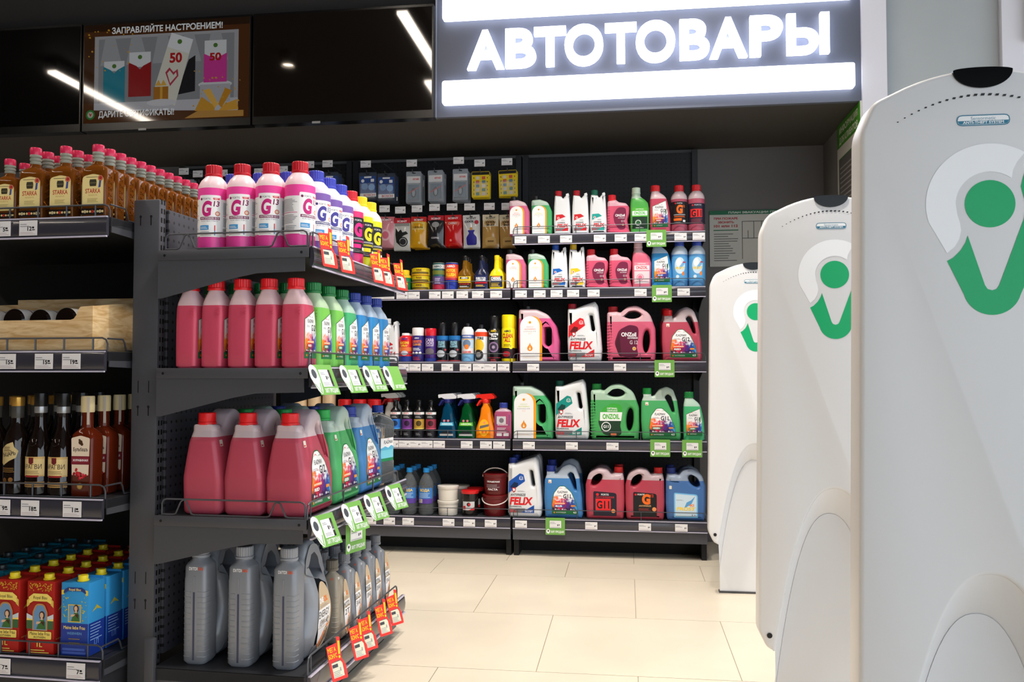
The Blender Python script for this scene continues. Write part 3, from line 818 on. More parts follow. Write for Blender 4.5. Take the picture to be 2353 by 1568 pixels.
def slots_mesh(pts, m): mb = MB(); [mb.box(*p, m) for p in pts]; return mb
def build_gondola():
    parts = []; D0, V0, V1 = -.425, -.03, .735
    HOLE = ink((5, 5, 6))
    # near post with keyholes and a slotted side
    post = MB().box(-.518, -.442, .0, .034, 0, 1.368, GREY_METAL, .004)
    for z in (1.315, .80, .285): 
        for u in (-.497, -.466):
            post.box(u - .0012, u + .0012, -.0006, .001, z - .018, z + .004, HOLE); post.lathe([(.001, 0), (.0034, 0)], HOLE, caps=False); n = 32 * 2
            post.v[-n:] = [(x + u, -.0007 - z_, y + z + .006) for x, y, z_ in post.v[-n:]]
    for z in (.86, .35):
        for u in (-.497, -.466): post.box(u - .001, u + .001, -.0006, .001, z - .016, z + .016, HOLE)
    z = .03
    while z < 1.36:
        for v in (.008, .021): post.box(-.4425, -.4416, v, v + .006, z, z + .014, HOLE)
        z += .025
    parts.append(('upright', post.mesh('upright')))
    parts.append(('upright', MB().box(-.518, -.442, .70, .734, 0, 1.368, GREY_METAL, .004).mesh('upright')))
    pb = MB()
    for a, b in ((.14, .475), (.48, .835), (.84, 1.345)): pb.box(-.462, -.436, .036, .70, a, b, pegboard())
    # pegboard pattern runs in the object's x/z, so the panel is modelled turned and rotated back
    pm = MB()
    for a, b in ((.14, .475), (.478, .835), (.838, 1.345)): pm.box(.036, .70, -.013, .013, a, b, pegboard(), .002)
    pmesh = pm.mesh('back_panel')
    gond = put(('shelving_gondola', parts), 'low graphite double-sided gondola carrying antifreeze and motor oil, at the front of the aisle', 'shelving', IO, IA)
    po = bpy.data.objects.new('back_panel', pmesh); COL.objects.link(po); po.parent = gond; po.location = (-.449, 0, 0); po.rotation_euler = (0, 0, PI / 2)
    def kid(par, name, mesh, label=None):
        o = bpy.data.objects.new(name, mesh); COL.objects.link(o); o.parent = par
        if label: o['label'] = label
        return o
    for i, z in enumerate(SH[:3]):
        s_ = MB().box(D0 + .003, -.004, V0 + .003, V1 - .003, z - .026, z, DARK_METAL)
        s_.box(D0, 0, V0 - .0025, V0, z - .026, z + .001, GREY_METAL, .0008)
        for u in (-.405, -.02): s_.lathe([(.001, 0), (.0035, 0)], HOLE, caps=False, n=16); s_.v[-32:] = [(x + u, V0 - .003 - q, y + z - .013) for x, y, q in s_.v[-32:]]
        so = kid(gond, 'shelf', s_.mesh('shelf'))
        for v in (V0, V1 - .004): kid(so, 'bracket', MB().prism(bracket(D0, -.012, z - .022, .105, 0, 0), v, v + .003, GREY_METAL, axis='y').mesh('bracket'))
        kid(so, 'price_rail', swap(rail_x(V0 + .005, V1 + .075 if i else V1 + .055, 0, z - .002, 1.0)).mesh('price_rail'))
        kid(so, 'guard_rail', swap(guard_x(V0, V1, -.001, z, .042, .0024, 2)).mesh('guard_rail'))
        if i != 1:
            g = MB(); v = V0 + .003; a, b = -.405, -.006; q = .012; h = .044
            g.tube([(a, v, z), (a, v, z + h - q), (a + q * .3, v, z + h - q * .3), (a + q, v, z + h), (b - q, v, z + h), (b - q * .3, v, z + h - q * .3), (b, v, z + h - q), (b, v, z + .002)], .0024, WIRE)
            low = [(a, v - .001, z + .004)]
            for c in (a + .062, b - .075): low += [(c - .03, v - .001, z + .004), (c - .022, v - .001, z + .007), (c - .008, v - .001, z + h - .006), (c, v - .001, z + h - .001), (c + .008, v - .001, z + h - .006), (c + .022, v - .001, z + .007), (c + .03, v - .001, z + .004)]
            g.tube(low + [(b, v - .001, z + .004)], .0024, WIRE)
            kid(so, 'side_guard', g.mesh('side_guard'))
    # base with fascia
    z = SH[3]
    b = MB().box(D0, .0, V0, V1, z - .03, z, DARK_METAL).box(D0, -.004, V0, V0 + .003, .03, z, GREY_METAL).box(-.006, 0, V0, V1, .032, z - .03, GREY_METAL, .002)
    b.box(-.30, -.03, V0 + .04, V1 - .04, 0, .032, mat('black_plinth', (16, 16, 17), .7)); b.box(-.442, -.415, V0 - .012, V0 + .004, .0, .205, GREY_METAL, .003); b.box(-.42, -.02, V0 - .001, V0, z - .06, z - .056, RAILCLEAR)
    bo = kid(gond, 'base_shelf', b.mesh('base_shelf'))
    kid(bo, 'price_rail', swap(rail_x(V0 + .005, V1 + .06, 0, z - .004, 1.15)).mesh('price_rail'))
    kid(bo, 'guard_rail', swap(guard_x(V0 + .01, V1, -.001, z, .048, .0026, 3)).mesh('guard_rail'))
build_gondola()

def build_drinks_unit():
    VF, VB, UL, UR = -.09, .62, -1.55, -.525
    parts = [('back_panel', MB().box(UL, -.53, VB, VB + .02, .05, 1.32, mat('black_back_panel', (20, 20, 22), .7)).mesh('back_panel')), ('upright', MB().box(UL - .05, UL, .0, .05, 0, 1.36, GREY_METAL).mesh('upright')), ('upright', MB().box(-.566, -.532, VB - .04, VB, 0, 1.32, GREY_METAL).mesh('upright'))]
    for i, z in enumerate(AS):
        s_ = MB().box(UL, UR, VF + .004, VB, z - .024, z, DARK_METAL)
        if i == 3: s_.box(UL, UR - .004, VF + .004, VB, .0, z - .024, DARK_METAL)
        sub = [('price_rail', rail_x(UL, UR - .004, VF, z - .004, 1.0).mesh('price_rail')),
               ('guard_rail', guard_x(UL + .003, UR - .006, VF + .006, z, .034 if i == 0 else .036, .0024, 12).mesh('guard_rail')),
               ('bracket', MB().prism([(VF + .006, z - .002), (VB, z - .002), (VB, z - .09), (VF + .2, z - .045), (VF + .006, z - .04)], UR - .003, UR, GREY_METAL, axis='x').mesh('bracket'))]
        g = MB(); x = UR - .006; h = .034
        g.tube([(x, VF + .006, z + h), (x, VF + .07, z + h), (x, VF + .078, z + h - .01), (x, VF + .085, z + .004), (x, VF + .15, z + .003)], .0024, WIRE)
        sub.append(('side_guard', g.mesh('side_guard')))
        parts.append(('shelf', s_.mesh('shelf'), sub))
    put(('shelving_unit', parts), 'graphite shelving unit of bottled drinks and wine cartons facing the camera', 'shelving', IO, IA)
build_drinks_unit()

def rack(x0, x1, label, shelves, rail_tops, left_post=False):
    YBK = 4.64
    pb = MB().box(x0 + .022, x1 - .022, YBK, YBK + .02, .1, 2.07, pegboard('black_pegboard', (30, 30, 33)))
    parts = [('back_panel', pb.mesh('back_panel'))]
    for x in ([x0 + .017] if left_post else []) + [x1 - .017]:
        parts.append(('upright', MB().box(x - .015, x + .015, YBK - .02, YBK + .04, 0, 2.08, DARK_METAL).mesh('upright')))
        parts.append(('foot', MB().box(x - .012, x + .012, YF + .03, YBK, .0, .075, mat('black_plinth', (16, 16, 17), .7)).lathe([(.014, 0), (.014, .008), (.01, .02)], mat('black_plinth'), x, YF + .06, 16).mesh('foot')))
    for z in shelves:
        s_ = MB().box(x0 + .004, x1 - .004, YF + .004, YBK, z - .022, z, DARK_METAL)
        if z < .3: s_.box(x0 + .004, x1 - .004, YF + .002, YF + .02, .082, z - .022, GREY_METAL).box(x0 + .004, x1 - .004, YF + .16, YF + .18, .0, .16, mat('black_plinth', (16, 16, 17), .7))
        sub = [('price_rail', rail_x(x0 + .004, x1 - .004, YF, z - .004, .92).mesh('price_rail')), ('guard_rail', guard_x(x0 + .006, x1 - .006, YF + .006, z, .042, .0019, 2).mesh('guard_rail'))]
        for x in (x0 + .003, x1 - .006): sub.append(('bracket', MB().prism([(YF + .006, z - .002), (YBK, z - .002), (YBK, z - .10), (YF + .2, z - .05), (YF + .006, z - .04)], x, x + .003, DARK_METAL, axis='x').mesh('bracket')))
        parts.append(('shelf', s_.mesh('shelf'), sub))
    put(('shelving_rack', parts), label, 'shelving', (0, 0, 0), group='wall shelving racks')
XR0, XR1 = -.560, .378
XL0 = -1.515
rack(XR0, XR1, 'black wall rack of antifreeze on five shelves by the evacuation plan', RS_, 0, True)
rack(XL0, XR0 - .004, 'black wall rack with hanging packs above four shelves of car chemicals', RS_[1:], 0, True)
rack(-2.55, XL0 - .004, 'black wall rack mostly hidden behind the gondola, only its pegboard top showing', RS_[1:], 0, True)

# ------------------------------------------------------------------ goods: shared pieces
def cap_mesh(x, z, r, h, c, y=0, rib=True, skirt=True, name='cap', tall=1.0):
    mb = MB(); m = plastic(c, .38); n = 44 if rib else 28; k = dict(rib=1 if rib else 0, ribr=.955)
    if skirt: mb.lathe([(r * 1.02, z), (r * 1.06, z + h * .06), (r * 1.06, z + h * .2), (r * .99, z + h * .24)], m, x, y, 28)
    mb.lathe([(r * .98, z + h * .24 if skirt else z), (r, z + h * .3 if skirt else z + .001), (r, z + h * .93), (r * .94, z + h)], m, x, y, n, **k)
    return mb.mesh(name, 20)
def lab(surf, fn, du=None, name='label', h=.0005, dz=None):
    mb = MB(); P = Print(mb, surf, h=h, du=du, dz=dz); fn(P); return mb.mesh(name)
I_W, I_K, I_G = ink((240, 240, 242)), ink((18, 18, 22)), ink((150, 150, 156))
I_RED, I_YEL, I_ORG = ink((214, 30, 38)), ink((246, 206, 30)), ink((240, 130, 30))

# ---- round one-litre bottle -------------------------------------------------
def round_rows(r=.0400, zb=.166, zn=.205):
    return [(r * .90, 0), (r * .985, .004), (r, .010), (r, zb), (r * .985, zb + .007), (r * .93, zb + .015), (r * .80, zb + .025), (r * .62, zb + .033), (r * .54, zb + .037), (r * .52, zn)]
def round_body(liq, top, level, r=.0400):
    rows = round_rows(r); mb = MB(); rr = [q for q in rows]
    def rad(z):
        for a, b in zip(rr, rr[1:]):
            if z <= b[1]: return a[0] + (b[0] - a[0]) * (z - a[1]) / max(b[1] - a[1], 1e-6)
        return rr[-1][0]
    rr2 = sorted(rr + [(rad(level), level)], key=lambda q: q[1])
    mb.lathe(rr2, lambda i: (frosted(top) if rr2[i][1] >= level - 1e-6 else frosted(liq)), n=40)
    return mb.mesh('body')
def lab_g13(main, dark):
    M_, D_ = ink(main), ink(dark)
    def f(P):
        P.rect(-.118, .038, .118, .138, ink((232, 230, 232)))
        P.poly(fillet([(-.031, .036, .004), (.029, .036, .004), (.029, .148, .004), (-.031, .148, .004)], 3), I_W)
        P.disc(-.024, .1375, .0035, D_); P.text('FORTIS', -.018, .1352, .0050, I_K, w=.020, al='l', bold=0)
        P.poly([(.010, .1352), (.024, .1352), (.026, .1405), (.008, .1405)], I_RED); P.text('NEW', .0168, .1366, .0026, I_W, w=.010)
        P.text('G', -.0105, .0935, .036, M_, w=.026, bold=.05, shear=.1)
        P.text('13', .0165, .118, .0135, D_, w=.0145, bold=.03, shear=.12)
        P.disc(.020, .0985, .0062, ink((206, 90, 60))); P.disc(.020, .0985, .0042, ink((236, 210, 190)))
        P.rect(-.028, .082, .026, .0895, D_); P.text('ANTIFREEZE G13', -.001, .0838, .0042, I_W, w=.049)
        P.text('КАЧЕСТВО', -.001, .0765, .0036, I_G, w=.044, bold=0)
        P.rect(-.028, .055, -.002, .067, ink((64, 150, 210))); P.lines(-.026, .058, -.005, .065, 2, I_W, .4, .2)
        P.rect(.012, .046, .0145, .067, I_RED); P.rect(.012, .040, .0145, .053, ink((60, 140, 200))); P.lines(-.028, .040, .006, .053, 3, I_G, .3)
        for s_ in (-1, 1):
            a, b = (.035, .108) if s_ > 0 else (-.108, -.036)
            P.lines(a, .098, b, .132, 9, I_G, .45, .2, 5); P.rect(a, .0935, b, .0948, M_); P.lines(a, .066, b, .090, 6, I_G, .45, .2, 6); P.bars(a, .045, a + .028, .060, 12, I_K); P.lines(a + .035, .045, b, .062, 4, I_G, .4)
    return f
def lab_gblack(c, word='G', panel=None):
    C = ink(c)
    def f(P):
        P.rect(-.118, .040, .118, .150, ink((30, 30, 34))); P.rect(-.034, .040, .034, .150, ink((20, 20, 24)))
        P.disc(-.020, .141, .004, I_RED); P.text('FORTIS', -.013, .1385, .0052, I_W, w=.026, al='l', bold=0)
        P.text(word, .0, .094, .036, C, w=.030, bold=.06); P.text('11' if panel is None else '12', .022, .122, .010, C, w=.011)
        P.rect(-.030, .083, .030, .088, ink((150, 150, 154))); P.lines(-.028, .074, .028, .081, 2, C, .5, .1)
        P.rect(-.030, .056, .010, .068, C); P.rect(.016, .050, .030, .060, I_W); P.lines(-.028, .044, .012, .052, 2, I_G, .4)
        for s_ in (-1, 1): P.lines(.042 * s_ if s_ > 0 else -.108, .052, .108 if s_ > 0 else -.042, .142, 20, ink((120, 120, 124)), .35, .3, 8)
    return f
def lab_g11red(P):
    P.rect(-.118, .040, .118, .140, ink((40, 36, 56))); P.text('FORTIS', .004, .128, .006, ink((190, 190, 200)), w=.034); P.disc(-.022, .131, .0045, I_RED)
    P.rect(-.034, .072, .026, .112, ink((230, 44, 44))); P.text('G11', -.003, .076, .030, ink((26, 20, 26)), w=.048, bold=.03); P.lines(-.03, .046, .03, .066, 4, ink((150, 60, 70)), .4)
def lab_washer(P):
    P.rect(-.118, .034, .118, .150, ink((92, 166, 220)))
    P.poly(ellipse(.0, .105, .026, .040), ink((206, 228, 244))); P.poly(ellipse(-.006, .12, .013, .02), ink((236, 244, 250)))
    P.poly([(.0, .085), (.022, .112), (.026, .142), (.012, .12), (-.004, .1)], ink((120, 180, 226)))
    P.text('FROST', .0, .087, .011, I_YEL, w=.046, bold=.04, shear=.15); P.rect(.014, .118, .028, .124, I_RED); P.disc(.016, .066, .006, I_ORG, .010); P.disc(-.012, .052, .008, ink((220, 236, 246)))
def round_kit(name, liq, top, cap, fn, level=.168):
    return (name, [('body', round_body(liq, top, level)), ('cap', cap_mesh(0, .203, .0215, .031, cap)), ('label', lab(on_cyl(.0400), fn, .004))])
PINK, PURP = (250, 84, 176), (138, 104, 186)
K_PINK13 = round_kit('antifreeze_bottle', PINK, (250, 226, 232), (188, 20, 36), lab_g13((196, 36, 120), (120, 20, 80)))
K_PURP13 = round_kit('antifreeze_bottle', PURP, (232, 230, 244), (58, 66, 178), lab_g13((70, 62, 150), (44, 40, 110)))
K_REDBLK = round_kit('antifreeze_bottle', (240, 60, 130), (250, 220, 226), (206, 24, 40), lab_gblack((226, 30, 130)))
K_YELBLK = round_kit('antifreeze_bottle', (226, 232, 40), (244, 244, 214), (250, 208, 20), lab_gblack((230, 214, 30)))
K_G12RND = round_kit('antifreeze_bottle', (196, 92, 116), (220, 198, 204), (214, 30, 40), lab_gblack((240, 110, 30), 'G', 1), .163)
K_G11RND = round_kit('antifreeze_bottle', (206, 98, 122), (224, 204, 210), (214, 30, 40), lab_g11red, .163)
K_WASHER = round_kit('washer_fluid_bottle', (92, 156, 214), (206, 220, 236), (50, 78, 182), lab_washer, .160)

# ---- slanted-shoulder litre bottle with the colour-burst label ---------------
FR = [(0, -.045, .045, .028, 4), (.006, -.0495, .0495, .0325, 5), (.05, -.050, .050, .033, 5), (.09, -.050, .0475, .033, 5), (.13, -.0495, .041, .033, 5), (.158, -.0485, .034, .0325, 4.5), (.172, -.0475, .029, .031, 4), (.184, -.0455, .020, .027, 3.5), (.194, -.0435, .008, .0225, 3), (.201, -.0425, .000, .020, 2.5), (.2045, -.0415, -.0025, .0195, 2), (.213, -.0415, -.0025, .0195, 2)]
def lab_burst_small(code, name, band):
    def f(P):
        top = lambda x: .128 + (x + .04) * .42
        g = ink((30, 110, 62)); E = [(-.038, .026), (.038, .026), (.036, .095), (.031, .120), (.027, top(.027)), (-.038, top(-.038))]
        P.poly(E, g)
        def seg(z0, z1, m): P.poly([(-.0365, z0), (min(.037, .0365), z0), (.036 if z1 < .1 else .028, z1), (-.0365, z1)], m)
        P.poly([(-.0365, .042), (.0365, .042), (.035, .095), (.030, .120), (.026, top(.026) - .002), (-.0365, top(-.0365) - .002)], art())
        P.poly([(-.020, .131), (-.012, .138), (-.002, .134), (-.004, .1335), (-.012, .1362)], I_RED); P.poly([(-.002, .133), (.006, .136), (.014, .134), (.006, .1345)], g)
        P.text('FLAGMAN', -.006, .119, .0095, I_K, w=.038, bold=.02, shear=.2); P.lines(-.028, .108, -.008, .114, 2, I_G, .4, .2)
        P.text(code, .013, .099, .0150, I_K, w=.024, bold=.03)
        P.rect(-.026, .066, .018, .0725, I_ORG); P.text('ANTIFREEZE', -.004, .0675, .0036, I_W, w=.038)
        P.rect(-.024, .055, .010, .064, ink(band)); P.text(name, -.008, .0568, .0054, I_W, w=.022, bold=.04)
        for x in (-.028, -.004, .020): P.disc(x, .047, .0022, I_W); P.lines(x + .004, .0455, x + .013, .0485, 2, I_W, .4, .2)
        P.disc(-.028, .034, .003, I_ORG); P.text('ANTIFREEZE', -.02, .0322, .004, I_W, w=.03, al='l', bold=0)
    return f
def burst_small(liq, top, cap, code, name, band):
    mb = MB(); loft(mb, FR, frosted(liq), frosted(top), .166, 40)
    b = MB(); P = Print(b, on_loft([(r[0], r[1], r[2], -r[3], r[4]) for r in FR]), du=.006)   # scale marks and back label
    P2 = Print(b, lambda x, z, h: (x, interp(FR, z)[2] + h, z))
    P.rect(-.036, .03, .034, .13, I_W); P.lines(-.03, .05, .03, .12, 10, I_G)
    m = mb
    for k in range(5): m.box(-.0506, -.0500, -.004, .004, .035 + .03 * k, .0362 + .03 * k, frosted(liq)); m.box(-.0503, -.049, -.024, -.012, .140 + .008 * k, .1425 + .008 * k, frosted(liq)) if k < 3 else None
    return ('antifreeze_bottle', [('body', mb.mesh('body')), ('cap', cap_mesh(-.022, .206, .0215, .029, cap)), ('label', lab(on_loft(FR), lab_burst_small(code, name, band), .006)), ('back_label', b.mesh('back_label'))])
K_FS_RED = burst_small((222, 86, 114), (236, 206, 212), (222, 26, 34), 'G12', 'RED', (170, 30, 40))
K_FS_LIME = burst_small((140, 224, 100), (212, 238, 200), (20, 124, 58), 'G11', 'GREEN', (20, 130, 70))
K_FS_GRN = burst_small((84, 200, 134), (200, 230, 214), (20, 124, 58), 'G11', 'GREEN', (20, 130, 70))
K_FS_BLUE = burst_small((56, 154, 224), (196, 216, 238), (40, 62, 156), 'G11', 'BLUE', (20, 90, 180))

# ---- five-litre handled jug with the same label -----------------------------
def t_jug(z): return 1 if z < .09 else (1 - .40 * min(1, (z - .09) / .13) ** 1.25)
FJ = fillet([(-.094, 0, .014), (-.100, .10, .02), (-.0985, .195, .03), (-.088, .222, .01), (-.088, .238), (-.048, .238), (-.046, .226, .006), (-.030, .232, .02), (-.008, .262, .03), (.030, .278, .03), (.064, .262, .03), (.084, .205, .04), (.098, .10, .04), (.101, .02, .01), (.096, 0, .014)], 5)
FH = fillet([(.020, .222, .012), (.036, .240, .012), (.054, .226, .01), (.074, .160, .02), (.070, .146, .005), (.058, .146, .01), (.036, .196, .02)], 4)
def lab_burst_big(code, name, band):
    def f(P):
        g = ink((26, 112, 60)); E = fillet([(-.058, .022, .004), (.078, .022, .006), (.070, .075, .04), (.044, .135, .05), (.006, .168, .02), (-.022, .166, .02), (-.050, .130, .03), (-.060, .07, .04)], 5)
        P.poly(E, g); E2 = inset(E, .0028)
        def clip(z):
            return [(x, max(zz, z)) for x, zz in E2]
        P.poly(clip(.040), art())
        P.poly([(-.030, .148), (-.016, .158), (.0, .152), (-.016, .1555)], I_RED); P.poly([(.0, .150), (.012, .1545), (.022, .1515), (.012, .1525)], g)
        P.text('FLAGMAN', -.006, .1300, .0115, I_K, w=.052, bold=.02, shear=.2); P.lines(-.040, .114, -.010, .122, 2, I_G, .4, .2)
        P.text(code, .019, .1050, .0195, I_K, w=.038, bold=.03)
        P.rect(-.046, .074, .010, .082, I_ORG); P.text('ANTIFREEZE', -.018, .0758, .0046, I_W, w=.05)
        P.rect(-.044, .058, .0, .071, ink(band)); P.text(name, -.023, .0605, .0078, I_W, w=.034, bold=.05)
        P.rect(.040, .062, .062, .070, ink((226, 140, 40)))
        for x in (-.040, -.004, .040): P.disc(x, .048, .0036, I_W); P.lines(x + .006, .0455, x + .022, .0505, 2, I_W, .4, .2)
        P.disc(-.046, .031, .0042, I_ORG); P.text('ANTIFREEZE', -.038, .0288, .0055, I_W, w=.052, al='l', bold=0); P.text('4.5', .060, .0285, .0085, I_W, w=.017, bold=.04)
        P.rect(-.078, .180, -.062, .197, ink((226, 224, 210)), .002); P.rect(-.076, .182, -.066, .186, ink((206, 60, 50)))
    return f
def burst_big(liq, top, cap, code, name, band, t=.114):
    mb = MB(); canister(mb, FJ, [FH], t, .020, frosted(liq), frosted(top), .205, t_jug, hb=.010, seg=4)
    return ('antifreeze_jug', [('body', mb.mesh('body', 60)), ('cap', cap_mesh(-.068, .237, .0225, .032, cap, rib=False)), ('label', lab(on_taper(t, t_jug), lab_burst_big(code, name, band), h=.0008, dz=.008))])
K_FB_RED = burst_big((206, 86, 108), (226, 208, 214), (224, 24, 30), 'G12', 'RED', (150, 30, 40))
K_FB_GRN = burst_big((88, 188, 116), (206, 226, 214), (34, 164, 72), 'G11', 'GREEN', (20, 120, 60))
K_FB_BLU = burst_big((78, 142, 206), (196, 210, 228), (34, 56, 150), 'G11', 'BLUE', (20, 80, 170))

# ---- grey motor-oil canisters ------------------------------------------------
OILG, OILB = (140, 144, 152), (158, 150, 136)
def spine(mb, x0, x1, hy, z0, z1, m, mt, ribs, z_r0, z_r1):
    rows = [(z0, x0 + .004, x1 - .004, hy - .006, 4), (z0 + .008, x0, x1, hy, 5), (z1 - .055, x0, x1, hy, 5), (z1 - .050, x0 + .001, x1 - .001, hy - .001, 5), (z1 - .022, x0 + .001, x1 - .001, hy - .001, 4.5), (z1 - .014, x0 + .003, x1 - .003, hy - .004, 3), (z1 - .006, x0 + .008, x1 - .008, hy - .012, 2.2), (z1, x0 + .009, x1 - .009, hy - .0135, 2)]
    loft(mb, rows, m)
    for k in range(ribs):
        z = z_r0 + (z_r1 - z_r0) * k / (ribs - 1)
        for s_ in (-1, 1):
            cx_, rx_ = (x0 + x1) / 2, (x1 - x0) / 2 - .0012; mb.tube([(cx_ - rx_ * abs(math.cos(a)) ** .4, s_ * (hy - .0012) * abs(math.sin(a)) ** .4, z) for a in (R(q) for q in (86, 76, 64, 54, 46, 38, 28, 16, 7, 3))], .0024, m, 8)
def lab_oil(txt, sub, acc, h0=.20):
    def f(P):
        def el(cx, cz, a, b): return [(cx + a * math.cos(t) * (1 if math.cos(t) > 0 else .82), cz + b * math.sin(t)) for t in (2 * PI * i / 40 for i in range(40))]
        E = el(.030, .105, .050, .092); P.poly(E, ink((206, 182, 150)))
        c = lambda lo, hi: [(x, min(max(z, lo), hi)) for x, z in inset(E, .001)]
        P.poly([(.0, .035), (.022, .03), (.066, .060), (.074, .128), (-.012, .128), (-.016, .09)], I_W)
        P.poly([(.006, .030), (.016, .022), (.050, .062), (.070, .075), (.070, .082), (.044, .070)], ink(acc)); P.poly([(.018, .021), (.034, .02), (.066, .040), (.070, .070), (.050, .060)], ink((130, 104, 84)))
        P.text('ONE', .026, .143, .013, I_W, w=.028, bold=.05, al='r'); P.text('OIL', .030, .143, .013, ink(acc), w=.026, bold=.05, al='l'); P.lines(.0, .131, .06, .138, 2, I_G, .4)
        P.text(txt, .027, .104, .018, I_K, w=.076, bold=.01); P.text(sub, .030, .080, .018, I_K, w=.066, bold=.01); P.disc(.048, .064, .008, ink((220, 190, 150))); P.ring(.048, .064, .006, .0075, I_K)
    return f
def oil_big():
    H = .278; q_ = lambda L: [(.035 + .95 * x, z * 1.05) for x, z in L]; tp = lambda z: (.60 + .40 * math.sin(PI * min(1, max(0, z) / .23))) * (1 if z < .2 else 1 - .25 * min(1, (z - .2) / .1)); m = mat('grey_oil_plastic', OILG, .36, metal=.15); mb = MB()
    o = fillet([(-.050, .0, .02), (-.058, .06, .03), (-.034, .13, .06), (-.040, .205, .02), (-.062, .215), (-.062, .255), (-.044, .262, .012), (-.020, .292, .04), (.035, .300, .05), (.080, .265, .05), (.098, .18, .06), (.104, .09, .05), (.098, .0, .03)], 5)
    hole = fillet([(-.040, .222, .006), (-.032, .250, .03), (.0, .282, .03), (.042, .276, .03), (.068, .238, .02), (.074, .212, .006), (.02, .204, .02)], 5)
    canister(mb, q_(o), [q_(hole)], .112, .034, m, taper=tp, hb=.008)
    sp = MB(); spine(sp, -.080, -.012, .0335, 0, H, m, m, 13, .020, .190)
    sp.box(-.0815, -.0798, -.0022, .0022, .012, .190, mat('level_window', (60, 66, 92), .3)); sp.box(-.0806, -.0796, -.0020, .0020, .190, .232, m)
    tx = MB(); P = Print(tx, lambda x, z, h: (-.0793 - h, -x, z), h=.0008)
    P.text('DI/TDI', -.003, .248, .0075, I_W, w=.024, bold=.03, al='c'); P.text('GAS', .0185, .248, .0075, ink((226, 90, 40)), w=.014, bold=.03)
    s0 = on_taper(.112, tp)
    surf = lambda x, z, h: s0(.034 + .92 * x, z, h)
    return ('motor_oil_canister', [('body', mb.mesh('body', 60)), ('spine', sp.mesh('spine', 45), [('spine_print', tx.mesh('spine_print'))]), ('cap', cap_mesh(-.046, H - .001, .0225, .033, (146, 150, 158))), ('label', lab(surf, lab_oil('ENERGY', '10W-40', (240, 120, 30)), h=.0008, dz=.008))])
K_OIL = oil_big()
def oil_small(c, txt, sub, acc, capc):
    m = mat('oil_plastic_%02x%02x%02x' % c, c, .36, metal=.15); mb = MB(); H = .205
    o = fillet([(-.016, 0, .012), (-.024, .05, .03), (-.010, .11, .05), (-.014, .165, .02), (.004, .185, .03), (.032, .178, .03), (.050, .13, .04), (.054, .06, .04), (.050, 0, .02)], 5)
    canister(mb, o, [], .060, .020, m, taper=lambda z: 1 if z < .09 else 1 - .35 * min(1, (z - .09) / .09))
    sp = MB(); spine(sp, -.056, -.012, .0235, 0, H, m, m, 9, .018, .130)
    s2 = on_taper(.060, lambda z: 1 if z < .09 else 1 - .35 * min(1, (z - .09) / .09))
    def f(P):
        P2 = Print(P.mb, lambda x, z, h: s2(x * .62 + .002, z * .86, h), P.h, P.step, dz=.008); lab_oil(txt, sub, acc)(P2)
    tx = MB(); P = Print(tx, lambda x, z, h: (-.034 - .0216 * math.cos(x / .0236) - h, -.0236 * math.sin(x / .0236), z), h=.0012, du=.003)
    P.text('GAS', .010, .180, .006, ink((226, 90, 40)), w=.012, bold=.03); P.text('BENZIN', .028, .180, .006, I_W, w=.020, bold=.03)
    return ('motor_oil_bottle', [('body', mb.mesh('body', 60)), ('spine', sp.mesh('spine', 45), [('spine_print', tx.mesh('spine_print'))]), ('cap', cap_mesh(-.034, H - .001, .0185, .030, capc)), ('label', lab(s2, f, h=.0008, dz=.008))])
K_OIL1 = [oil_small(OILG, 'BENZIN', '5W-40', (240, 120, 30), (112, 116, 124)), oil_small(OILG, 'DIESEL', '10W-40', (240, 120, 30), (112, 116, 124)), oil_small(OILG, 'OPTIMAL', '10W-40', (240, 120, 30), (112, 116, 124)), oil_small(OILG, 'OPTIMAL', '15W-40', (240, 120, 30), (112, 116, 124))]
K_OILB = oil_small(OILB, 'MOTO', '2T', (250, 130, 20), (104, 98, 88))

# ---- clear distilled-water bottles at the gondola's far end ------------------
CLEAR = mat('clear_pet', (220, 228, 234), .06, trans=.88, ior=1.15)
def clear_jug():
    rows = [(0, -.048, .048, .040, 4), (.008, -.052, .052, .044, 5), (.075, -.052, .052, .044, 5), (.078, -.050, .050, .042, 5), (.155, -.050, .050, .042, 5), (.158, -.052, .052, .044, 5), (.205, -.052, .052, .044, 5), (.222, -.042, .042, .036, 4), (.234, -.022, .022, .021, 2.5), (.240, -.017, .017, .017, 2), (.248, -.017, .017, .017, 2)]
    mb = MB(); loft(mb, rows, CLEAR)
    for k in (-.032, -.011, .011, .032): mb.box(k - .002, k + .002, -.0445, -.0425, .165, .200, CLEAR, .0008)
    def f(P):
        P.rect(-.047, .078, .047, .155, I_W); P.rect(-.047, .088, .047, .122, ink((120, 200, 220)), zc=2); P.poly([(-.047, .12), (-.02, .128), (0, .122), (.02, .130), (.047, .122), (.047, .115), (-.047, .115)], ink((90, 180, 214))); P.rect(-.047, .078, .047, .088, ink((30, 130, 80)))
        P.text('FLAGMAN', 0, .136, .011, I_K, w=.058, shear=.2); P.poly([(-.01, .149), (.0, .153), (.012, .149), (0, .151)], I_RED)
    return ('water_jug', [('body', mb.mesh('body')), ('cap', cap_mesh(0, .240, .019, .024, (34, 66, 160))), ('label', lab(on_loft(rows), f, .01))])
K_CLEAR = clear_jug()

# ------------------------------------------------------------------ stocking the antifreeze gondola
def isl(kit, label, cat, u, v, z, rz=0, group=None): return put(kit, label, cat, IL(u, v, z + .0006), IA + rz, group)
NTH = ['front', 'second', 'third', 'fourth', 'fifth']
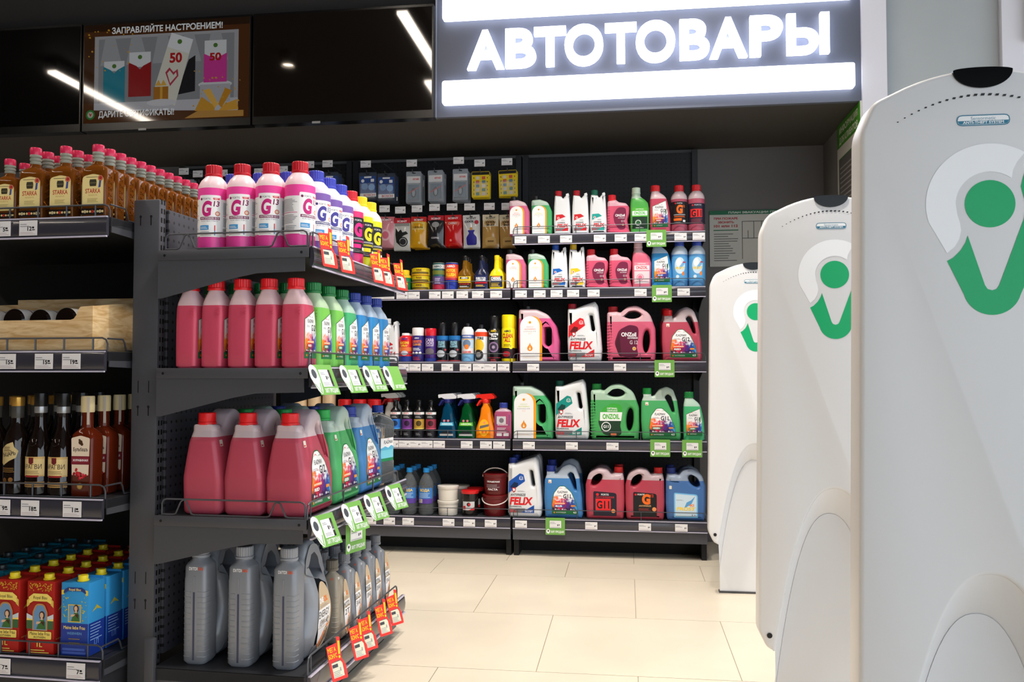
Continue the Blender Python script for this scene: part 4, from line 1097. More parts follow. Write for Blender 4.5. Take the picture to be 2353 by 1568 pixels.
# top shelf: rows run back from the aisle edge (u = 0); columns go away from the camera (v)
U0 = [-.050, -.1325, -.215, -.2975]
g = 'round antifreeze bottles on the top gondola shelf'
for k, u in enumerate(U0):
    isl(K_PINK13, 'pink antifreeze bottle with red cap, ' + ['at the aisle corner of the top gondola shelf', 'second from the aisle on the top gondola shelf', 'third from the aisle on the top gondola shelf', 'nearest the post on the top gondola shelf'][k], 'bottle', u, .024, SH[0], R((66, 20, 16, 15)[k]), g)
cols = [(K_PURP13, .132, 'purple antifreeze bottle with blue cap', 'first purple column', 4), (K_PURP13, .222, 'purple antifreeze bottle with blue cap', 'middle purple column', 3), (K_PURP13, .312, 'purple antifreeze bottle with blue cap', 'last purple column', 2),
        (K_REDBLK, .402, 'pink antifreeze bottle with black label', 'red-capped column', 2), (K_YELBLK, .492, 'yellow antifreeze bottle with yellow cap', 'nearer yellow column', 2), (K_YELBLK, .582, 'yellow antifreeze bottle with yellow cap', 'farther yellow column', 2)]
for kit, v, d, c, n in cols:
    for k in range(n): isl(kit, d + ', ' + ('aisle-side' if k == 0 else NTH[k] + ' from the aisle') + ' in the ' + c, 'bottle', U0[k], v, SH[0], R(60), g)
# second shelf
g = 'slant-shouldered antifreeze bottles on the second gondola shelf'
US = [-.048, -.123, -.198, -.273, -.346]
for k, u in enumerate(US):
    isl(K_FS_RED, 'red antifreeze bottle with red cap, ' + ['at the aisle corner', 'second from the aisle', 'third from the aisle', 'fourth from the aisle', 'nearest the pegboard'][k] + ' on the second gondola shelf', 'bottle', u, .022, SH[1], R(90), g)
cols = [(K_FS_LIME, .135, 'lime green antifreeze bottle with green cap', 'first green column', 5), (K_FS_LIME, .242, 'lime green antifreeze bottle with green cap', 'middle green column', 3), (K_FS_GRN, .348, 'sea green antifreeze bottle with green cap', 'last green column', 2),
        (K_FS_BLUE, .453, 'blue antifreeze bottle with blue cap', 'first blue column', 2), (K_FS_BLUE, .557, 'blue antifreeze bottle with blue cap', 'middle blue column', 2), (K_FS_BLUE, .660, 'blue antifreeze bottle with blue cap', 'farthest blue column', 2)]
for kit, v, d, c, n in cols:
    for k in range(n): isl(kit, d + ', ' + ('aisle-side' if k == 0 else NTH[k] + ' from the aisle') + ' in the ' + c, 'bottle', US[k], v, SH[1], R(90), g)
# third shelf
g = 'handled antifreeze jugs on the third gondola shelf'
UJ = [-.069, -.187, -.304]
for k, u in enumerate(UJ):
    isl(K_FB_RED, 'large red antifreeze jug with red cap, ' + ['at the aisle corner with its label showing', 'between the two other red jugs', 'nearest the pegboard'][k], 'jug', u, .085, SH[2], R(90), g)
for kit, v, d, n in ((K_FB_GRN, .305, 'large green antifreeze jug with green cap', 3), (K_FB_BLU, .518, 'large blue antifreeze jug with blue cap', 3)):
    for k in range(n): isl(kit, d + ', ' + ['at the aisle edge, third gondola shelf', 'second from the aisle', 'third from the aisle'][k], 'jug', UJ[k], v, SH[2], R(90), g)
for k, (u, v) in enumerate(((-.056, .690), (-.160, .690))):
    isl(K_CLEAR, 'clear water jug at the far end of the gondola, ' + ('on the aisle edge' if k == 0 else 'second from the aisle'), 'jug', u, v, SH[2], R(78), 'clear jugs at the far end of the gondola')
# base shelf
g = 'motor oil canisters on the gondola base'
for k, u in enumerate((-.080, -.206, -.332)):
    isl(K_OIL, 'large grey motor oil canister with handle, ' + ['at the aisle corner with its label showing', 'middle one of the three on the gondola base', 'nearest the post on the gondola base'][k], 'canister', u, .090, SH[3], R(90), g)
U1 = (-.043, -.111, -.179, -.247, -.315)
for j, v in enumerate((.284, .379, .474, .569, .664)):
    for k, u in enumerate(U1):
        kit = K_OILB if (j == 0 and k < 1) else K_OIL1[(j + 3) % 4]
        o = isl(kit, ('small beige oil bottle' if kit is K_OILB else 'small grey oil bottle') + ', ' + ('on the aisle edge' if k == 0 else NTH[k] + ' from the aisle') + ', in the ' + ['column beside the large canisters', 'second small column', 'third small column', 'fourth small column', 'farthest small column'][j], 'oil bottle', u, v, SH[3], R(90), 'small oil bottles on the gondola base'); o.scale = (.86, .95, 1)

# ------------------------------------------------------------------ drinks on the left unit
AMBER = mat('amber_spirit_glass', (136, 76, 22), .05, trans=.4, ior=1.3, spec=.7)
AMBERD = mat('red_amber_spirit_glass', (104, 36, 16), .06, trans=.25, ior=1.3, spec=.7)
DARKGL = mat('dark_brown_glass', (26, 16, 12), .06, spec=.7)
NECKGL = mat('pale_neck_glass', (196, 200, 186), .08, trans=.5, ior=1.3)
GOLD = mat('gold_foil', (196, 150, 70), .3, metal=.7)
I_CREAM, I_BRN = ink((238, 218, 150)), ink((70, 44, 24))
def flask():
    rows = [(0, -.033, .033, .018, 5), (.005, -.036, .036, .0205, 6), (.118, -.036, .036, .0205, 6), (.127, -.034, .034, .0195, 5), (.134, -.024, .024, .016, 3), (.138, -.0145, .0145, .0140, 2), (.148, -.0135, .0135, .0135, 2)]
    b = MB(); loft(b, rows, AMBER)
    for k in range(6): b.tube([(.0362, -.007, .025 + k * .016), (.0366, .007, .033 + k * .016)], .0012, AMBER, 5); b.tube([(.0362, .007, .025 + k * .016), (.0366, -.007, .033 + k * .016)], .0012, AMBER, 5)
    n = MB().lathe([(.0135, .146), (.0145, .148), (.0145, .152), (.0125, .154), (.0150, .157), (.0150, .161), (.0125, .163), (.0150, .166), (.0150, .170), (.0140, .172)], NECKGL, n=28)
    def f(P):
        P.poly(fillet([(-.031, .030, .003), (.031, .030, .003), (.031, .106, .012), (0, .112, .03), (-.031, .106, .012)], 4), I_CREAM); P.poly(inset(fillet([(-.031, .030, .003), (.031, .030, .003), (.031, .106, .012), (0, .112, .03), (-.031, .106, .012)], 4), .0018), ink((224, 196, 120))); P.poly(inset(fillet([(-.031, .030, .003), (.031, .030, .003), (.031, .106, .012), (0, .112, .03), (-.031, .106, .012)], 4), .0024), I_CREAM)
        P.poly(fillet([(-.009, .081), (.009, .081), (.0105, .088), (.0105, .092), (.009, .098), (-.009, .098), (-.0105, .092), (-.0105, .088)]), ink((60, 56, 40))); P.rect(-.0105, .0885, .0105, .0895, ink((150, 140, 96))); P.rect(-.009, .0805, .009, .082, I_BRN)
        P.text('STARKA', 0, .063, .0108, ink((190, 54, 40)), w=.044, bold=.02); P.text('RESERVE', 0, .056, .0035, ink((196, 160, 90)), w=.026, bold=0); P.lines(-.016, .040, .016, .051, 4, ink((150, 120, 70)), .3, .2); P.lines(-.02, .103, .014, .106, 1, I_BRN, .4, 0)
        P.disc(.022, .101, .0075, ink((176, 40, 44))); P.ring(.022, .101, .0052, .0058, I_CREAM); P.poly([(.016, .076), (.0225, .078), (.024, .094), (.0185, .095)], ink((60, 80, 150)))
        P.rect(-.032, .008, .032, .024, ink((26, 16, 12)))
        for x in (-.022, .0, .022): P.disc(x - .007, .016, .003, I_CREAM); P.disc(x + .007, .016, .003, I_CREAM); P.disc(x, .016, .0042, ink((190, 40, 40)) if x == 0 else ink((210, 190, 150)))
    return ('spirit_flask', [('body', b.mesh('body')), ('neck', n.mesh('neck')), ('cap', MB().lathe([(.0148, .171), (.0152, .173), (.0150, .187), (.0138, .190)], plastic((206, 44, 84), .25), n=28).mesh('cap')), ('label', lab(on_plane(-.0205), f))])
K_FLASK = flask()
def iu(px, v, z=1.4):                     # u on the plane v = const of the gondola frame seen at pixel column px
    d = ray(px, 784); n = Vector((-math.sin(IA), math.cos(IA), 0)); P0 = Vector(IL(0, v, 0))
    t = (P0 - CAM).dot(n) / d.dot(n); p = CAM + d * t - IO
    return p.x * math.cos(IA) + p.y * math.sin(IA)
LZ = .0006
g = 'square spirit flasks on the top drinks shelf'
for c, (px, n) in enumerate(((218, 11), (143, 6), (73, 5))):
    u = iu(px, -.060)
    for k in range(n):
        isl(K_FLASK, 'square amber spirit flask with red cap, ' + ('front' if k == 0 else ORD[k] + ' back') + ' in the ' + ['column beside the post', 'middle column', 'column beside the small flask'][c], 'spirit flask', u, -.058 + .0475 * k, AS[0] + LZ, 0, g).scale = (1, 1, 1.045)
o = isl(K_FLASK, 'smaller amber spirit flask with red cap at the picture edge on the top drinks shelf', 'spirit flask', iu(14, -.06), -.058, AS[0] + LZ, 0, g); o.scale = (.94, .94, .90)
o = isl(K_FLASK, 'smaller amber spirit flask standing behind the one at the picture edge', 'spirit flask', iu(14, -.06) + .004, -.008, AS[0] + LZ, 0, g); o.scale = (.94, .94, .90)
jar = ('gold_lidded_jar', [('body', MB().lathe([(.018, 0), (.021, .004), (.021, .05), (.017, .058)], AMBER, n=24).mesh('body')), ('lid', MB().lathe([(.019, .057), (.0195, .075), (.017, .078)], GOLD, n=24).mesh('lid'))])
for k, (px, v) in enumerate(((404, .500), (420, .545), (436, .590))):
    isl(jar, 'small jar with gold lid behind the flasks, ' + ['next to the last flask', 'between the other two gold lids', 'farthest along the gondola top'][k], 'jar', min(iu(px, v), -.487), v, AS[0] + LZ, 0, 'gold lidded jars behind the flasks')

# wooden crate with lying bottles
def crate():
    W = wood(); u1 = iu(212, -.055); u0 = u1 - .52; parts = []; v0, v1 = -.055, .30; t = .012
    z0 = .0
    fr = [(u0, z0), (u1, z0), (u1, .122), (u1 - .036, .120), (u1 - .043, .112), (u1 - .048, .098), (u1 - .056, .088), (u1 - .066, .085), (u0, .085)]
    parts.append(('front_board', MB().prism(fr, v0, v0 + t, W).mesh('front_board')))
    sd = [(v0 + t, z0), (v1, z0), (v1, .158), (v0 + .10, .134), (v0 + t, .122)]
    for x in (u1 - t, u0): parts.append(('side_board', MB().prism(sd, x, x + t, W, axis='x').mesh('side_board')))
    parts.append(('back_board', MB().box(u0 + t, u1 - t, v1 - t, v1, z0, .172, W).mesh('back_board')))
    parts.append(('bottom_board', MB().box(u0 + t, u1 - t, v0 + t, v1 - t, z0, z0 + .008, W).mesh('bottom_board')))
    isl(('wooden_crate', parts), 'shallow pine crate with a low cut front holding lying bottles', 'crate', 0, 0, AS[1] + LZ)
    bot = MB().lathe([(.028, 0), (.033, .006), (.033, .16), (.026, .19), (.013, .215), (.013, .25)], DARKGL, n=28)
    lb = MB(); P = Print(lb, on_cyl(.033), .0006, .00012, .006); P.rect(-.095, .006, .095, .125, ink((232, 226, 220))); P.rect(-.085, .045, .085, .05, ink((120, 40, 50))); P.lines(-.03, .06, .03, .11, 5, I_G, .4)
    for m in (bot, lb): m.v = [(x, z, y) for x, y, z in m.v]; m.v = [(x, y, -z) for x, y, z in m.v]
    kit = ('wine_bottle', [('body', bot.mesh('body')), ('label', lb.mesh('label'))])
    for k, (du, dz) in enumerate(((-.105, .088), (-.185, .084), (-.265, .087), (-.345, .084))):
        isl(kit, 'dark wine bottle with pale label lying in the pine crate, ' + ['nearest its cut-out corner', 'second from the cut-out corner', 'third from the cut-out corner', 'fourth from the cut-out corner'][k], 'wine bottle', u1 + du, v0 + .03, AS[1] + dz, 0, 'bottles lying in the crate')
    st = MB(); rnd = random.Random(3); straw = ink((206, 176, 120))
    for i in range(70):
        x, y = rnd.uniform(u0 + .06, u1 - .06), rnd.uniform(.236, .268); a = rnd.uniform(-.2, .2) + (PI if i % 2 else 0); L = rnd.uniform(.02, .04); z = rnd.uniform(.01, .125)
        st.tube([(x, y, z), (x + math.cos(a) * L * .5, y + math.sin(a) * L * .5, z + .012), (x + math.cos(a) * L, y + math.sin(a) * L, z)], .0007, straw, 4)
    o = isl(('straw', st.mesh('straw')), 'loose straw packing in the pine crate', 'straw', 0, 0, AS[1] + .01); o['kind'] = 'stuff'
crate()

# bottles on the third drinks shelf
def cone_bottle(name, glass, rows, capm, fn, capz, rcap, extra=None, rlab=None):
    b = MB().lathe(rows, glass, n=32)
    def rad(z):
        for a, c in zip(rows, rows[1:]):
            if z <= c[1]: return a[0] + (c[0] - a[0]) * (z - a[1]) / max(c[1] - a[1], 1e-6)
        return rows[-1][0]
    parts = [('body', b.mesh('body')), ('cap', MB().lathe([(rcap * .98, capz[0]), (rcap, capz[0] + .001), (rcap, capz[1] - .002), (rcap * .9, capz[1])], capm, n=28).mesh('cap')), ('label', lab(on_cyl(rad), fn, .006))]
    return (name, parts + (extra or []))
def lab_aragvi(P):
    P.rect(-.034, .052, .034, .104, ink((214, 178, 110))); P.rect(-.033, .056, .033, .098, ink((226, 200, 140))); P.text('АРАГВИ', 0, .072, .0125, I_K, w=.054, bold=.0); P.lines(-.022, .059, .022, .069, 3, I_BRN, .3, .1)
    P.poly([(-.007, .088), (.0, .083), (.007, .088), (.007, .102), (-.007, .102)], ink((110, 30, 34))); P.rect(-.02, .050, .02, .055, ink((150, 40, 40))); P.rect(-.034, .024, .034, .038, ink((190, 150, 90))); P.rect(-.034, .027, .034, .029, I_BRN); P.rect(-.034, .034, .034, .0355, I_BRN)
K_ARAG = cone_bottle('brandy_bottle', DARKGL, [(.030, 0), (.0345, .005), (.0345, .105), (.030, .135), (.020, .165), (.0145, .19), (.0135, .225), (.0155, .23), (.0155, .245)], mat('black_cap', (16, 15, 16), .3), lab_aragvi, (.236, .273), .0165,
    [('neck_band', MB().lathe([(.0158, .219), (.0162, .221), (.0162, .2365), (.0158, .238)], mat('silver_band', (170, 170, 170), .3, metal=.6), n=28).mesh('neck_band')), ('seal', MB().lathe([(.001, 0), (.012, 0), (.012, .0025), (.010, .004)], DARKGL, n=24).mesh('seal'))])
K_ARAG[1][-1][1].transform(Matrix.Translation((0, -.0265, .142)) @ Matrix.Rotation(PI / 2 - .45, 4, 'X'))
def lab_knight(P):
    P.poly([(-.024, .085), (-.014, .080), (.004, .092), (.020, .100), (.026, .118), (.016, .128), (.012, .142), (-.004, .136), (-.016, .128), (-.024, .122)], ink((206, 184, 130))); P.text('РЫЦАРЬ', 0, .105, .010, I_K, w=.040, bold=.02, rot=.15); P.lines(-.014, .118, .01, .132, 3, I_BRN, .35)
    P.lines(-.018, .062, .018, .076, 3, ink((150, 110, 50)), .4, .1); P.disc(-.01, .04, .007, ink((130, 84, 36))); P.disc(.008, .042, .006, ink((150, 100, 44)))
K_KNIGHT = cone_bottle('balsam_bottle', DARKGL, [(.029, 0), (.033, .005), (.033, .14), (.027, .165), (.016, .185), (.0145, .20), (.0145, .235)], GOLD, lab_knight, (.237, .262), .0165, [('neck_sleeve', MB().lathe([(.0152, .205), (.0158, .207), (.0158, .236), (.0152, .238)], mat('dark_neck_sleeve', (70, 68, 64), .3), n=28).mesh('neck_sleeve'))])
def bulb():
    rows = [(0, -.028, .028, .022, 5), (.005, -.0315, .0315, .0255, 6), (.150, -.0330, .0330, .0265, 6), (.164, -.031, .031, .025, 5), (.176, -.020, .020, .019, 3), (.182, -.0145, .0145, .0145, 2), (.215, -.0135, .0135, .0135, 2), (.225, -.015, .015, .015, 2)]
    b = MB(); loft(b, rows, AMBERD)
    def f(P):
        P.poly(fillet([(-.024, .058, .003), (.024, .058, .003), (.027, .155, .005), (0, .162, .02), (-.027, .155, .005)], 4), ink((230, 212, 190))); P.rect(-.0265, .086, .0265, .108, ink((120, 30, 44))); P.rect(-.024, .090, .024, .105, ink((134, 40, 54)))
        P.text('Бульбашъ', 0, .121, .0095, I_K, w=.042, bold=.02); P.text('ЖУРАВИНАЯ', 0, .0945, .0055, I_W, w=.044, bold=.02); P.disc(.0, .144, .006, I_BRN); P.disc(.004, .139, .004, I_BRN); P.disc(-.003, .150, .003, I_BRN)
        rnd = random.Random(2)
        for i in range(26): a = rnd.uniform(0, 6.28); r = rnd.uniform(0, .018); P.disc(r * math.cos(a), .062 + r * math.sin(a) * .8, .0036, ink(((190, 30, 44), (150, 20, 34), (214, 60, 70))[i % 3]), n=8)
        P.disc(0, .030, .0085, ink((150, 120, 60))); P.disc(0, .030, .0065, ink((190, 156, 84)))
    return ('cranberry_spirit_bottle', [('body', b.mesh('body')), ('cap', MB().lathe([(.0165, .222), (.017, .224), (.017, .262), (.0155, .265)], ink((214, 196, 150)), n=28).mesh('cap')), ('label', lab(on_plane(-.0268), f)), ('tax_strip', MB().box(.010, .017, -.0178, -.0165, .19, .262, ink((200, 190, 180))).mesh('tax_strip'))])
K_BULB = bulb()
g = 'bottles on the third drinks shelf'
u = iu(206, -.05)
for k in range(5): isl(K_BULB, 'red-amber square spirit bottle with cream cap, ' + ('front' if k == 0 else ORD[k] + ' back') + ' in the column beside the post', 'spirit bottle', u, -.052 + .068 * k, AS[2] + LZ, 0, g)
for c, px in enumerate((147, 95)):
    u = iu(px, -.05)
    for k in range(3): isl(K_ARAG, 'dark brandy bottle with black cap and gold label, ' + ('front' if k == 0 else ORD[k] + ' back') + (' beside the red-amber bottle' if c == 0 else ' beside the black balsam bottle'), 'brandy bottle', u, -.046 + .075 * k, AS[2] + LZ, 0, g)
for c, px in enumerate((42, -8)):
    u = iu(px, -.05)
    for k in range(4 - c): isl(K_KNIGHT, 'black balsam bottle with gold cap, ' + ('front' if k == 0 else ORD[k] + ' back') + (' beside the brandy' if c == 0 else ' at the outer end'), 'balsam bottle', u, -.046 + .072 * k, AS[2] + LZ, 0, g)

# wine cartons on the bottom drinks shelf
def carton(base, low, band, red):
    w, d, h = .0795, .066, .190; b = MB(); C = ink(base); b.box(-w / 2, w / 2, -d / 2, d / 2, 0, h, C, .0012)
    b.box(-w / 2 + .001, w / 2 - .001, d / 2 - .004, d / 2 - .001, h, h + .006, C)
    P = Print(b, on_plane(-d / 2)); Y_ = ink((240, 206, 70)); wy = ink((248, 222, 110)); skin = ink((226, 186, 150)); hair = ink((70, 40, 24)); grn = ink((60, 110, 50))
    Q = Print(b, lambda x, z, hh: (w / 2 + hh, x, z))
    L_ = ink(low)
    P.rect(-.0392, .001, .0392, .085 if not red else .040, L_); Q.rect(-.032, .001, .032, .085 if not red else .040, L_)
    rnd = random.Random(5)
    for i in range(80 if red else 70):
        x, z = rnd.uniform(-.033, .033), rnd.uniform(.165, .184) if red else rnd.uniform(.09, .17)
        if not red and abs(x) < .02: continue
        P.disc(x, z, rnd.uniform(.0010, .0022), ink((206, 150, 40)) if red else ink((200, 190, 70)), n=7)
    if red:
        P.poly([(-.034, .130), (-.02, .138), (.02, .138), (.034, .130), (.034, .148), (.02, .158), (-.02, .158), (-.034, .148)], wy); P.text('Royal Blau', 0, .144, .0075, I_K, w=.040, bold=.01)
        P.rect(-.0392, .080, .0392, .094, wy); P.rect(-.0392, .066, .0392, .088, ink((60, 100, 60))); P.poly([(-.0392, .094), (-.02, .090), (.02, .090), (.0392, .094), (.0392, .106), (.02, .098), (-.02, .098), (-.0392, .106)], ink((206, 216, 226)))
        P.poly([(-.0392, .122), (-.030, .130), (-.034, .136), (-.030, .146), (-.0392, .140)], ink((226, 190, 80))); P.poly([(.0392, .122), (.030, .130), (.034, .136), (.030, .146), (.0392, .140)], ink((226, 190, 80)))
        P.poly(fillet([(-.022, .062), (.022, .062), (.022, .11, .012), (.012, .132, .014), (-.012, .132, .014), (-.022, .11, .012)], 5), ink((196, 140, 80))); P.poly(fillet([(-.019, .064), (.019, .064), (.019, .108, .01), (.010, .128, .012), (-.010, .128, .012), (-.019, .108, .01)], 5), ink((110, 150, 190)))
        ox, oz, s_ = .002, .066, 1.0
        P.rect(-.034, .040, .034, .060, wy, .003); P.text('Meine liebe Frau', 0, .050, .0085, I_K, w=.058, bold=.01); P.text('ROTWEIN', 0, .0425, .0048, I_K, w=.034, bold=.02)
        P.text('1L', 0, .020, .012, wy, w=.016, bold=.02); P.lines(-.03, .004, .03, .016, 2, wy, .4, .3)
    else:
        P.poly([(-.034, .160), (-.02, .168), (.02, .168), (.034, .160), (.030, .172), (.02, .178), (-.02, .178), (-.030, .172)], ink((40, 60, 130))); P.text('Royal Blau', 0, .1695, .0060, wy, w=.034, bold=.01)
        P.rect(-.019, .088, .019, .134, ink((220, 190, 70))); P.rect(-.0165, .0905, .0165, .1315, ink((110, 160, 200)))
        ox, oz, s_ = .001, .0905, .92
        P.text('Meine liebe Frau', 0, .070, .0085, wy, w=.062, bold=.01); P.text('WEIßWEIN', 0, .056, .0065, ink((120, 180, 230)), w=.042, bold=.0)
        P.lines(-.034, .006, .034, .024, 2, ink((70, 100, 190)), .7, .05); P.poly([(-.0385, .158), (-.030, .160), (-.033, .165), (-.030, .172), (-.0385, .170)], ink((226, 206, 80))); P.poly([(.0385, .158), (.030, .160), (.033, .165), (.030, .172), (.0385, .170)], ink((226, 206, 80))); P.rect(-.016, .034, .016, .036, ink((150, 130, 70))); P.rect(-.016, .044, .016, .046, ink((150, 130, 70)))
    A = lambda pts: [(ox + x * s_, oz + z * s_) for x, z in pts]
    P.poly(A([(-.012, 0), (.015, 0), (.014, .018), (.008, .026), (.0, .026), (-.006, .016)]), grn); P.poly(A(ellipse(.004, .036, .0085, .011)), hair); P.poly(A([(-.002, .02), (.010, .02), (.012, .034), (.010, .008)]), hair); P.poly(A(ellipse(.003, .036, .0052, .007)), skin); P.poly(A([(.0, .024), (.007, .024), (.006, .031), (.001, .031)]), skin); P.poly(A([(-.013, .012), (-.004, .014), (.002, .020), (-.012, .019)]), skin)
    Q.lines(-.025, .04, .025, .085 if not red else .036, 6, ink((150, 190, 230)) if not red else wy, .25, .4); Q.text('1Л', .0, .025, .014, ink((110, 150, 220)), w=.018, bold=.02); Q.poly([(-.02, .112), (.0, .118), (.022, .112), (.0, .128)], ink((190, 180, 70)))
    cap = MB().lathe([(.0145, h + .001), (.0145, h + .004), (.0120, h + .005), (.0125, h + .0145), (.0115, h + .016)], plastic(band, .35), 0.008, -.012, 24)
    return ('wine_carton', [('carton', b.mesh('carton')), ('cap', cap.mesh('cap'))])
K_CRED = carton((176, 34, 26), (190, 30, 24), (246, 222, 40), True)
K_CBLU = carton((52, 150, 214), (30, 58, 150), (246, 222, 40), False)
K_CTEAL = carton((20, 110, 130), (16, 84, 100), (40, 46, 50), False)
g = 'wine cartons on the bottom drinks shelf'
for c, (kit, px, n, d) in enumerate(((K_CBLU, 198, 5, 'blue wine carton with yellow cap'), (K_CRED, 121, 6, 'red wine carton with yellow cap'), (K_CRED, 43, 6, 'red wine carton with yellow cap'), (K_CTEAL, -34, 7, 'teal wine carton with dark cap'), (K_CTEAL, -111, 7, 'teal wine carton with dark cap'))):
    u = iu(px, -.05)
    for k in range(n): isl(kit, d + ', ' + ('front' if k == 0 else ORD[k] + ' back') + ' in the ' + ['column beside the post', 'column next to the blue ones', 'column next to the teal ones', 'teal column touching the red ones', 'outer teal column'][c], 'wine carton', u, -.043 + .074 * k, AS[3] + LZ, 0, g)

# ------------------------------------------------------------------ goods of the wall rack
def ex(z_, k): return z_
# jug / bottle with an arched white label and an orange stripe
def arch_label(w0, w1, z0, z1, big, g):
    def f(P):
        r = (w1 - w0) / 2
        top = [(w0 + r + r * math.cos(a), z1 - r + r * math.sin(a)) for a in (PI * i / 18 for i in range(19))]
        sh = [(x + w1 * .0 + (w1 - w0) * .13, z) for x, z in [(w1, z0)] + top + [(w0, z0)]]
        P.poly(sh, ink((246, 160, 30))); P.poly([(w1, z0)] + top + [(w0, z0)], I_W)
        c = (w0 + w1) / 2; h = z1 - z0
        P.disc(c, z0 + h * .86, r * .14, ink((244, 190, 30))); P.disc(c, z0 + h * .86, r * .09, ink((236, 120, 40)), n=12)
        P.text('PREMIUM', c, z0 + h * .745, h * .022, ink(g), w=r * .7, bold=0); P.text('АНТИФРИЗ', c, z0 + h * .69, h * .032, ink(g), w=r * 1.15, bold=.01); P.text('LONGLIFE', c, z0 + h * .645, h * .024, I_G, w=r * 1.3, bold=0); P.text('G12', c, z0 + h * .595, h * .03, ink((236, 180, 150)), w=r * .35, bold=0)
        d = h * .10; zc = z0 + h * .28
        P.poly([(c + d * .62 * math.cos(a), zc + d * .62 * math.sin(a)) for a in (R(150 + 240 * i / 16) for i in range(17))] + [(c + d * .2, zc + d * .75), (c, zc + d * 1.25), (c - d * .2, zc + d * .75)], ink((232, 140, 30))); P.poly([(c - d * .12, zc - d * .1), (c + d * .12, zc - d * .1), (c, zc + d * .5)], I_W); P.disc(c, zc - d * .15, d * .2, I_W, n=12)
        P.lines(c - r * .75, z0 + h * .06, c + r * .75, z0 + h * .11, 2, ink((226, 196, 170)), .3, .2)
    return f
def arch1(liq, top, g):
    o = fillet([(-.050, 0, .008), (-.052, .10, .03), (-.051, .176, .010), (-.010, .180, .02), (.030, .166, .03), (.051, .120, .03), (.052, .06, .02), (.051, 0, .008)], 5)
    mb = MB(); canister(mb, o, [], .070, .016, frosted(liq), frosted(top), .148, hb=.006)
    return ('antifreeze_bottle', [('body', mb.mesh('body', 60)), ('cap', cap_mesh(-.032, .178, .0145, .022, (20, 20, 22), rib=False)), ('label', lab(on_plane(-.0351), arch_label(-.046, .018, .008, .146, 0, g)))])
def arch5(liq, top, g):
    o = fillet([(-.098, 0, .012), (-.101, .13, .03), (-.099, .262, .012), (-.01, .262, .03), (.045, .235, .06), (.088, .175, .07), (.101, .10, .05), (.100, 0, .012)], 6)
    hole = fillet([(.030, .088, .018), (.030, .172, .016), (.046, .186, .014), (.064, .166, .016), (.064, .088, .018), (.047, .074, .016)], 4)
    mb = MB(); canister(mb, o, [hole], .125, .024, frosted(liq), frosted(top), .215, hb=.012)
    return ('antifreeze_jug', [('body', mb.mesh('body', 60)), ('cap', cap_mesh(-.062, .261, .020, .018, (20, 20, 22), rib=False)), ('label', lab(on_plane(-.0626), arch_label(-.090, .006, .006, .226, 1, g)))])
# white bottles with a cut shoulder and a pointed back
def felix_label(col, big, dot=False):
    C = ink(col); rd = ink((214, 26, 36))
    def f(P):
        if big:
            P.poly(fillet([(-.078, .120), (-.076, .176, .004), (-.022, .216, .008), (-.004, .210, .006), (.004, .178, .006)], 4), C); P.poly([(-.070, .150), (-.05, .174), (-.03, .168), (-.034, .15), (-.06, .136)], ink(tuple(int(v * .45) for v in col))); P.ring(-.016, .193, .008, .0095, I_W); P.lines(-.026, .186, -.004, .2, 2, I_W, .25, .1)
            P.poly([(-.062, .146), (-.042, .146), (-.043, .130), (-.052, .121), (-.061, .130)], ink((176, 30, 40))); P.poly([(-.058, .142), (-.048, .142), (-.045, .132), (-.055, .128)], I_W); P.lines(-.034, .126, .004, .134, 2, I_G, .3)
            P.text('ANTIFREEZE', -.032, .106, .0105, ink((60, 60, 66)), w=.074, bold=.02, shear=.12); P.text('FELIX', -.018, .064, .034, rd, w=.110, bold=.045, shear=.16); P.text('PROFESSIONAL', -.043, .051, .0065, ink((70, 70, 76)), w=.060, bold=.02)
            P.rect(-.080, .024, .004, .045, ink((110, 110, 116))); P.text('G12', -.056, .027, .012, rd, w=.034, bold=.04); P.poly([(-.016, .024), (.048, .024), (.048, .062), (.02, .046)], C); P.text('ЭКСПЕРТ', .022, .028, .008, I_W, w=.04, bold=.03)
        else:
            P.poly([(-.031, .068), (-.030, .098), (.002, .100), (.018, .088), (-.012, .078)], C); P.disc(-.018, .082, .0055, I_W); P.disc(-.018, .082, .0035, rd, n=10); P.lines(-.004, .068, .016, .075, 2, I_G, .3)
            if dot: P.text('DOT 4', .0, .036, .016, rd, w=.056, bold=.04, shear=.1); P.text('FELIX', .002, .066, .010, rd, w=.03, bold=.04)
            else:
                P.text('ANTIFREEZE', -.004, .056, .0052, ink((60, 60, 66)), w=.038, bold=.02); P.text('FELIX', .002, .037, .0145, rd, w=.052, bold=.045, shear=.16); P.rect(-.032, .018, .008, .030, ink((110, 110, 116))); P.poly([(-.004, .018), (.030, .018), (.030, .034), (.012, .030)], C); P.text('G12', -.02, .021, .006, rd, w=.018, bold=.03)
    return f
WPL = mat('white_bottle_plastic', (226, 228, 232), .32)
def felix1(col, capc, dot=False):
    o = fillet([(-.039, 0, .008), (-.042, .06, .03), (-.040, .14, .04), (-.036, .196, .006), (-.004, .192, .004), (.004, .180, .003), (.032, .212, .004), (.037, .150, .04), (.042, .05, .03), (.040, 0, .008)], 4)
    mb = MB(); canister(mb, o, [], .064, .014, WPL)
    return ('antifreeze_bottle', [('body', mb.mesh('body', 60)), ('cap', cap_mesh(-.0195, .195, .0165, .026, capc)), ('label', lab(on_plane(-.0321), felix_label(col, False, dot)))])
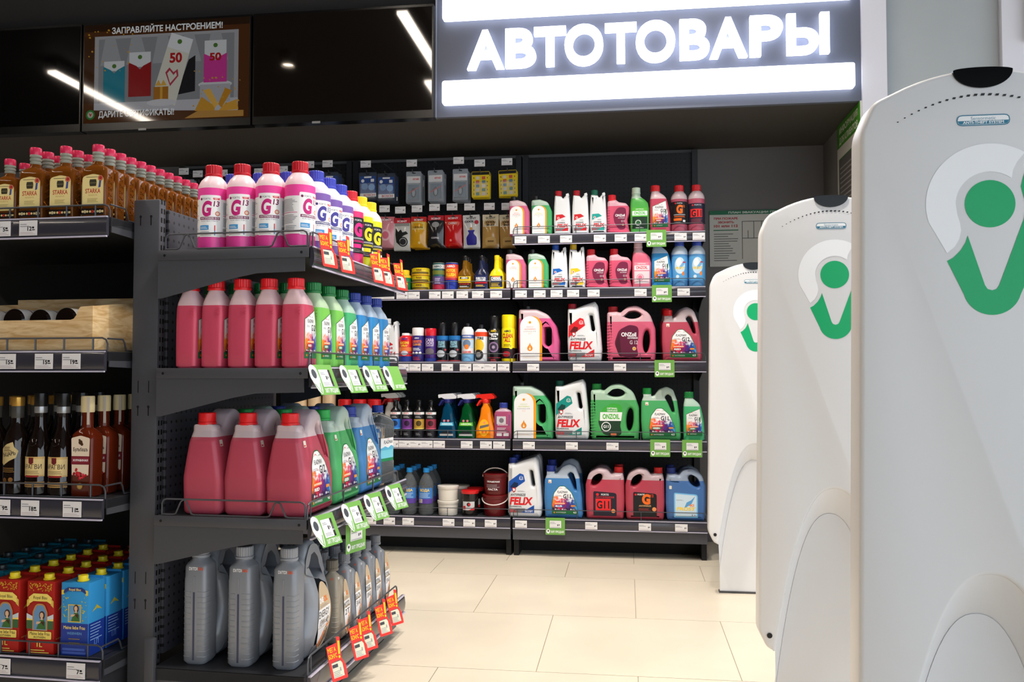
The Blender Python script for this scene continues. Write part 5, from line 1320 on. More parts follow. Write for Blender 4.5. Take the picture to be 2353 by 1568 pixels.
def felix5(col, capc):
    o = fillet([(-.080, 0, .02), (-.084, .10, .04), (-.082, .262, .008), (-.046, .262, .01), (.0, .280, .05), (.052, .297, .012), (.066, .276, .02), (.078, .16, .06), (.086, .06, .04), (.082, 0, .02)], 5)
    hole = fillet([(.024, .232, .008), (.040, .228, .008), (.052, .160, .01), (.046, .148, .008), (.034, .154, .01)], 4)
    mb = MB(); canister(mb, o, [hole], .120, .022, WPL, hb=.012)
    return ('antifreeze_jug', [('body', mb.mesh('body', 60)), ('cap', cap_mesh(-.062, .262, .0195, .026, capc)), ('label', lab(on_plane(-.0601), felix_label(col, True)))])
# wave-sided bottles and jugs
def onz1w(liq, top, capc):
    o = fillet([(-.054, 0, .008), (-.056, .08, .03), (-.055, .162, .012), (-.014, .168, .01), (.0, .156, .02), (.036, .150, .02), (.052, .128, .02), (.050, .095, .03), (.041, .066, .03), (.048, .03, .02), (.057, 0, .006)], 5)
    mb = MB(); canister(mb, o, [], .074, .016, frosted(liq), frosted(top), .135)
    for k in range(9): mb.box(-.0565, -.044, -.0375, -.036, .012 + .013 * k, .015 + .013 * k, frosted(liq), .0006)
    def f(P):
        P.poly(fillet([(-.022, .055, .02), (-.028, .09, .03), (-.005, .130, .03), (.034, .126, .02), (.036, .095, .02), (.028, .06, .02), (.034, .020, .02), (.0, .018, .02)], 5), ink((120, 30, 66))); P.text('ONZoil', .006, .083, .011, I_W, w=.046, bold=.03); P.text('ANTIFREEZE', .012, .073, .005, I_W, w=.032, bold=0); P.text('G12', .020, .055, .009, ink((200, 190, 196)), w=.018); P.disc(.020, .042, .005, ink((214, 170, 120)))
    return ('antifreeze_bottle', [('body', mb.mesh('body', 60)), ('cap', cap_mesh(-.033, .165, .019, .030, capc)), ('label', lab(on_plane(-.0371), f))])
def onz1r(liq, top, capm, c2, grn):
    rows = [(0, -.040, .040, .028, 4), (.006, -.045, .045, .033, 5), (.075, -.046, .045, .034, 5), (.12, -.046, .046, .034, 5), (.150, -.045, .040, .032, 4), (.166, -.043, .026, .029, 3), (.178, -.040, .010, .024, 2.5), (.186, -.038, .004, .020, 2), (.197, -.037, .003, .0195, 2)]
    mb = MB(); loft(mb, rows, frosted(liq), frosted(top), .172)
    def f(P):
        P.rect(-.036, .080, .036, .124, ink(c2)); P.rect(-.036, .086, .036, .108, I_W); P.text('ONZOIL', 0, .091, .013, ink((70, 190, 50) if grn else (214, 40, 70)), w=.056, bold=.04)
        P.rect(-.036, .02, .036, .080, ink((24, 50, 34) if grn else (238, 214, 220))); P.disc(-.008, .05, .017, ink((40, 96, 50) if grn else (226, 120, 146))); P.ring(-.008, .05, .011, .0135, I_W); P.text('OPTIMAL', 0, .114, .005, I_W, w=.04); P.lines(-.02, .024, .02, .030, 2, I_W, .4)
    return ('antifreeze_bottle', [('body', mb.mesh('body')), ('cap', cap_mesh(-.017, .197, .0205, .030, capm, rib=False)), ('label', lab(on_loft(rows), f, .006))])
def onz5(liq, top, capc, grn):
    o = fillet([(-.112, 0, .012), (-.117, .10, .03), (-.116, .243, .012), (-.068, .246, .012), (-.052, .240, .02), (-.02, .268, .05), (.03, .276, .06), (.090, .235, .07), (.117, .16, .06), (.119, .06, .03), (.114, 0, .012)], 6)
    h1 = ellipse(.006, .230, .042, .020, .0, 26); h2 = ellipse(.073, .100, .0165, .056, -.06, 26)
    mb = MB(); canister(mb, o, [h1, h2], .125, .022, frosted(liq), frosted(top), .195, hb=.012)
    for k in range(12): mb.box(-.1172, -.088, -.0632, -.060, .02 + .0145 * k, .0235 + .0145 * k, frosted(liq), .0008)
    def f(P):
        E = fillet([(-.058, .030, .03), (-.082, .09, .05), (-.060, .155, .05), (-.010, .180, .04), (.036, .172, .03), (.034, .12, .03), (.026, .07, .03), (.036, .026, .02), (-.01, .018, .03)], 6)
        if grn:
            P.poly(E, ink((30, 60, 40))); c = [(x, max(z, .095)) for x, z in E]; P.poly(c, ink((60, 170, 60))); P.poly([(-.072, .094), (.030, .094), (.036, .136), (-.070, .136)], I_W); P.text('ONZOIL', -.018, .104, .022, ink((70, 180, 50)), w=.082, bold=.04); P.text('OPTIMAL', -.012, .150, .008, I_W, w=.05); P.text('SERIES', -.012, .140, .006, I_W, w=.05)
            P.disc(-.042, .066, .023, I_W); P.disc(-.042, .066, .019, ink((30, 60, 40))); P.text('G11', -.042, .060, .013, I_W, w=.026, bold=.03); P.rect(-.02, .024, .008, .034, ink((220, 120, 80)), .003)
        else:
            P.poly(E, ink((96, 20, 54))); P.poly([(x * .8 - .012, z * .9 + .0) for x, z in E[:18]], ink((70, 14, 36))); P.text('ONZoil', -.012, .124, .018, I_W, w=.072, bold=.035); P.text('ANTIFREEZE', .006, .112, .0075, I_W, w=.05); P.text('G 12', .012, .086, .017, ink((206, 196, 204)), w=.038); P.disc(.014, .064, .009, ink((206, 196, 160))); P.disc(.014, .064, .006, ink((226, 150, 40)))
    return ('antifreeze_jug', [('body', mb.mesh('body', 60)), ('cap', cap_mesh(-.088, .245, .0225, .028, capc)), ('label', lab(on_plane(-.0626), f))])
# jugs with the handle loop on one side and the cap on the other
def loop5(liq, top, capc, kind, flip=False):
    s_ = -1 if flip else 1
    o = fillet([(-.088, 0, .016), (-.094, .08, .03), (-.094, .165, .03), (-.078, .222, .05), (-.030, .248, .04), (.012, .240, .03), (.030, .216, .01), (.048, .222, .006), (.086, .222, .008), (.093, .19, .02), (.095, .08, .03), (.089, 0, .016)], 5)
    h = ellipse(-.040, .190, .034, .0195, R(48), 26)
    o = [(x * s_, z) for x, z in o]; h = [(x * s_, z) for x, z in h]
    mb = MB(); canister(mb, o, [h], .115, .022, frosted(liq), frosted(top), .192, hb=.012)
    def f(P):
        E = fillet([(-.056, .018, .004), (.056, .018, .004), (.056, .128, .014), (-.056, .136, .008)], 4)
        if kind == 'g11':
            P.poly(E, ink((34, 30, 46))); P.text('FORTIS', .0, .116, .008, I_W, w=.036); P.disc(-.036, .120, .007, I_RED); P.text('ANTIFREEZE', 0, .104, .007, ink((200, 40, 50)), w=.09, bold=.02); P.rect(-.045, .044, .028, .100, ink((230, 40, 44))); P.text('G11', -.009, .054, .034, ink((34, 24, 30)), w=.060, bold=.03); P.disc(.040, .042, .010, ink((236, 150, 90)))
        elif kind == 'g12':
            P.poly(E, ink((26, 24, 26))); P.text('FORTIS', -.018, .120, .007, I_W, w=.034); P.disc(-.044, .123, .005, I_RED); P.text('G', .006, .080, .042, ink((240, 110, 30)), w=.040, bold=.06); P.text('12', .034, .112, .012, ink((226, 60, 40)), w=.014); P.text('ANTIFREEZE', 0, .066, .007, ink((214, 170, 120)), w=.058); P.lines(-.03, .046, .03, .060, 3, ink((150, 60, 50)), .4); P.disc(.044, .054, .010, ink((236, 150, 90)))
        else:
            P.poly(E, ink((120, 190, 236))); P.poly(inset(E, .006), ink((206, 226, 240))); P.poly([(-.01, .06), (.026, .082), (.044, .12), (.024, .10), (.004, .09)], ink((90, 160, 214))); P.text('FROST', .0, .052, .014, I_YEL, w=.086, bold=.04, shear=.12); P.text('40', .026, .070, .012, I_ORG, w=.024, bold=.03); P.lines(-.046, .098, -.01, .104, 2, I_G, .4); P.text('5 л', .036, .026, .008, ink((40, 60, 120)), w=.018)
            P.rect(-.074 if not flip else -.078, .152, -.062 if not flip else -.066, .168, ink((226, 220, 200)), .002)
    return (('washer_fluid_jug' if kind == 'w' else 'antifreeze_jug'), [('body', mb.mesh('body', 60)), ('cap', cap_mesh(.066 * s_, .221, .0205, .028, capc)), ('label', lab(on_plane(-.0576), f))])
A_PINK, A_PTOP = (228, 112, 156), (232, 206, 214)
A_GRN, A_GTOP = (84, 190, 120), (196, 220, 206)
K = {
 'a1p': arch1(A_PINK, A_PTOP, (230, 120, 110)), 'a1g': arch1(A_GRN, A_GTOP, (190, 206, 90)), 'a5p': arch5((234, 104, 162), A_PTOP, (230, 120, 110)), 'a5g': arch5(A_GRN, A_GTOP, (190, 206, 90)),
 'f1r': felix1((200, 30, 40), (190, 26, 40)), 'f1t': felix1((30, 160, 150), (20, 110, 84)), 'f1b': felix1((20, 100, 190), (40, 86, 190)), 'f1y': felix1((240, 196, 30), (236, 190, 30)), 'fdot': felix1((200, 30, 40), (220, 220, 224), True),
 'f5r': felix5((214, 30, 40), (196, 30, 50)), 'f5t': felix5((10, 140, 130), (16, 96, 80)), 'f5b': felix5((20, 80, 170), (36, 60, 150)),
 'ow': onz1w((238, 100, 134), (240, 190, 204), (222, 26, 40)), 'org': onz1r((92, 192, 88), (196, 222, 200), (206, 226, 204), (90, 190, 60), True), 'orp': onz1r((244, 122, 150), (240, 200, 208), (240, 200, 206), (236, 140, 160), False),
 'o5p': onz5((238, 108, 142), (240, 196, 206), (206, 40, 50), False), 'o5g': onz5((88, 190, 108), (190, 222, 198), (40, 160, 72), True),
 'l11': loop5((208, 80, 100), (220, 196, 204), (220, 40, 40), 'g11'), 'l12': loop5((200, 78, 98), (214, 190, 196), (220, 40, 40), 'g12'), 'lw': loop5((84, 128, 192), (170, 184, 206), (44, 62, 140), 'w', True),
}
def onrack(kit, px, shelf, label, cat, half=.036, group=None, dy=0.0, rz=0.0, sc=None):
    Y = YF + .014 + half + dy
    o = put(kit, label, cat, (wx(px, YF + .014 + half, 700), Y, RS_[shelf] + LZ), rz, group)
    if sc: o.scale = sc
    return o
SN = ['the topmost shelf', 'the second shelf', 'the middle shelf', 'the fourth shelf', 'the bottom shelf']
g = 'antifreeze on the wall rack by the evacuation plan'
for kk, px, s_, d, h in (
 ('a1p', 1195, 0, 'pink bottle with black cap and arched label, first on the topmost rack shelf', .035), ('a1g', 1246, 0, 'green bottle with black cap and arched label on the topmost rack shelf', .035),
 ('f1r', 1293, 0, 'white bottle with red cap beside the green arched-label bottle, topmost rack shelf', .032), ('f1r', 1335, 0, 'white bottle with red cap between red- and green-capped white ones, topmost rack shelf', .032), ('f1t', 1376, 0, 'white bottle with dark green cap on the topmost rack shelf', .032),
 ('ow', 1423, 0, 'wavy pink-red bottle with red cap on the topmost rack shelf', .037), ('org', 1471, 0, 'bright green bottle with pale cap on the topmost rack shelf', .034), (K_FS_RED, 1518, 0, 'dusky red slanted bottle with colour-burst label on the topmost rack shelf', .033),
 (K_G12RND, 1562, 0, 'round bottle with black label and orange letter on the topmost rack shelf', .041), (K_G11RND, 1602, 0, 'round bottle with red square on its label, last on the topmost rack shelf', .041),
 ('a1p', 1187, 1, 'pink bottle with black cap and arched label, first on the second rack shelf', .035), ('a1g', 1238, 1, 'green bottle with black cap and arched label on the second rack shelf', .035),
 ('f1b', 1286, 1, 'white bottle with blue cap on the second rack shelf', .032), ('f1y', 1327, 1, 'white bottle with yellow cap on the second rack shelf', .032), ('ow', 1374, 1, 'wavy pink-red bottle with red cap beside the yellow-capped one, second rack shelf', .037), ('ow', 1427, 1, 'wavy pink-red bottle with red cap beside the pale-capped one, second rack shelf', .037),
 ('orp', 1475, 1, 'pink bottle with pale pink cap on the second rack shelf', .034), (K_FS_BLUE, 1521, 1, 'blue slanted bottle with colour-burst label on the second rack shelf', .033), (K_WASHER, 1562, 1, 'blue round washer bottle beside the slanted blue bottle, second rack shelf', .041), (K_WASHER, 1602, 1, 'blue round washer bottle at the end of the second rack shelf', .041),
 ('a5p', 1240, 2, 'large pink jug with arched white label on the middle rack shelf', .0625), ('f5r', 1344, 2, 'large white jug with red panel on the middle rack shelf', .060), ('o5p', 1450, 2, 'large pink jug with round dark label and two handle holes, middle rack shelf', .0625), (K_FB_RED, 1565, 2, 'large dusky red jug with colour-burst label on the middle rack shelf', .054),
 ('a5g', 1226, 3, 'large green jug with arched white label on the fourth rack shelf', .0625), ('f5t', 1315, 3, 'large white jug with teal panel on the fourth rack shelf', .060), ('o5g', 1412, 3, 'large green jug with round label and two handle holes, fourth rack shelf', .0625), (K_FB_GRN, 1516, 3, 'large green jug with colour-burst label on the fourth rack shelf', .054), (K_FS_GRN, 1592, 3, 'small green slanted bottle at the end of the fourth rack shelf', .033),
 ('f5b', 1208, 4, 'large white jug with blue panel on the bottom rack shelf', .060), (K_FB_BLU, 1295, 4, 'large blue jug with colour-burst label on the bottom rack shelf', .054), ('l11', 1389, 4, 'large red jug with red square on its label, bottom rack shelf', .0575), ('l12', 1479, 4, 'large red jug with black label and orange letter, bottom rack shelf', .0575), ('lw', 1571, 4, 'large dark blue washer jug with pale label, bottom rack shelf', .0575)):
    big = h > .045
    onrack(K[kk] if isinstance(kk, str) else kk, px, s_, d, 'jug' if big else 'bottle', h, g, sc=(.94, .94, .94) if kk in (K_FB_RED, K_FB_GRN, K_FB_BLU) else None)
for kk, px, s_, d, h, dy in (('f5b', 1208, 4, 'white jug standing behind the blue-panelled one on the bottom rack shelf', .060, .135), (K_FB_BLU, 1295, 4, 'blue jug standing behind the colour-burst blue jug, bottom rack shelf', .054, .125), ('l11', 1389, 4, 'red jug standing behind the one with the red square', .0575, .125), ('lw', 1571, 4, 'dark blue jug standing behind the pale-labelled washer jug', .0575, .125), ('org', 1471, 0, 'green bottle with pale cap standing behind its twin, topmost rack shelf', .034, .085), (K_FB_RED, 1565, 2, 'red jug standing behind the colour-burst red jug, middle rack shelf', .054, .125), ('ow', 1423, 0, 'wavy pink-red bottle standing behind its twin, topmost rack shelf', .037, .085)):
    onrack(K[kk] if isinstance(kk, str) else kk, px, s_, d, 'jug' if h > .045 else 'bottle', h, g, dy)

# ---- car chemicals of the next rack section
def can(r, h, col, capc, capr, caph, fn, dome=.012, name='aerosol_can', capm=None):
    b = MB().lathe([(r * .97, 0), (r, .003), (r, h - dome), (r * .93, h - dome * .5), (max(capr, r * .62), h)], plastic(col, .22), n=32)
    c = MB().lathe([(capr * .99, h - .002), (capr, h), (capr, h + caph - .004), (capr * .9, h + caph)], capm or plastic(capc, .3), n=28)
    return (name, [('body', b.mesh('body')), ('cap', c.mesh('cap')), ('label', lab(on_cyl(r), fn, .006))])
def bands(*spec):                     # (z0, z1, colour) bands, ('t', text, z, h, w, colour), ('o', x, z, r, colour)
    def f(P):
        for q in spec:
            if q[0] == 't': P.text(q[1], 0, q[2], q[3], ink(q[5]), w=q[4], bold=.04)
            elif q[0] == 'o': P.disc(q[1], q[2], q[3], ink(q[4]), q[5] if len(q) > 5 else None)
            elif q[0] == 'l': P.lines(-q[4] / 2, q[1], q[4] / 2, q[2], q[3], ink(q[5]), .45, .2)
            else: P.rect(-.055, q[0], .055, q[1], ink(q[2]))
    return f
CW = (240, 240, 242)
K_CAN = {
 'red': can(.0325, .135, (214, 30, 36), CW, .020, .012, bands((.0, .03, (40, 60, 150)), (.055, .075, (230, 120, 60)), ('t', 'ABRO', .112, .010, .03, (60, 60, 150)), ('t', 'SILICONE', .092, .011, .048, (246, 210, 60)), ('t', 'SPRAY', .078, .009, .034, (246, 210, 60)), ('o', 0, .046, .018, (200, 210, 226), .012)), .018),
 'pur': can(.0315, .134, (52, 44, 120), (236, 230, 230), .0295, .040, bands(('t', 'ABRO', .118, .006, .024, CW), ('t', 'CARBURETOR', .098, .012, .052, (236, 110, 60)), ('t', 'CLEANER', .084, .010, .044, (236, 150, 60)), ('l', .06, .075, 2, .04, CW), ('o', -.018, .046, .007, CW), ('o', 0, .046, .007, CW), ('o', .018, .046, .007, CW), ('l', .012, .03, 3, .04, (200, 60, 80)))),
 'vio': can(.0300, .134, (70, 40, 120), (206, 24, 44), .029, .036, bands(('t', 'CARB', .104, .014, .044, (206, 190, 220)), ('t', 'CHOKE', .089, .012, .046, (206, 190, 220)), ('t', 'CLEANER', .080, .006, .046, (206, 190, 220)), ('o', 0, .054, .024, (110, 100, 110), .016), (.0, .02, (40, 60, 150)))),
 'blk': can(.0305, .132, (22, 24, 30), (22, 22, 26), .019, .066, bands((.112, .132, (30, 110, 180)), (.106, .112, (24, 60, 120)), ('t', 'BRAKE', .096, .009, .034, (150, 200, 220)), ('t', 'PARTS', .085, .009, .034, (150, 200, 220)), ('t', 'CLEANER', .074, .009, .040, (150, 200, 220)), ('o', -.004, .042, .022, (190, 196, 204), .018), ('o', .022, .062, .005, (200, 60, 70)), (.0, .010, (170, 60, 70))), .02),
 'wht': can(.0315, .176, (232, 234, 238), (30, 30, 34), .010, .018, bands((.118, .136, (60, 90, 170)), (.070, .118, (190, 214, 236)), (.112, .116, (230, 170, 60)), ('t', 'WINDSHIELD', .124, .007, .05, CW), ('o', 0, .092, .020, (110, 130, 160)), ('o', 0, .076, .012, (240, 130, 40)), (.0, .040, (120, 176, 220)), ('t', 'CLEANER', .046, .009, .048, (220, 60, 60))), .03),
 'org': can(.0320, .165, (230, 232, 236), (26, 26, 30), .012, .022, bands((.128, .150, (230, 70, 30)), ('o', -.012, .082, .030, (236, 190, 40), .034), ('o', -.010, .036, .026, (40, 40, 44)), ('o', -.010, .036, .014, (150, 150, 156)), ('t', 'TIRE', .112, .012, .034, (30, 30, 34))), .022),
 'tir': can(.0320, .170, (24, 24, 28), (20, 20, 24), .022, .060, bands(('t', 'ABRO', .150, .009, .030, (240, 200, 40)), ('t', 'Foaming', .136, .010, .050, CW), ('t', 'Tire', .124, .010, .028, CW), ('t', 'Cleaner', .112, .010, .046, CW), ('o', 0, .074, .026, (140, 110, 150)), ('o', 0, .074, .019, (60, 50, 70)), ('o', 0, .074, .008, (170, 150, 180)), (.02, .024, (150, 40, 60)), ('l', .004, .018, 2, .03, (200, 60, 70))), .02),
 'yel': can(.0335, .175, (250, 226, 20), (250, 226, 20), .0325, .060, bands(('t', 'ABRO', .148, .010, .034, (30, 40, 60)), ('t', 'CLEAN', .120, .020, .054, (190, 40, 40)), ('t', 'ALL', .100, .017, .030, (190, 40, 40)), (.018, .070, (36, 20, 24)), ('o', -.006, .04, .020, (170, 30, 44), .014), ('o', .018, .074, .010, (246, 230, 60)), ('l', .078, .092, 2, .04, (120, 90, 20)))),
}
g = 'spray cans on the middle shelf of the chemicals rack'
onrack(K['fdot'], 900, 2, 'white brake fluid bottle with red marks beside the blue gondola bottles', 'bottle', .032, g)
for kk, px, d in (('red', 933, 'short red spray can with blue foot'), ('pur', 961, 'purple spray can with white cap'), ('vio', 990, 'violet spray can with red cap'), ('blk', 1017, 'black spray can with blue collar beside the red-capped can'), ('blk', 1045, 'black spray can with blue collar beside the white can'), ('wht', 1075, 'white and pale blue spray can with small black nozzle'), ('org', 1106, 'white spray can with orange top and wheel picture'), ('tir', 1136, 'black spray can with wheel picture'), ('yel', 1168, 'tall yellow spray can with red lettering')):
    onrack(K_CAN[kk], px, 2, d + ', middle shelf of the chemicals rack', 'spray can', .033, g)
for kk, px, d in (('red', 933, 'red spray can hidden behind the short red one'), ('yel', 1168, 'yellow spray can standing behind the tall yellow one')):
    onrack(K_CAN[kk], px, 2, d + ', chemicals rack', 'spray can', .033, g, .075)
# second shelf of that section
def tin(name, r, h, col, fn, rimc=(200, 196, 170), lidc=None):
    b = MB().lathe([(r, 0), (r * 1.02, .002), (r * 1.02, .004), (r, .006), (r, h - .006), (r * 1.02, h - .004), (r * 1.02, h - .001), (r * .97, h)], plastic(col, .25), n=32)
    t = MB().lathe([(r * .95, h), (r * .9, h + .002), (.001, h + .002)], mat('tin_rim_%02x%02x%02x' % tuple(lidc or rimc), lidc or rimc, .3, metal=0 if lidc else .6), n=32, caps=False)
    return (name, [('body', b.mesh('body')), ('lid', t.mesh('lid')), ('label', lab(on_cyl(r), fn, .006))])
K_WASH = can(.031, .080, (20, 130, 70), (250, 206, 20), .024, .026, bands(('t', 'WASH', .030, .016, .044, (246, 210, 40)), ('t', 'CAR', .052, .012, .030, (226, 60, 60)), (.066, .078, (236, 200, 40))), .012, 'shampoo_bottle')
K_WAX = tin('wax_tin', .046, .036, (226, 200, 30), bands((.008, .018, (110, 90, 30)), ('t', 'WAX', .021, .010, .03, (120, 40, 30)), (.0, .006, (200, 50, 40))), lidc=(246, 214, 30))
K_TEAL = tin('additive_tin', .031, .138, (40, 90, 92), bands((.11, .13, (200, 206, 206)), ('t', 'ABRO', .115, .010, .04, (40, 60, 70)), (.08, .1, (110, 120, 50)), (.03, .07, (90, 70, 130)), (.0, .03, (180, 40, 70)), ('l', .035, .065, 4, .03, (200, 190, 210))))
K_FLUSH = tin('flush_tin', .033, .138, (40, 60, 160), bands((.11, .13, (226, 60, 40)), (.06, .11, (236, 100, 40)), ('t', 'ABRO', .115, .010, .044, CW), ('t', 'MOTOR', .092, .013, .05, (246, 210, 50)), ('t', 'FLUSH', .070, .015, .052, (246, 210, 50)), (.052, .058, (220, 40, 40))))
def squat(liq, neckc, capc, fn, m=None):
    rows = [(0, -.032, .032, .022, 4), (.005, -.036, .036, .026, 5), (.072, -.036, .036, .026, 5), (.092, -.028, .028, .022, 3.5), (.108, -.015, .015, .015, 2), (.150, -.0125, .0125, .0125, 2)]
    mb = MB(); loft(mb, rows, m or plastic(liq, .15)); cpm = MB().lathe([(.0135, .112), (.0140, .114), (.0125, .146), (.0125, .150)], plastic(neckc, .25), n=24); c = MB().lathe([(.0130, .150), (.0135, .152), (.0135, .170), (.012, .173)], plastic(capc, .3), n=24)
    return ('additive_bottle', [('body', mb.mesh('body')), ('neck_sleeve', cpm.mesh('neck_sleeve')), ('cap', c.mesh('cap')), ('label', lab(on_loft(rows), fn, .006))])
K_GOLD = squat((150, 104, 26), (60, 44, 26), (20, 18, 18), bands2 := (lambda P: (P.rect(-.031, .012, .031, .070, ink((30, 24, 20))), P.rect(-.031, .036, .031, .068, ink((240, 200, 30))), P.rect(-.022, .054, .022, .065, ink((24, 22, 20)), .003), P.text('ABRO', 0, .056, .008, I_W, w=.034, bold=.04), P.text('ENGINE', 0, .026, .008, ink((214, 60, 44)), w=.05, bold=.04), P.lines(-.024, .014, .024, .022, 2, I_W, .4))), mat('gold_oil_bottle', (150, 104, 26), .08, trans=.4, ior=1.3))
K_NAVY = squat((24, 32, 66), (220, 44, 50), (20, 20, 26), lambda P: (P.rect(-.031, .012, .031, .070, ink((34, 40, 90))), P.text('INJECTOR', 0, .054, .008, I_W, w=.05, bold=.04), P.text('CLEANER', 0, .043, .009, I_W, w=.05, bold=.05), P.rect(-.03, .030, .03, .038, I_RED), P.lines(-.026, .016, .02, .027, 3, I_YEL, .4)))
K_DIES = squat((244, 216, 24), (60, 60, 140), (246, 210, 20), lambda P: (P.rect(-.031, .012, .031, .068, ink((30, 40, 80))), P.text('DIESEL', 0, .050, .012, I_W, w=.052, bold=.05), P.text('TREATMENT', 0, .042, .006, I_W, w=.052, bold=.03), P.rect(-.02, .062, .02, .066, I_ORG), P.lines(-.026, .016, .02, .037, 4, I_YEL, .4)))
g = 'tins and bottles on the second shelf of the chemicals rack'
onrack(K_WASH, 930, 1, 'green shampoo bottle with yellow cap on the second shelf, behind the gondola tags', 'bottle', .031, g); onrack(K_WASH, 948, 1, 'green shampoo bottle with yellow cap standing farther back beside the wax tins', 'bottle', .031, g, .07)
for k in range(3):
    o = onrack(K_WAX, 967, 1, 'flat yellow wax tin, ' + ['bottom', 'middle', 'top'][k] + ' of the stack of three', 'tin', .046, 'stacked wax tins'); o.location.z += k * .0386
onrack(K_TEAL, 1008, 1, 'slim teal tin with purple picture on the second shelf', 'tin', .031, g); onrack(K_FLUSH, 1038, 1, 'blue and orange motor flush tin on the second shelf', 'tin', .033, g)
for kit, px, d in ((K_GOLD, 1069, 'gold oil additive bottle with yellow label'), (K_NAVY, 1107, 'navy additive bottle with red neck'), (K_DIES, 1142, 'yellow diesel additive bottle with dark label')):
    for k in range(3): onrack(kit, px, 1, d + ', ' + ['front', 'second', 'third'][k] + ' in its row on the second shelf', 'bottle', .026, g, .062 * k, sc=(1, 1, 1))
# fourth shelf of that section
def slim(c2):
    b = MB().lathe([(.024, 0), (.026, .004), (.026, .125), (.024, .138), (.014, .150), (.011, .155)], plastic((18, 18, 22), .2), n=28); c = MB().lathe([(.012, .155), (.013, .157), (.012, .186), (.010, .19)], plastic((14, 14, 16), .25), n=24)
    return ('care_bottle', [('body', b.mesh('body')), ('cap', c.mesh('cap')), ('label', lab(on_cyl(.026), bands((.118, .130, CW), ('t', 'WURTH', .1205, .007, .026, (200, 40, 44)), (.0, .118, (26, 24, 30)), (.050, .095, c2), ('o', .004, .074, .014, tuple(int(v * .4) for v in c2)), (.046, .050, tuple(min(255, int(v * 1.3 + 40)) for v in c2)), ('l', .102, .114, 2, .03, (170, 170, 176)), ('l', .016, .03, 2, .024, (150, 150, 150))), .006))])
g = 'bottles on the fourth shelf of the chemicals rack'
for c2, px, d in (((40, 110, 200), 910, 'blue picture'), ((110, 50, 130), 937, 'purple picture'), ((190, 150, 60), 964, 'amber picture'), ((150, 50, 70), 991, 'dark red picture')):
    onrack(slim(c2), px, 3, 'slim black care bottle with ' + d + ' on the fourth shelf', 'bottle', .026, g)
def sprayer(liq, trig, head, fn, m=None, hgt=.185):
    rows = [(0, -.042, .042, .024, 4), (.005, -.047, .047, .028, 5), (.05, -.045, .045, .027, 5), (.085, -.034, .036, .024, 4), (.115, -.026, .030, .021, 3.5), (.150, -.022, .024, .019, 3), (.165, -.014, .014, .014, 2), (.178, -.0135, .0135, .0135, 2)]
    b = MB(); loft(b, rows, m or plastic(liq, .12))
    t = MB().lathe([(.015, .176), (.0165, .178), (.0165, .192), (.014, .196)], plastic(trig, .3), n=24)
    t.prism(fillet([(-.014, .196), (-.030, .192, .004), (-.046, .165, .004), (-.040, .160, .003), (-.024, .184, .006), (.010, .190)], 3), -.006, .006, plastic(trig, .3))
    h = MB().prism(fillet([(-.044, .200, .003), (-.046, .218, .004), (.030, .224, .008), (.048, .206, .006), (.044, .198, .004), (.012, .196), (-.014, .196), (-.030, .204, .004)], 3), -.011, .011, plastic(head, .3))
    return ('spray_bottle', [('body', b.mesh('body')), ('trigger', t.mesh('trigger')), ('spray_head', h.mesh('spray_head')), ('label', lab(on_loft(rows), fn, .006))])
def lab_spray(c):
    return lambda P: (P.rect(-.034, .018, .034, .098 - .02, ink((30, 34, 40))), P.rect(-.034, .064, .034, .080, ink(c)), P.text('AREON', 0, .068, .008, I_W, w=.05), P.disc(-.012, .088, .006, ink((214, 120, 130))), P.disc(.008, .088, .006, ink((214, 120, 130))), P.rect(-.034, .014, .034, .024, ink((190, 190, 190))))
K_SPB = sprayer((10, 70, 100), (36, 40, 110), (220, 220, 226), lab_spray((90, 190, 220)), mat('blue_spray_glass', (12, 76, 112), .06, trans=.4, ior=1.3))
K_SPG = sprayer((10, 90, 50), (36, 40, 110), (220, 220, 226), lab_spray((110, 200, 50)), mat('green_spray_glass', (10, 92, 44), .06, trans=.4, ior=1.3))
K_SPO = sprayer((240, 130, 20), (226, 40, 30), (226, 40, 30), lambda P: (P.poly(ellipse(-.004, .055, .026, .042), ink((250, 180, 30))), P.poly([(-.026, .050), (.02, .062), (.022, .074), (-.024, .064)], ink((110, 100, 96))), P.disc(-.002, .080, .006, ink((250, 140, 110))), P.disc(-.01, .034, .006, ink((240, 110, 50))), P.disc(.006, .034, .006, ink((240, 110, 50)))))
K_SPW = sprayer((226, 222, 214), (196, 40, 44), (230, 228, 224), lambda P: (P.rect(-.03, .02, .03, .07, ink((200, 60, 60))), P.text('CLEAN', 0, .04, .01, I_W, w=.04)))
for kit, px, d, n in ((K_SPB, 1029, 'dark blue trigger spray bottle', 4), (K_SPG, 1073, 'dark green trigger spray bottle', 4), (K_SPO, 1117, 'orange trigger spray bottle with red head', 2), (K_SPW, 888, 'cream trigger spray bottle by the gondola', 3)):
    for k in range(n): onrack(kit, px - (1 if kit is K_SPO else 0), 3, d + ', ' + ['front', 'second', 'third', 'fourth'][k] + ' in its row on the fourth shelf', 'spray bottle', .028, g, .062 * k + (.08 if kit is K_SPW else 0))
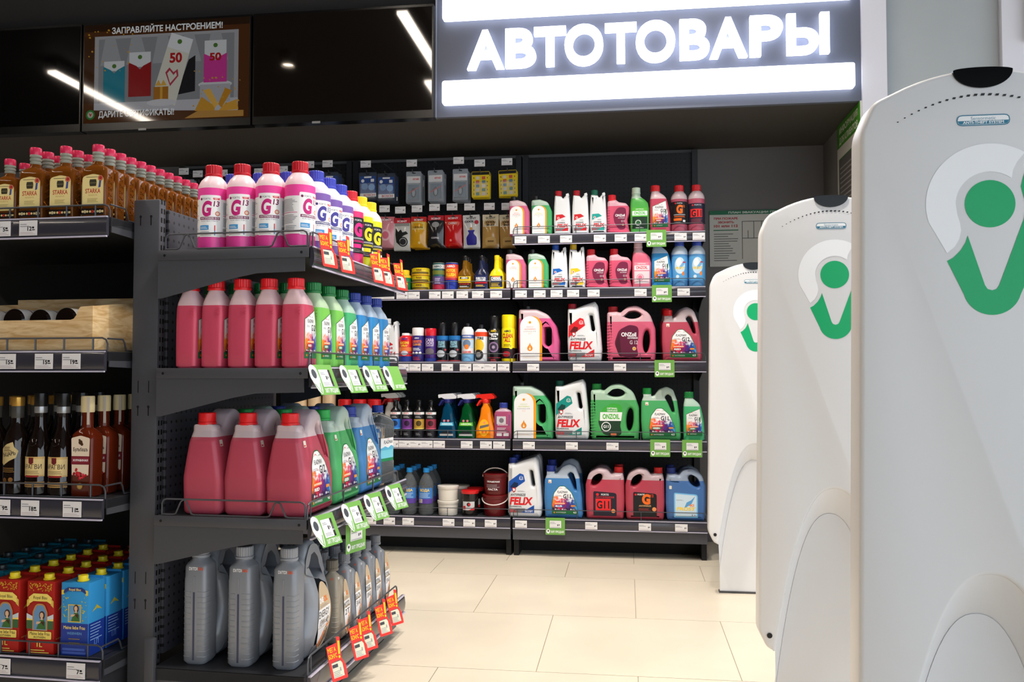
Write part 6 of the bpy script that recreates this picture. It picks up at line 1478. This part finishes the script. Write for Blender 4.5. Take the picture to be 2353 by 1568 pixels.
def pinkbox():
    rows = [(0, -.040, .040, .026, 5), (.005, -.043, .043, .029, 6), (.125, -.043, .043, .029, 6), (.138, -.038, .038, .026, 4), (.148, -.020, .020, .019, 2.2), (.155, -.018, .018, .018, 2)]
    b = MB(); loft(b, rows, frosted((190, 90, 130)), frosted((216, 190, 206)), .136)
    return ('shampoo_bottle', [('body', b.mesh('body')), ('cap', cap_mesh(0, .154, .0205, .024, (44, 60, 150))), ('label', lab(on_loft(rows), lambda P: (P.rect(-.034, .014, .034, .12, ink((190, 60, 90))), P.rect(-.034, .066, .034, .12, ink((60, 60, 130))), P.rect(-.030, .074, .016, .112, ink((206, 200, 206))), P.disc(-.006, .092, .012, ink((120, 110, 120))), P.text('SHAMPOO', 0, .068, .005, I_W, w=.05), P.lines(-.028, .034, .02, .06, 4, I_W, .3), P.rect(-.03, .016, -.004, .03, I_W), P.rect(.004, .016, .03, .03, I_W))))])
onrack(pinkbox(), 1157, 3, 'square pink shampoo bottle with blue cap on the fourth shelf', 'bottle', .029, g)
K_REDCAP = can(.034, .150, (232, 232, 230), (186, 26, 30), .0335, .042, bands((.03, .08, (60, 120, 190))), .004, 'cleaner_bottle')
for k, (px, dy) in enumerate(((828, .0), (862, .0), (794, .0), (845, .09))):
    onrack(K_REDCAP, px, 3, 'white cleaner bottle with wide red cap, ' + ['behind the blue gondola jug', 'beside the cream sprayers', 'farthest along, behind the green gondola jug', 'standing back between the front red caps'][k], 'bottle', .034, g, dy)
K_CREAM = can(.034, .225, (214, 186, 150), (206, 176, 138), .030, .020, bands((.05, .12, (190, 150, 110))), .006, 'cream_canister')
for k, px in enumerate((690, 722, 755)):
    onrack(K_CREAM, px, 3, 'tall cream canister on the rack behind the gondola, ' + ['nearest the pegboard', 'middle of the three', 'nearest the red caps'][k], 'canister', .034, 'cream canisters behind the gondola', .02)
# bottom shelf of that section
def water():
    rows = [(.030, 0), (.036, .004), (.0375, .02), (.0375, .04), (.036, .05), (.0375, .06), (.0375, .150), (.034, .165), (.022, .19), (.013, .202), (.013, .212)]
    b = MB().lathe(rows, CLEAR, n=32)
    def f(P): P.rect(-.045, .058, .045, .135, ink((60, 120, 190))); P.rect(-.045, .058, .045, .082, ink((90, 60, 150))); P.text('ВОДА', 0, .118, .012, I_YEL, w=.05, bold=.03); P.lines(-.03, .088, .03, .114, 4, ink((190, 214, 236)), .3); P.rect(-.034, .062, -.012, .080, ink((226, 220, 200))); P.bars(-.032, .064, -.014, .078, 8, I_K)
    return ('water_bottle', [('body', b.mesh('body')), ('cap', cap_mesh(0, .210, .0155, .022, (30, 140, 214))), ('label', lab(on_cyl(.0376), f, .006))])
K_WATER = water(); g = 'water bottles on the bottom rack shelf'
for c, px in enumerate((905, 943, 981)):
    for k in range(3): onrack(K_WATER, px, 4, 'clear water bottle with bright blue cap, ' + ['front', 'second', 'third'][k] + ' in the ' + ['row behind the gondola tags', 'middle row', 'row beside the white tubs'][c], 'water bottle', .0375, g, .085 * k)
def tub(r, h, m, lidm, fn=None, name='tub'):
    b = MB().lathe([(r * .9, 0), (r * .92, .003), (r * .97, h - .014), (r * .97, h - .012)], m, n=32); l = MB().lathe([(r, h - .016), (r * 1.03, h - .014), (r * 1.03, h - .002), (r * .96, h)], lidm, n=32)
    p = [('body', b.mesh('body')), ('lid', l.mesh('lid'))]
    if fn: p.append(('label', lab(on_cyl(r * .962), fn, .006)))
    return (name, p)
TW = mat('white_tub_plastic', (226, 220, 210), .4); K_TUB = tub(.052, .072, TW, TW); g = 'tubs on the bottom rack shelf'
for k in range(2): o = onrack(K_TUB, 1031, 4, 'plain white plastic tub, ' + ['lower', 'upper'][k] + ' one of the stack of two', 'tub', .054, g); o.location.z += k * .0735
onrack(tub(.055, .13, mat('clear_tub', (200, 204, 208), .2, tl=.4), TW), 1044, 4, 'translucent tub standing behind the white tubs', 'tub', .055, g, .13)
onrack(K_TUB, 862, 4, 'plain white tub behind the hanging green gondola tags', 'tub', .054, g)
K_JAR = tub(.043, .125, mat('black_jar', (26, 22, 22), .15), plastic((214, 30, 34), .3), lambda P: (P.rect(-.034, .03, .03, .072, ink((206, 206, 208))), P.poly([(-.0, .03), (.03, .03), (.03, .046)], I_RED), P.disc(.0, .058, .010, ink((60, 40, 44))), P.disc(.004, .058, .006, I_RED), P.rect(-.032, .034, -.016, .05, I_RED)), 'grease_jar')
onrack(K_JAR, 1081, 4, 'black jar with bright red lid on the bottom rack shelf', 'jar', .043, g); onrack(K_JAR, 1086, 4, 'black jar with red lid standing behind the front one', 'jar', .043, g, .10)
def bucket(txt, hp):
    m = mat('dark_red_bucket', (104, 18, 22), .3); r, h = .061, .105
    b = MB().lathe([(r * .86, 0), (r * .88, .003), (r * .97, h - .022), (r, h - .020), (r * 1.02, h - .018), (r * 1.02, h - .010)], m, n=36); l = MB().lathe([(r * 1.03, h - .012), (r * 1.05, h - .010), (r * 1.05, h - .003), (r * .94, h), (r * .9, h - .002), (.001, h - .002)], m, n=36, caps=False)
    hd = MB().tube([(r * 1.05 * math.cos(a), -r * 1.05 * abs(math.sin(a)) * hp[0], h - .02 + (r * .9) * math.sin(a) * hp[1] * .8) for a in (PI * i / 14 for i in range(15))], .003, plastic((226, 214, 210), .35), 8)
    p = [('body', b.mesh('body')), ('lid', l.mesh('lid')), ('handle', hd.mesh('handle'))]
    if txt: p.append(('label', lab(on_cyl(r * .955), lambda P: (P.rect(-.044, .018, .036, .074, ink((84, 14, 20))), P.text('ПРОМЫВОЧНАЯ', -.004, .062, .008, I_W, w=.066, bold=.02), P.lines(-.04, .038, .03, .056, 3, I_G, .35), P.text('ПАСТА', -.006, .024, .009, I_W, w=.05, bold=.03)), .006)))
    return ('bucket', p)
onrack(bucket(False, (1.02, -.6)), 1138, 4, 'dark red bucket with white handle, lower one of the stack of two', 'bucket', .064, g)
o = onrack(bucket(True, (.15, 1)), 1139, 4, 'dark red bucket with raised pale handle, upper one of the stack', 'bucket', .064, g); o.location.z += .1055

# ---- hanging packs on pegboard hooks
CLR = mat('blister_clear', (222, 226, 230), .12, alpha=.22, spec=.7)
def tagface(P, w, h, num=None, z0=0):
    P.lines(-w / 2 + .003, z0 + h * .58, w * .1, z0 + h * .86, 2, I_G, .35, .4); P.lines(-w / 2 + .003, z0 + h * .08, w / 2 - .004, z0 + h * .28, 2, ink((196, 176, 180)), .3, .2)
    if num: P.text(num, w * .20, z0 + h * .32, h * .26, I_K, bold=.03, al='r'); P.rect(w * .22, z0 + h * .46, w * .34, z0 + h * .58, I_K); P.rect(w * .22, z0 + h * .34, w * .38, z0 + h * .40, I_K)
    else: P.rect(w * .26, z0 + h * .36, w * .32, z0 + h * .56, I_K); P.rect(w * .36, z0 + h * .42, w * .41, z0 + h * .56, I_K)
YBK = 4.64
def hook(tag=True):
    w = MB(); w.tube([(0, YBK - 4.64, .006), (0, -.20, 0), (0, -.225, .004), (0, -.23, .014)], .002, WIRE, 6); w.box(-.012, .012, -.004, 0, -.014, .020, WIRE)
    w.tube([(0, -.004, .052), (0, -.24, .050)], .0018, WIRE, 6)
    p = [('wire', w.mesh('wire'))]
    if tag:
        t = MB().box(-.028, .028, -.2425, -.2405, .026, .062, ink(PAPER)); P = Print(t, on_plane(-.2425)); tagface(P, .056, .036, None, .026); p.append(('price_tag', t.mesh('price_tag'), None, 'white paper price tag'))
    return ('display_hook', p)
K_HOOK, K_HOOK0 = hook(), hook(False)
def blister(w, h, col, fn, bulge=.02, clear_all=False):
    m = MB(); o = fillet([(-w / 2, -h, .006), (w / 2, -h, .006), (w / 2, 0, .006), (-w / 2, 0, .006)], 3); hole = fillet([(-.010, -.012, .003), (.010, -.012, .003), (.010, -.006, .003), (-.010, -.006, .003)], 2)
    m.prism(o, -.0006, .0006, ink(col) if not clear_all else CLR, holes=[hole]); P = Print(m, on_plane(-.0006)); fn(P)
    b = MB(); 
    z1 = -h * .40 if not clear_all else -h * .06; x1 = w * .40
    rs = []
    for k, (s_, d) in enumerate(((1, 0), (1, .6), (.94, .92), (.85, 1))): rs.append([(x * s_, -.0008 - d * bulge, (-h * .95 + z1) / 2 + (z - (-h * .95 + z1) / 2) * s_) for x, z in fillet([(-x1, -h * .95, .006), (x1, -h * .95, .006), (x1, z1, .006), (-x1, z1, .006)], 3)])
    b.rings(rs, CLR, False, True)
    return [('card', m.mesh('card')), ('blister', b.mesh('blister'))]
def bulbpack(P): P.rect(-.044, -.13, .044, -.02, ink((44, 74, 140))); P.disc(-.018, -.075, .018, ink((90, 140, 200))); P.disc(.020, -.080, .018, ink((120, 170, 226))); P.disc(-.028, -.045, .009, I_W); P.rect(.016, -.052, .034, -.036, I_W); P.rect(-.044, -.132, .044, -.112, I_W); P.text('BOSCH', .006, -.128, .011, I_RED, w=.06, bold=.03); P.rect(-.02, -.03, .02, -.022, I_W)
def grey_pack(P): P.rect(-.036, -.062, .036, -.026, ink((226, 224, 224))); P.text('HEYNER', .012, -.046, .009, I_RED, w=.034, bold=.03); P.rect(-.03, -.150, .03, -.070, ink((90, 110, 130))); P.poly(ellipse(.0, -.115, .014, .026), ink((30, 34, 40))); P.poly(ellipse(.0, -.115, .008, .018), ink((150, 160, 170))); P.poly([(-.03, -.12), (.03, -.088), (.03, -.082), (-.03, -.114)], ink((180, 60, 60)))
def yellow_pack(P):
    P.rect(-.046, -.018, .046, -.002, ink((30, 28, 26)))
    for i in range(5):
        for j in range(2): x = -.016 + .032 * j; z = -.034 - .021 * i; P.rect(x - .009, z - .008, x + .009, z + .008, ink(((220, 206, 190), (206, 90, 70), (90, 130, 150), (220, 214, 200), (60, 130, 110))[(i + j) % 5]), .002); P.disc(x + (.02 if j else -.02), z, .003, ink((60, 50, 20)), n=8)
def pouch(w, h, bag, head, fn, bulge=.016, m=None):
    bm_ = m or mat('bag_%02x%02x%02x' % tuple(bag), bag, .16, coat=.4)
    def surf(x, z, hh):
        q = max(0, 1 - (2 * x / w) ** 2) * max(0, math.sin(PI * min(1, max(0, (z + h) / (h * .86))))) ** .6
        return (x, -.001 - bulge * q - hh, z)
    b = MB(); N, M_ = 12, 16; g_ = [[surf(-w / 2 + w * i / N, -h + h * j / M_, 0) for i in range(N + 1)] for j in range(M_ + 1)]
    vs = [p for r in g_ for p in r]; fs = [(j * (N + 1) + i, j * (N + 1) + i + 1, (j + 1) * (N + 1) + i + 1, (j + 1) * (N + 1) + i) for j in range(M_) for i in range(N)]
    n0 = len(vs); b.add(vs + [(x, -y * .5, z) for x, y, z in vs], fs + [tuple(n0 + i for i in reversed(f)) for f in fs], bm_)
    P = Print(b, surf, .0006, .0002, .012); fn(P)
    hd = MB().box(-w / 2, w / 2, -.0028, .002, -h * .16, 0, ink(head)); P = Print(hd, on_plane(-.0028)); P.rect(-.008, -.012, .008, -.007, I_K); P.text('SCENT', 0, -h * .13, .009, I_W if sum(head) < 500 else I_K, w=w * .6, bold=.03)
    return [('bag', b.mesh('bag')), ('header_card', hd.mesh('header_card'))]
PK = {
 'bulb': ('bulb_pack', blister(.098, .150, (60, 66, 80), bulbpack), 'blue bulb pack', 4, .024),
 'grey': ('blister_pack', blister(.082, .165, (150, 156, 164), grey_pack, .024), 'silver blister pack', 4, .028),
 'yel': ('fuse_card', blister(.096, .136, (236, 204, 30), yellow_pack, .006), 'yellow card of small fuses', 4, .016),
 'pnk': ('air_freshener_bag', pouch(.088, .165, (226, 150, 160), (214, 120, 130), lambda P: (P.poly(ellipse(.0, -.10, .028, .03), ink((236, 190, 196))), P.poly(ellipse(.0, -.10, .018, .02), ink((220, 110, 130))))), 'pink air freshener bag', 4, .022),
 'blk': ('air_freshener_bag', pouch(.088, .172, (214, 212, 208), (200, 30, 50), lambda P: (P.poly([(-.034, -.052), (-.020, -.075), (-.006, -.062), (.004, -.078), (.022, -.072), (.034, -.085), (.010, -.095), (-.014, -.115), (-.008, -.15), (-.030, -.13), (-.036, -.09)], I_K), P.ring(.006, -.128, .020, .026, I_K), P.disc(.006, -.128, .017, ink((40, 38, 40))), P.rect(-.040, -.044, .040, -.028, ink((150, 150, 146)))), .008), 'white pack with black flame picture', 3, .020),
 'ylw': ('air_freshener_bag', pouch(.082, .165, (232, 170, 30), (206, 40, 40), lambda P: (P.rect(-.034, -.07, .034, -.03, ink((226, 206, 120))), P.text('LEMON', 0, -.062, .008, I_K, w=.05), P.disc(.01, -.14, .007, ink((250, 220, 150))))), 'yellow air freshener bag', 4, .022),
 'dark': ('air_freshener_bag', pouch(.085, .165, (40, 38, 40), (190, 30, 44), lambda P: (P.poly(ellipse(.0, -.05, .02, .015), ink((160, 160, 160))), P.text('COFFEE', 0, -.125, .008, I_W, w=.04))), 'black air freshener bag', 4, .022),
 'red': ('air_freshener_bag', pouch(.090, .165, (214, 28, 30), (206, 30, 40), lambda P: (P.rect(-.036, -.056, .030, -.034, ink((230, 80, 60))), P.text('CHERRY', 0, -.05, .010, I_W, w=.05), P.disc(-.012, -.135, .006, ink((250, 150, 140))))), 'red air freshener bag', 4, .022),
 'wht': ('air_freshener_bag', pouch(.088, .172, (224, 224, 226), (226, 226, 228), lambda P: (P.poly(fillet([(-.026, -.16, .01), (.026, -.16, .01), (.028, -.12, .02), (.010, -.098, .01), (.022, -.082, .006), (-.022, -.082, .006), (-.010, -.098, .01), (-.028, -.12, .02)], 4), ink((44, 40, 150))), P.text('COOL', -.01, -.04, .010, I_K, w=.05, bold=.05), P.disc(.028, -.040, .011, ink((190, 30, 50))), P.disc(.0, -.075, .008, ink((214, 160, 90))))), 'white air freshener pack with purple sachet', 3, .022),
 'gld': ('air_freshener_bag', pouch(.086, .172, (196, 156, 90), (236, 226, 196), lambda P: (P.rect(-.040, -.064, .040, -.028, ink((240, 232, 210))), P.text('COOL', 0, -.046, .010, I_K, w=.05, bold=.05), P.text('BALLS', 0, -.06, .009, I_K, w=.04, bold=.05), P.poly(fillet([(-.028, -.165, .01), (.028, -.165, .01), (.03, -.12, .02), (-.03, -.12, .02)], 4), ink((206, 170, 104))), P.rect(-.016, -.146, .016, -.138, ink((120, 90, 50))))), 'gold air freshener bag', 3, .022),
}
def hang(kk, px, py, where, tag=True, n=None, cat='pack', only=False):
    name, parts, d, cnt, sp = PK[kk]; Yf = YBK - .205
    x, z = wx(px, Yf, py), wz(py, Yf, px) + .006       # the top edge of the front pack
    put(K_HOOK if tag else K_HOOK0, 'wire display hook holding the ' + d + 's ' + where, 'hook', (x, YBK - .001, z - .008), 0, 'pegboard display hooks')
    for k in range(n or cnt):
        put((name, parts), ('front ' if k == 0 else ORD[k] + ' ') + d + ' on the hook ' + where, cat, (x + .002 * math.sin(k * 2.1 + px), Yf + sp * k, z - .002 * (k % 2)), 0, d + 's on one hook', (0, .03 * math.sin(px * 1.7 + k), 0))
hang('bulb', 845, 399, 'behind the last yellow bottle', n=4); hang('bulb', 887, 401, 'beside the silver packs', False, n=4)
hang('grey', 950, 397, 'beside the bulb packs'); hang('grey', 1000, 394, 'between the two other silver packs', False); hang('grey', 1057, 391, 'beside the yellow cards')
hang('yel', 1105, 397, 'beside the silver packs'); hang('yel', 1167, 394, 'above the first pink bottle')
hang('bulb', 758, 398, 'above the purple bottles', True, 3); hang('bulb', 716, 400, 'behind the corner pink bottle', True, 2); hang('grey', 430, 415, 'seen over the gondola post', True, 2)
for px, py in ((455, 400), (512, 398), (596, 395), (650, 390)):
    x, z = wx(px, YBK - .24, py), wz(py, YBK - .24, px); put(K_HOOK, 'empty display hook with a white tag ' + {455: 'beside the first red cap', 512: 'between the first two red caps', 596: 'between the middle red caps', 650: 'by the corner red cap'}[px], 'hook', (x, YBK - .001, z - .044), 0, 'pegboard display hooks')
hang('pnk', 888, 501, 'behind the yellow bottles'); hang('blk', 924, 504, 'beside the pink bags'); hang('ylw', 962, 501, 'beside the flame-picture packs'); hang('dark', 1002, 498, 'between the yellow and red bags'); hang('red', 1042, 497, 'between the black bags and white packs'); hang('wht', 1082, 497, 'beside the red bags'); hang('gld', 1127, 496, 'beside the white packs'); hang('gld', 1167, 496, 'behind the first pink bottle')

# ------------------------------------------------------------------ price tags and promotional tags
def price_tag(w, h, num=None):
    m = MB().box(-w / 2, w / 2, -.0009, 0, -h / 2, h / 2, ink(PAPER)); P = Print(m, on_plane(-.0009), .0003); tagface(P, w, h, num, -h / 2)
    return ('price_tag', m.mesh('price_tag'))
K_TAG = price_tag(.058, .035)
TILT = -.06
def rack_tags(sh, pxs, txts, unit):
    for px, t in zip(pxs, txts):
        put(K_TAG, 'white price tag under the ' + t + unit, 'price tag', (wx(px, YF - .014, 700), YF - .0135, RS_[sh] - .026), 0, 'price tags on the rack rails', (0, 0, 0))
U_ = ', topmost shelf'
rack_tags(0, (1196, 1250, 1301, 1379, 1427, 1473, 1565, 1607), ('pink arched-label bottle', 'green arched-label bottle', 'first red-capped white bottle', 'green-capped white bottle', 'wavy pink-red bottle', 'bright green bottle', 'black-labelled round bottle', 'last round bottle'), U_)
rack_tags(1, (1197, 1240, 1279, 1317, 1364, 1472, 1571), ('pink arched-label bottle', 'green arched-label bottle', 'blue-capped white bottle', 'yellow-capped white bottle', 'first wavy bottle', 'pale-capped pink bottle', 'round washer bottles'), ', second rack shelf')
rack_tags(2, (1225, 1330, 1424), ('large pink arched-label jug', 'red-panelled white jug', 'pink jug with round label'), ', middle rack shelf')
rack_tags(3, (1215, 1313, 1406), ('large green arched-label jug', 'teal-panelled white jug', 'green jug with round label'), ', fourth rack shelf')
rack_tags(4, (1197, 1357, 1479, 1562), ('blue-panelled white jug', 'jug with the red square', 'black-labelled red jug', 'dark blue washer jug'), ', bottom rack shelf')
rack_tags(1, (867, 893, 924, 951, 999, 1029, 1062, 1098, 1140), ('gondola end, first in the run', 'gondola tags, second in the run', 'green shampoo bottle', 'stack of wax tins', 'teal tin', 'motor flush tin', 'gold additive bottle', 'navy additive bottle', 'yellow diesel bottle'), ', chemicals rack')
rack_tags(2, (927, 954, 983, 1028, 1070, 1100, 1127, 1157), ('short red can', 'purple can', 'violet can', 'black blue-collared cans', 'white and pale blue can', 'orange-topped can', 'black wheel-picture can', 'yellow can'), ', chemicals rack')
rack_tags(3, (905, 930, 956, 982, 1010, 1073, 1117, 1147), ('blue-picture care bottle', 'purple-picture care bottle', 'amber-picture care bottle', 'dark red-picture care bottle', 'dark blue sprayer', 'dark green sprayer', 'orange sprayer', 'square pink bottle'), ', chemicals rack')
rack_tags(4, (854, 897, 940, 1032, 1079, 1128), ('half-hidden white tub', 'first water bottle row', 'middle water bottle row', 'stacked white tubs', 'red-lidded jar', 'dark red buckets'), ', chemicals rack')
for i, px, num, t in ((0, -2, '5', 'smaller flask at the picture edge'), (0, 59, '12', 'flask beside the smaller one'), (1, 16, '15', 'crate, cut by the picture edge'), (1, 101, '15', 'crate middle'), (1, 164, '19', 'cut-out corner of the crate'), (2, 10, '9', 'bottles at the picture edge, third drinks shelf'), (2, 76, '18', 'first brandy bottle, third drinks shelf'), (2, 172, '11', 'red-amber bottle, third drinks shelf'), (3, 18, '7', 'red cartons'), (3, 187, '7', 'blue cartons')):
    z = AS[i]; isl(price_tag(.053, .040, num), 'white price tag marked ' + num + ' under the ' + t, 'price tag', iu(px, -.105), -.1035, z - .026, 0, 'price tags on the drinks rails')
# green promotional tags on the wall rack
GRN_ = ink((114, 170, 80))
def green_flat():
    m = MB().prism(fillet([(-.047, -.041, .003), (.047, -.041, .003), (.047, .041, .003), (-.047, .041, .003)], 3), -.0012, 0, GRN_); P = Print(m, on_plane(-.0012), .0003)
    P.rect(-.030, -.010, .032, .030, ink((96, 160, 70))); P.disc(-.034, -.024, .009, I_W, .011); P.poly([(-.038, -.030), (-.030, -.030), (-.034, -.037)], I_W); P.disc(-.034, -.022, .004, ink((60, 60, 66)))
    P.text('ХИТ ПРОДАЖ', .010, -.031, .010, I_W, w=.064, bold=.03)
    q = MB().box(-.027, .029, -.0024, -.0014, -.008, .027, ink(PAPER)); P = Print(q, on_plane(-.0024), .0003); P.mb = q
    P.lines(-.024, .013, .004, .024, 2, I_G, .35, .3); P.lines(-.024, -.006, .026, -.001, 1, I_G, .35, .1); P.rect(.010, .002, .014, .010, I_K); P.rect(.017, .004, .021, .010, I_K)
    return ('promotion_tag', [('card', m.mesh('card')), ('price_paper', q.mesh('price_paper'))])
K_GRN = green_flat()
for sh, px, t in ((0, 1509, 'topmost rack shelf'), (1, 1521, 'second rack shelf'), (2, 1526, 'middle rack shelf'), (3, 1515, 'fourth rack shelf below the colour-burst green jug'), (3, 1588, 'fourth rack shelf below the small green bottle'), (4, 1275, 'bottom rack shelf by the colour-burst blue jug')):
    put(K_GRN, 'flat green promotion tag, ' + t, 'promotion tag', (wx(px, YF - .016, 700), YF - .0165, RS_[sh] - .032), 0, 'green promotion tags on the wall rack')
# tags on the gondola rails
def iv(px, u):
    d = ray(px, 784); n = Vector((math.cos(IA), math.sin(IA), 0)); P0 = Vector(IL(u, 0, 0))
    p = CAM + d * ((P0 - CAM).dot(n) / d.dot(n)) - IO
    return -p.x * math.sin(IA) + p.y * math.cos(IA)
def green_wobbler(paper=True):
    m = MB(); o = fillet([(-.036, -.042, .004), (.050, -.042, .002), (.050, .042, .002), (-.030, .042, .006)], 3); m.prism(o, -.001, 0, GRN_, holes=[fillet([(-.012, -.020), (.036, -.020), (.036, .028), (-.012, .028)], 2)] if paper else [])
    m.prism(fillet([(-.028, -.043, .008), (-.040, -.030, .01), (-.054, .006, .02), (-.050, .034, .016), (-.036, .044, .012), (-.020, .034, .016), (-.018, .004, .02), (-.022, -.03, .01)], 4), -.0022, -.0011, I_W); P = Print(m, on_plane(-.0022), .0003)
    P.disc(-.036, .016, .0095, ink((70, 74, 80)), .013); P.poly([(-.048, -.010), (-.044, -.012), (-.030, -.034), (-.026, -.010), (-.022, -.008), (-.028, -.040)], GRN_)
    P = Print(m, on_plane(-.001), .0003); P.text('ХИТ ПРОДАЖ', .0165, -.036, .012, I_W, w=.056, bold=.015)
    parts = [('card', m.mesh('card'))]
    if paper:
        q = MB().box(-.012, .026, -.0016, -.0006, -.020, .028, ink(PAPER)); P = Print(q, on_plane(-.0016), .0003); P.lines(-.008, .014, .012, .022, 2, I_G, .4, .3); P.lines(-.008, -.016, .022, -.006, 3, I_G, .35, .2); P.rect(.010, .0, .014, .010, I_K); P.rect(.017, .003, .020, .009, I_K)
        parts.append(('price_paper', q.mesh('price_paper')))
    return ('promotion_tag', parts)
K_WOB, K_WOB0 = green_wobbler(), green_wobbler(False)
K_MEGA_ = None
def on_rail(kit, label, v, z, tilt, group, u=.022, turn=-.24):
    o = isl(kit, label, 'promotion tag', u, v, z, PI / 2, group); o.rotation_euler = (0, 0, IA + PI / 2)
    o.scale = (.86, 1, .94) if kit is K_MEGA_ else (1, 1, 1)
    o.rotation_euler = (Matrix.Rotation(IA + PI / 2 + turn, 3, 'Z') @ Matrix.Rotation(tilt, 3, 'X')).to_euler()
    return o
g = 'green promotion tags on the gondola rails'
for k, px in enumerate((745, 812, 862, 906)):
    on_rail(K_WOB if k < 3 else K_WOB0, 'green promotion tag with white pin, second gondola shelf, ' + ['below the corner red bottle', 'below the green bottles', 'below the first blue bottles', 'empty one at the far end'][k], iv(px, .04), SH[1] - .030, -.42, g, .040)
for k, px in enumerate((752, 818, 866, 912)):
    on_rail(K_WOB, 'green promotion tag with white pin, third gondola shelf, ' + ['below the red jug', 'below the green jug', 'below the blue jug', 'below the clear jugs'][k], iv(px, .04), SH[2] - .030, -.42, g, .040)
o = put(K_GRN, 'flat green promotion tag hanging half hidden behind the tag below the green jug', 'promotion tag', IL(.034, iv(817, .03), SH[2] - .092), IA + R(74), g)
def mega():
    RD = ink((226, 52, 44)); m = MB(); m.prism(fillet([(-.030, -.052, .006), (.036, -.054, .005), (.036, -.018, .008), (.024, .004, .004), (.024, .048, .002), (-.030, .044, .002)], 3), -.0009, 0, RD, holes=[fillet([(-.021, -.044), (.026, -.045), (.025, -.012), (.016, .0), (-.021, -.002)], 1)])
    m.prism([(.010, .012), (.024, .010), (.032, .060), (.018, .064)], -.0012, -.0002, RD); P = Print(m, on_plane(-.0012), .0003)
    P.poly([(.0135, .016), (.021, .015), (.0275, .050), (.0195, .052)], I_YEL); P.disc(.016, .008, .004, I_YEL)
    P.text('МЕГА', -.010, .026, .013, I_YEL, w=.034, bold=.006); P.text('БОНУС', -.010, .009, .012, I_YEL, w=.035, bold=.018)
    q = MB().box(-.021, .024, -.0004, .0004, -.046, -.003, ink((222, 220, 196))); P = Print(q, on_plane(-.0004), .0003); P.rect(-.019, -.017, .004, -.008, ink((70, 70, 74))); P.lines(-.019, -.042, .016, -.024, 4, I_G, .3, .3); P.rect(.010, -.030, .014, -.020, I_G)
    return ('bonus_tag', [('card', m.mesh('card')), ('price_paper', q.mesh('price_paper'))])
K_MEGA = K_MEGA_ = mega(); g = 'red and yellow bonus tags on the gondola rails'
T1 = ['nearest the corner', 'below the purple bottles', 'below the nearer yellow bottle', 'below the farther yellow bottle', 'at the far end']
for k, px in enumerate((742, 784, 858, 880, 911)): on_rail(K_MEGA, 'red and yellow bonus tag on the top gondola shelf, ' + T1[k], iv(px, .02), SH[0] + .0, -.20, g, .030, -.36)
T2 = ['nearest the corner', 'second from the corner', 'touching the second one', 'second from the far end', 'at the far end']
for k, px in enumerate((766, 816, 838, 873, 899)): on_rail(K_MEGA, 'red and yellow bonus tag on the gondola base rail, ' + T2[k], iv(px, .02), SH[3] + .004, -.30, g, .034, -.42)
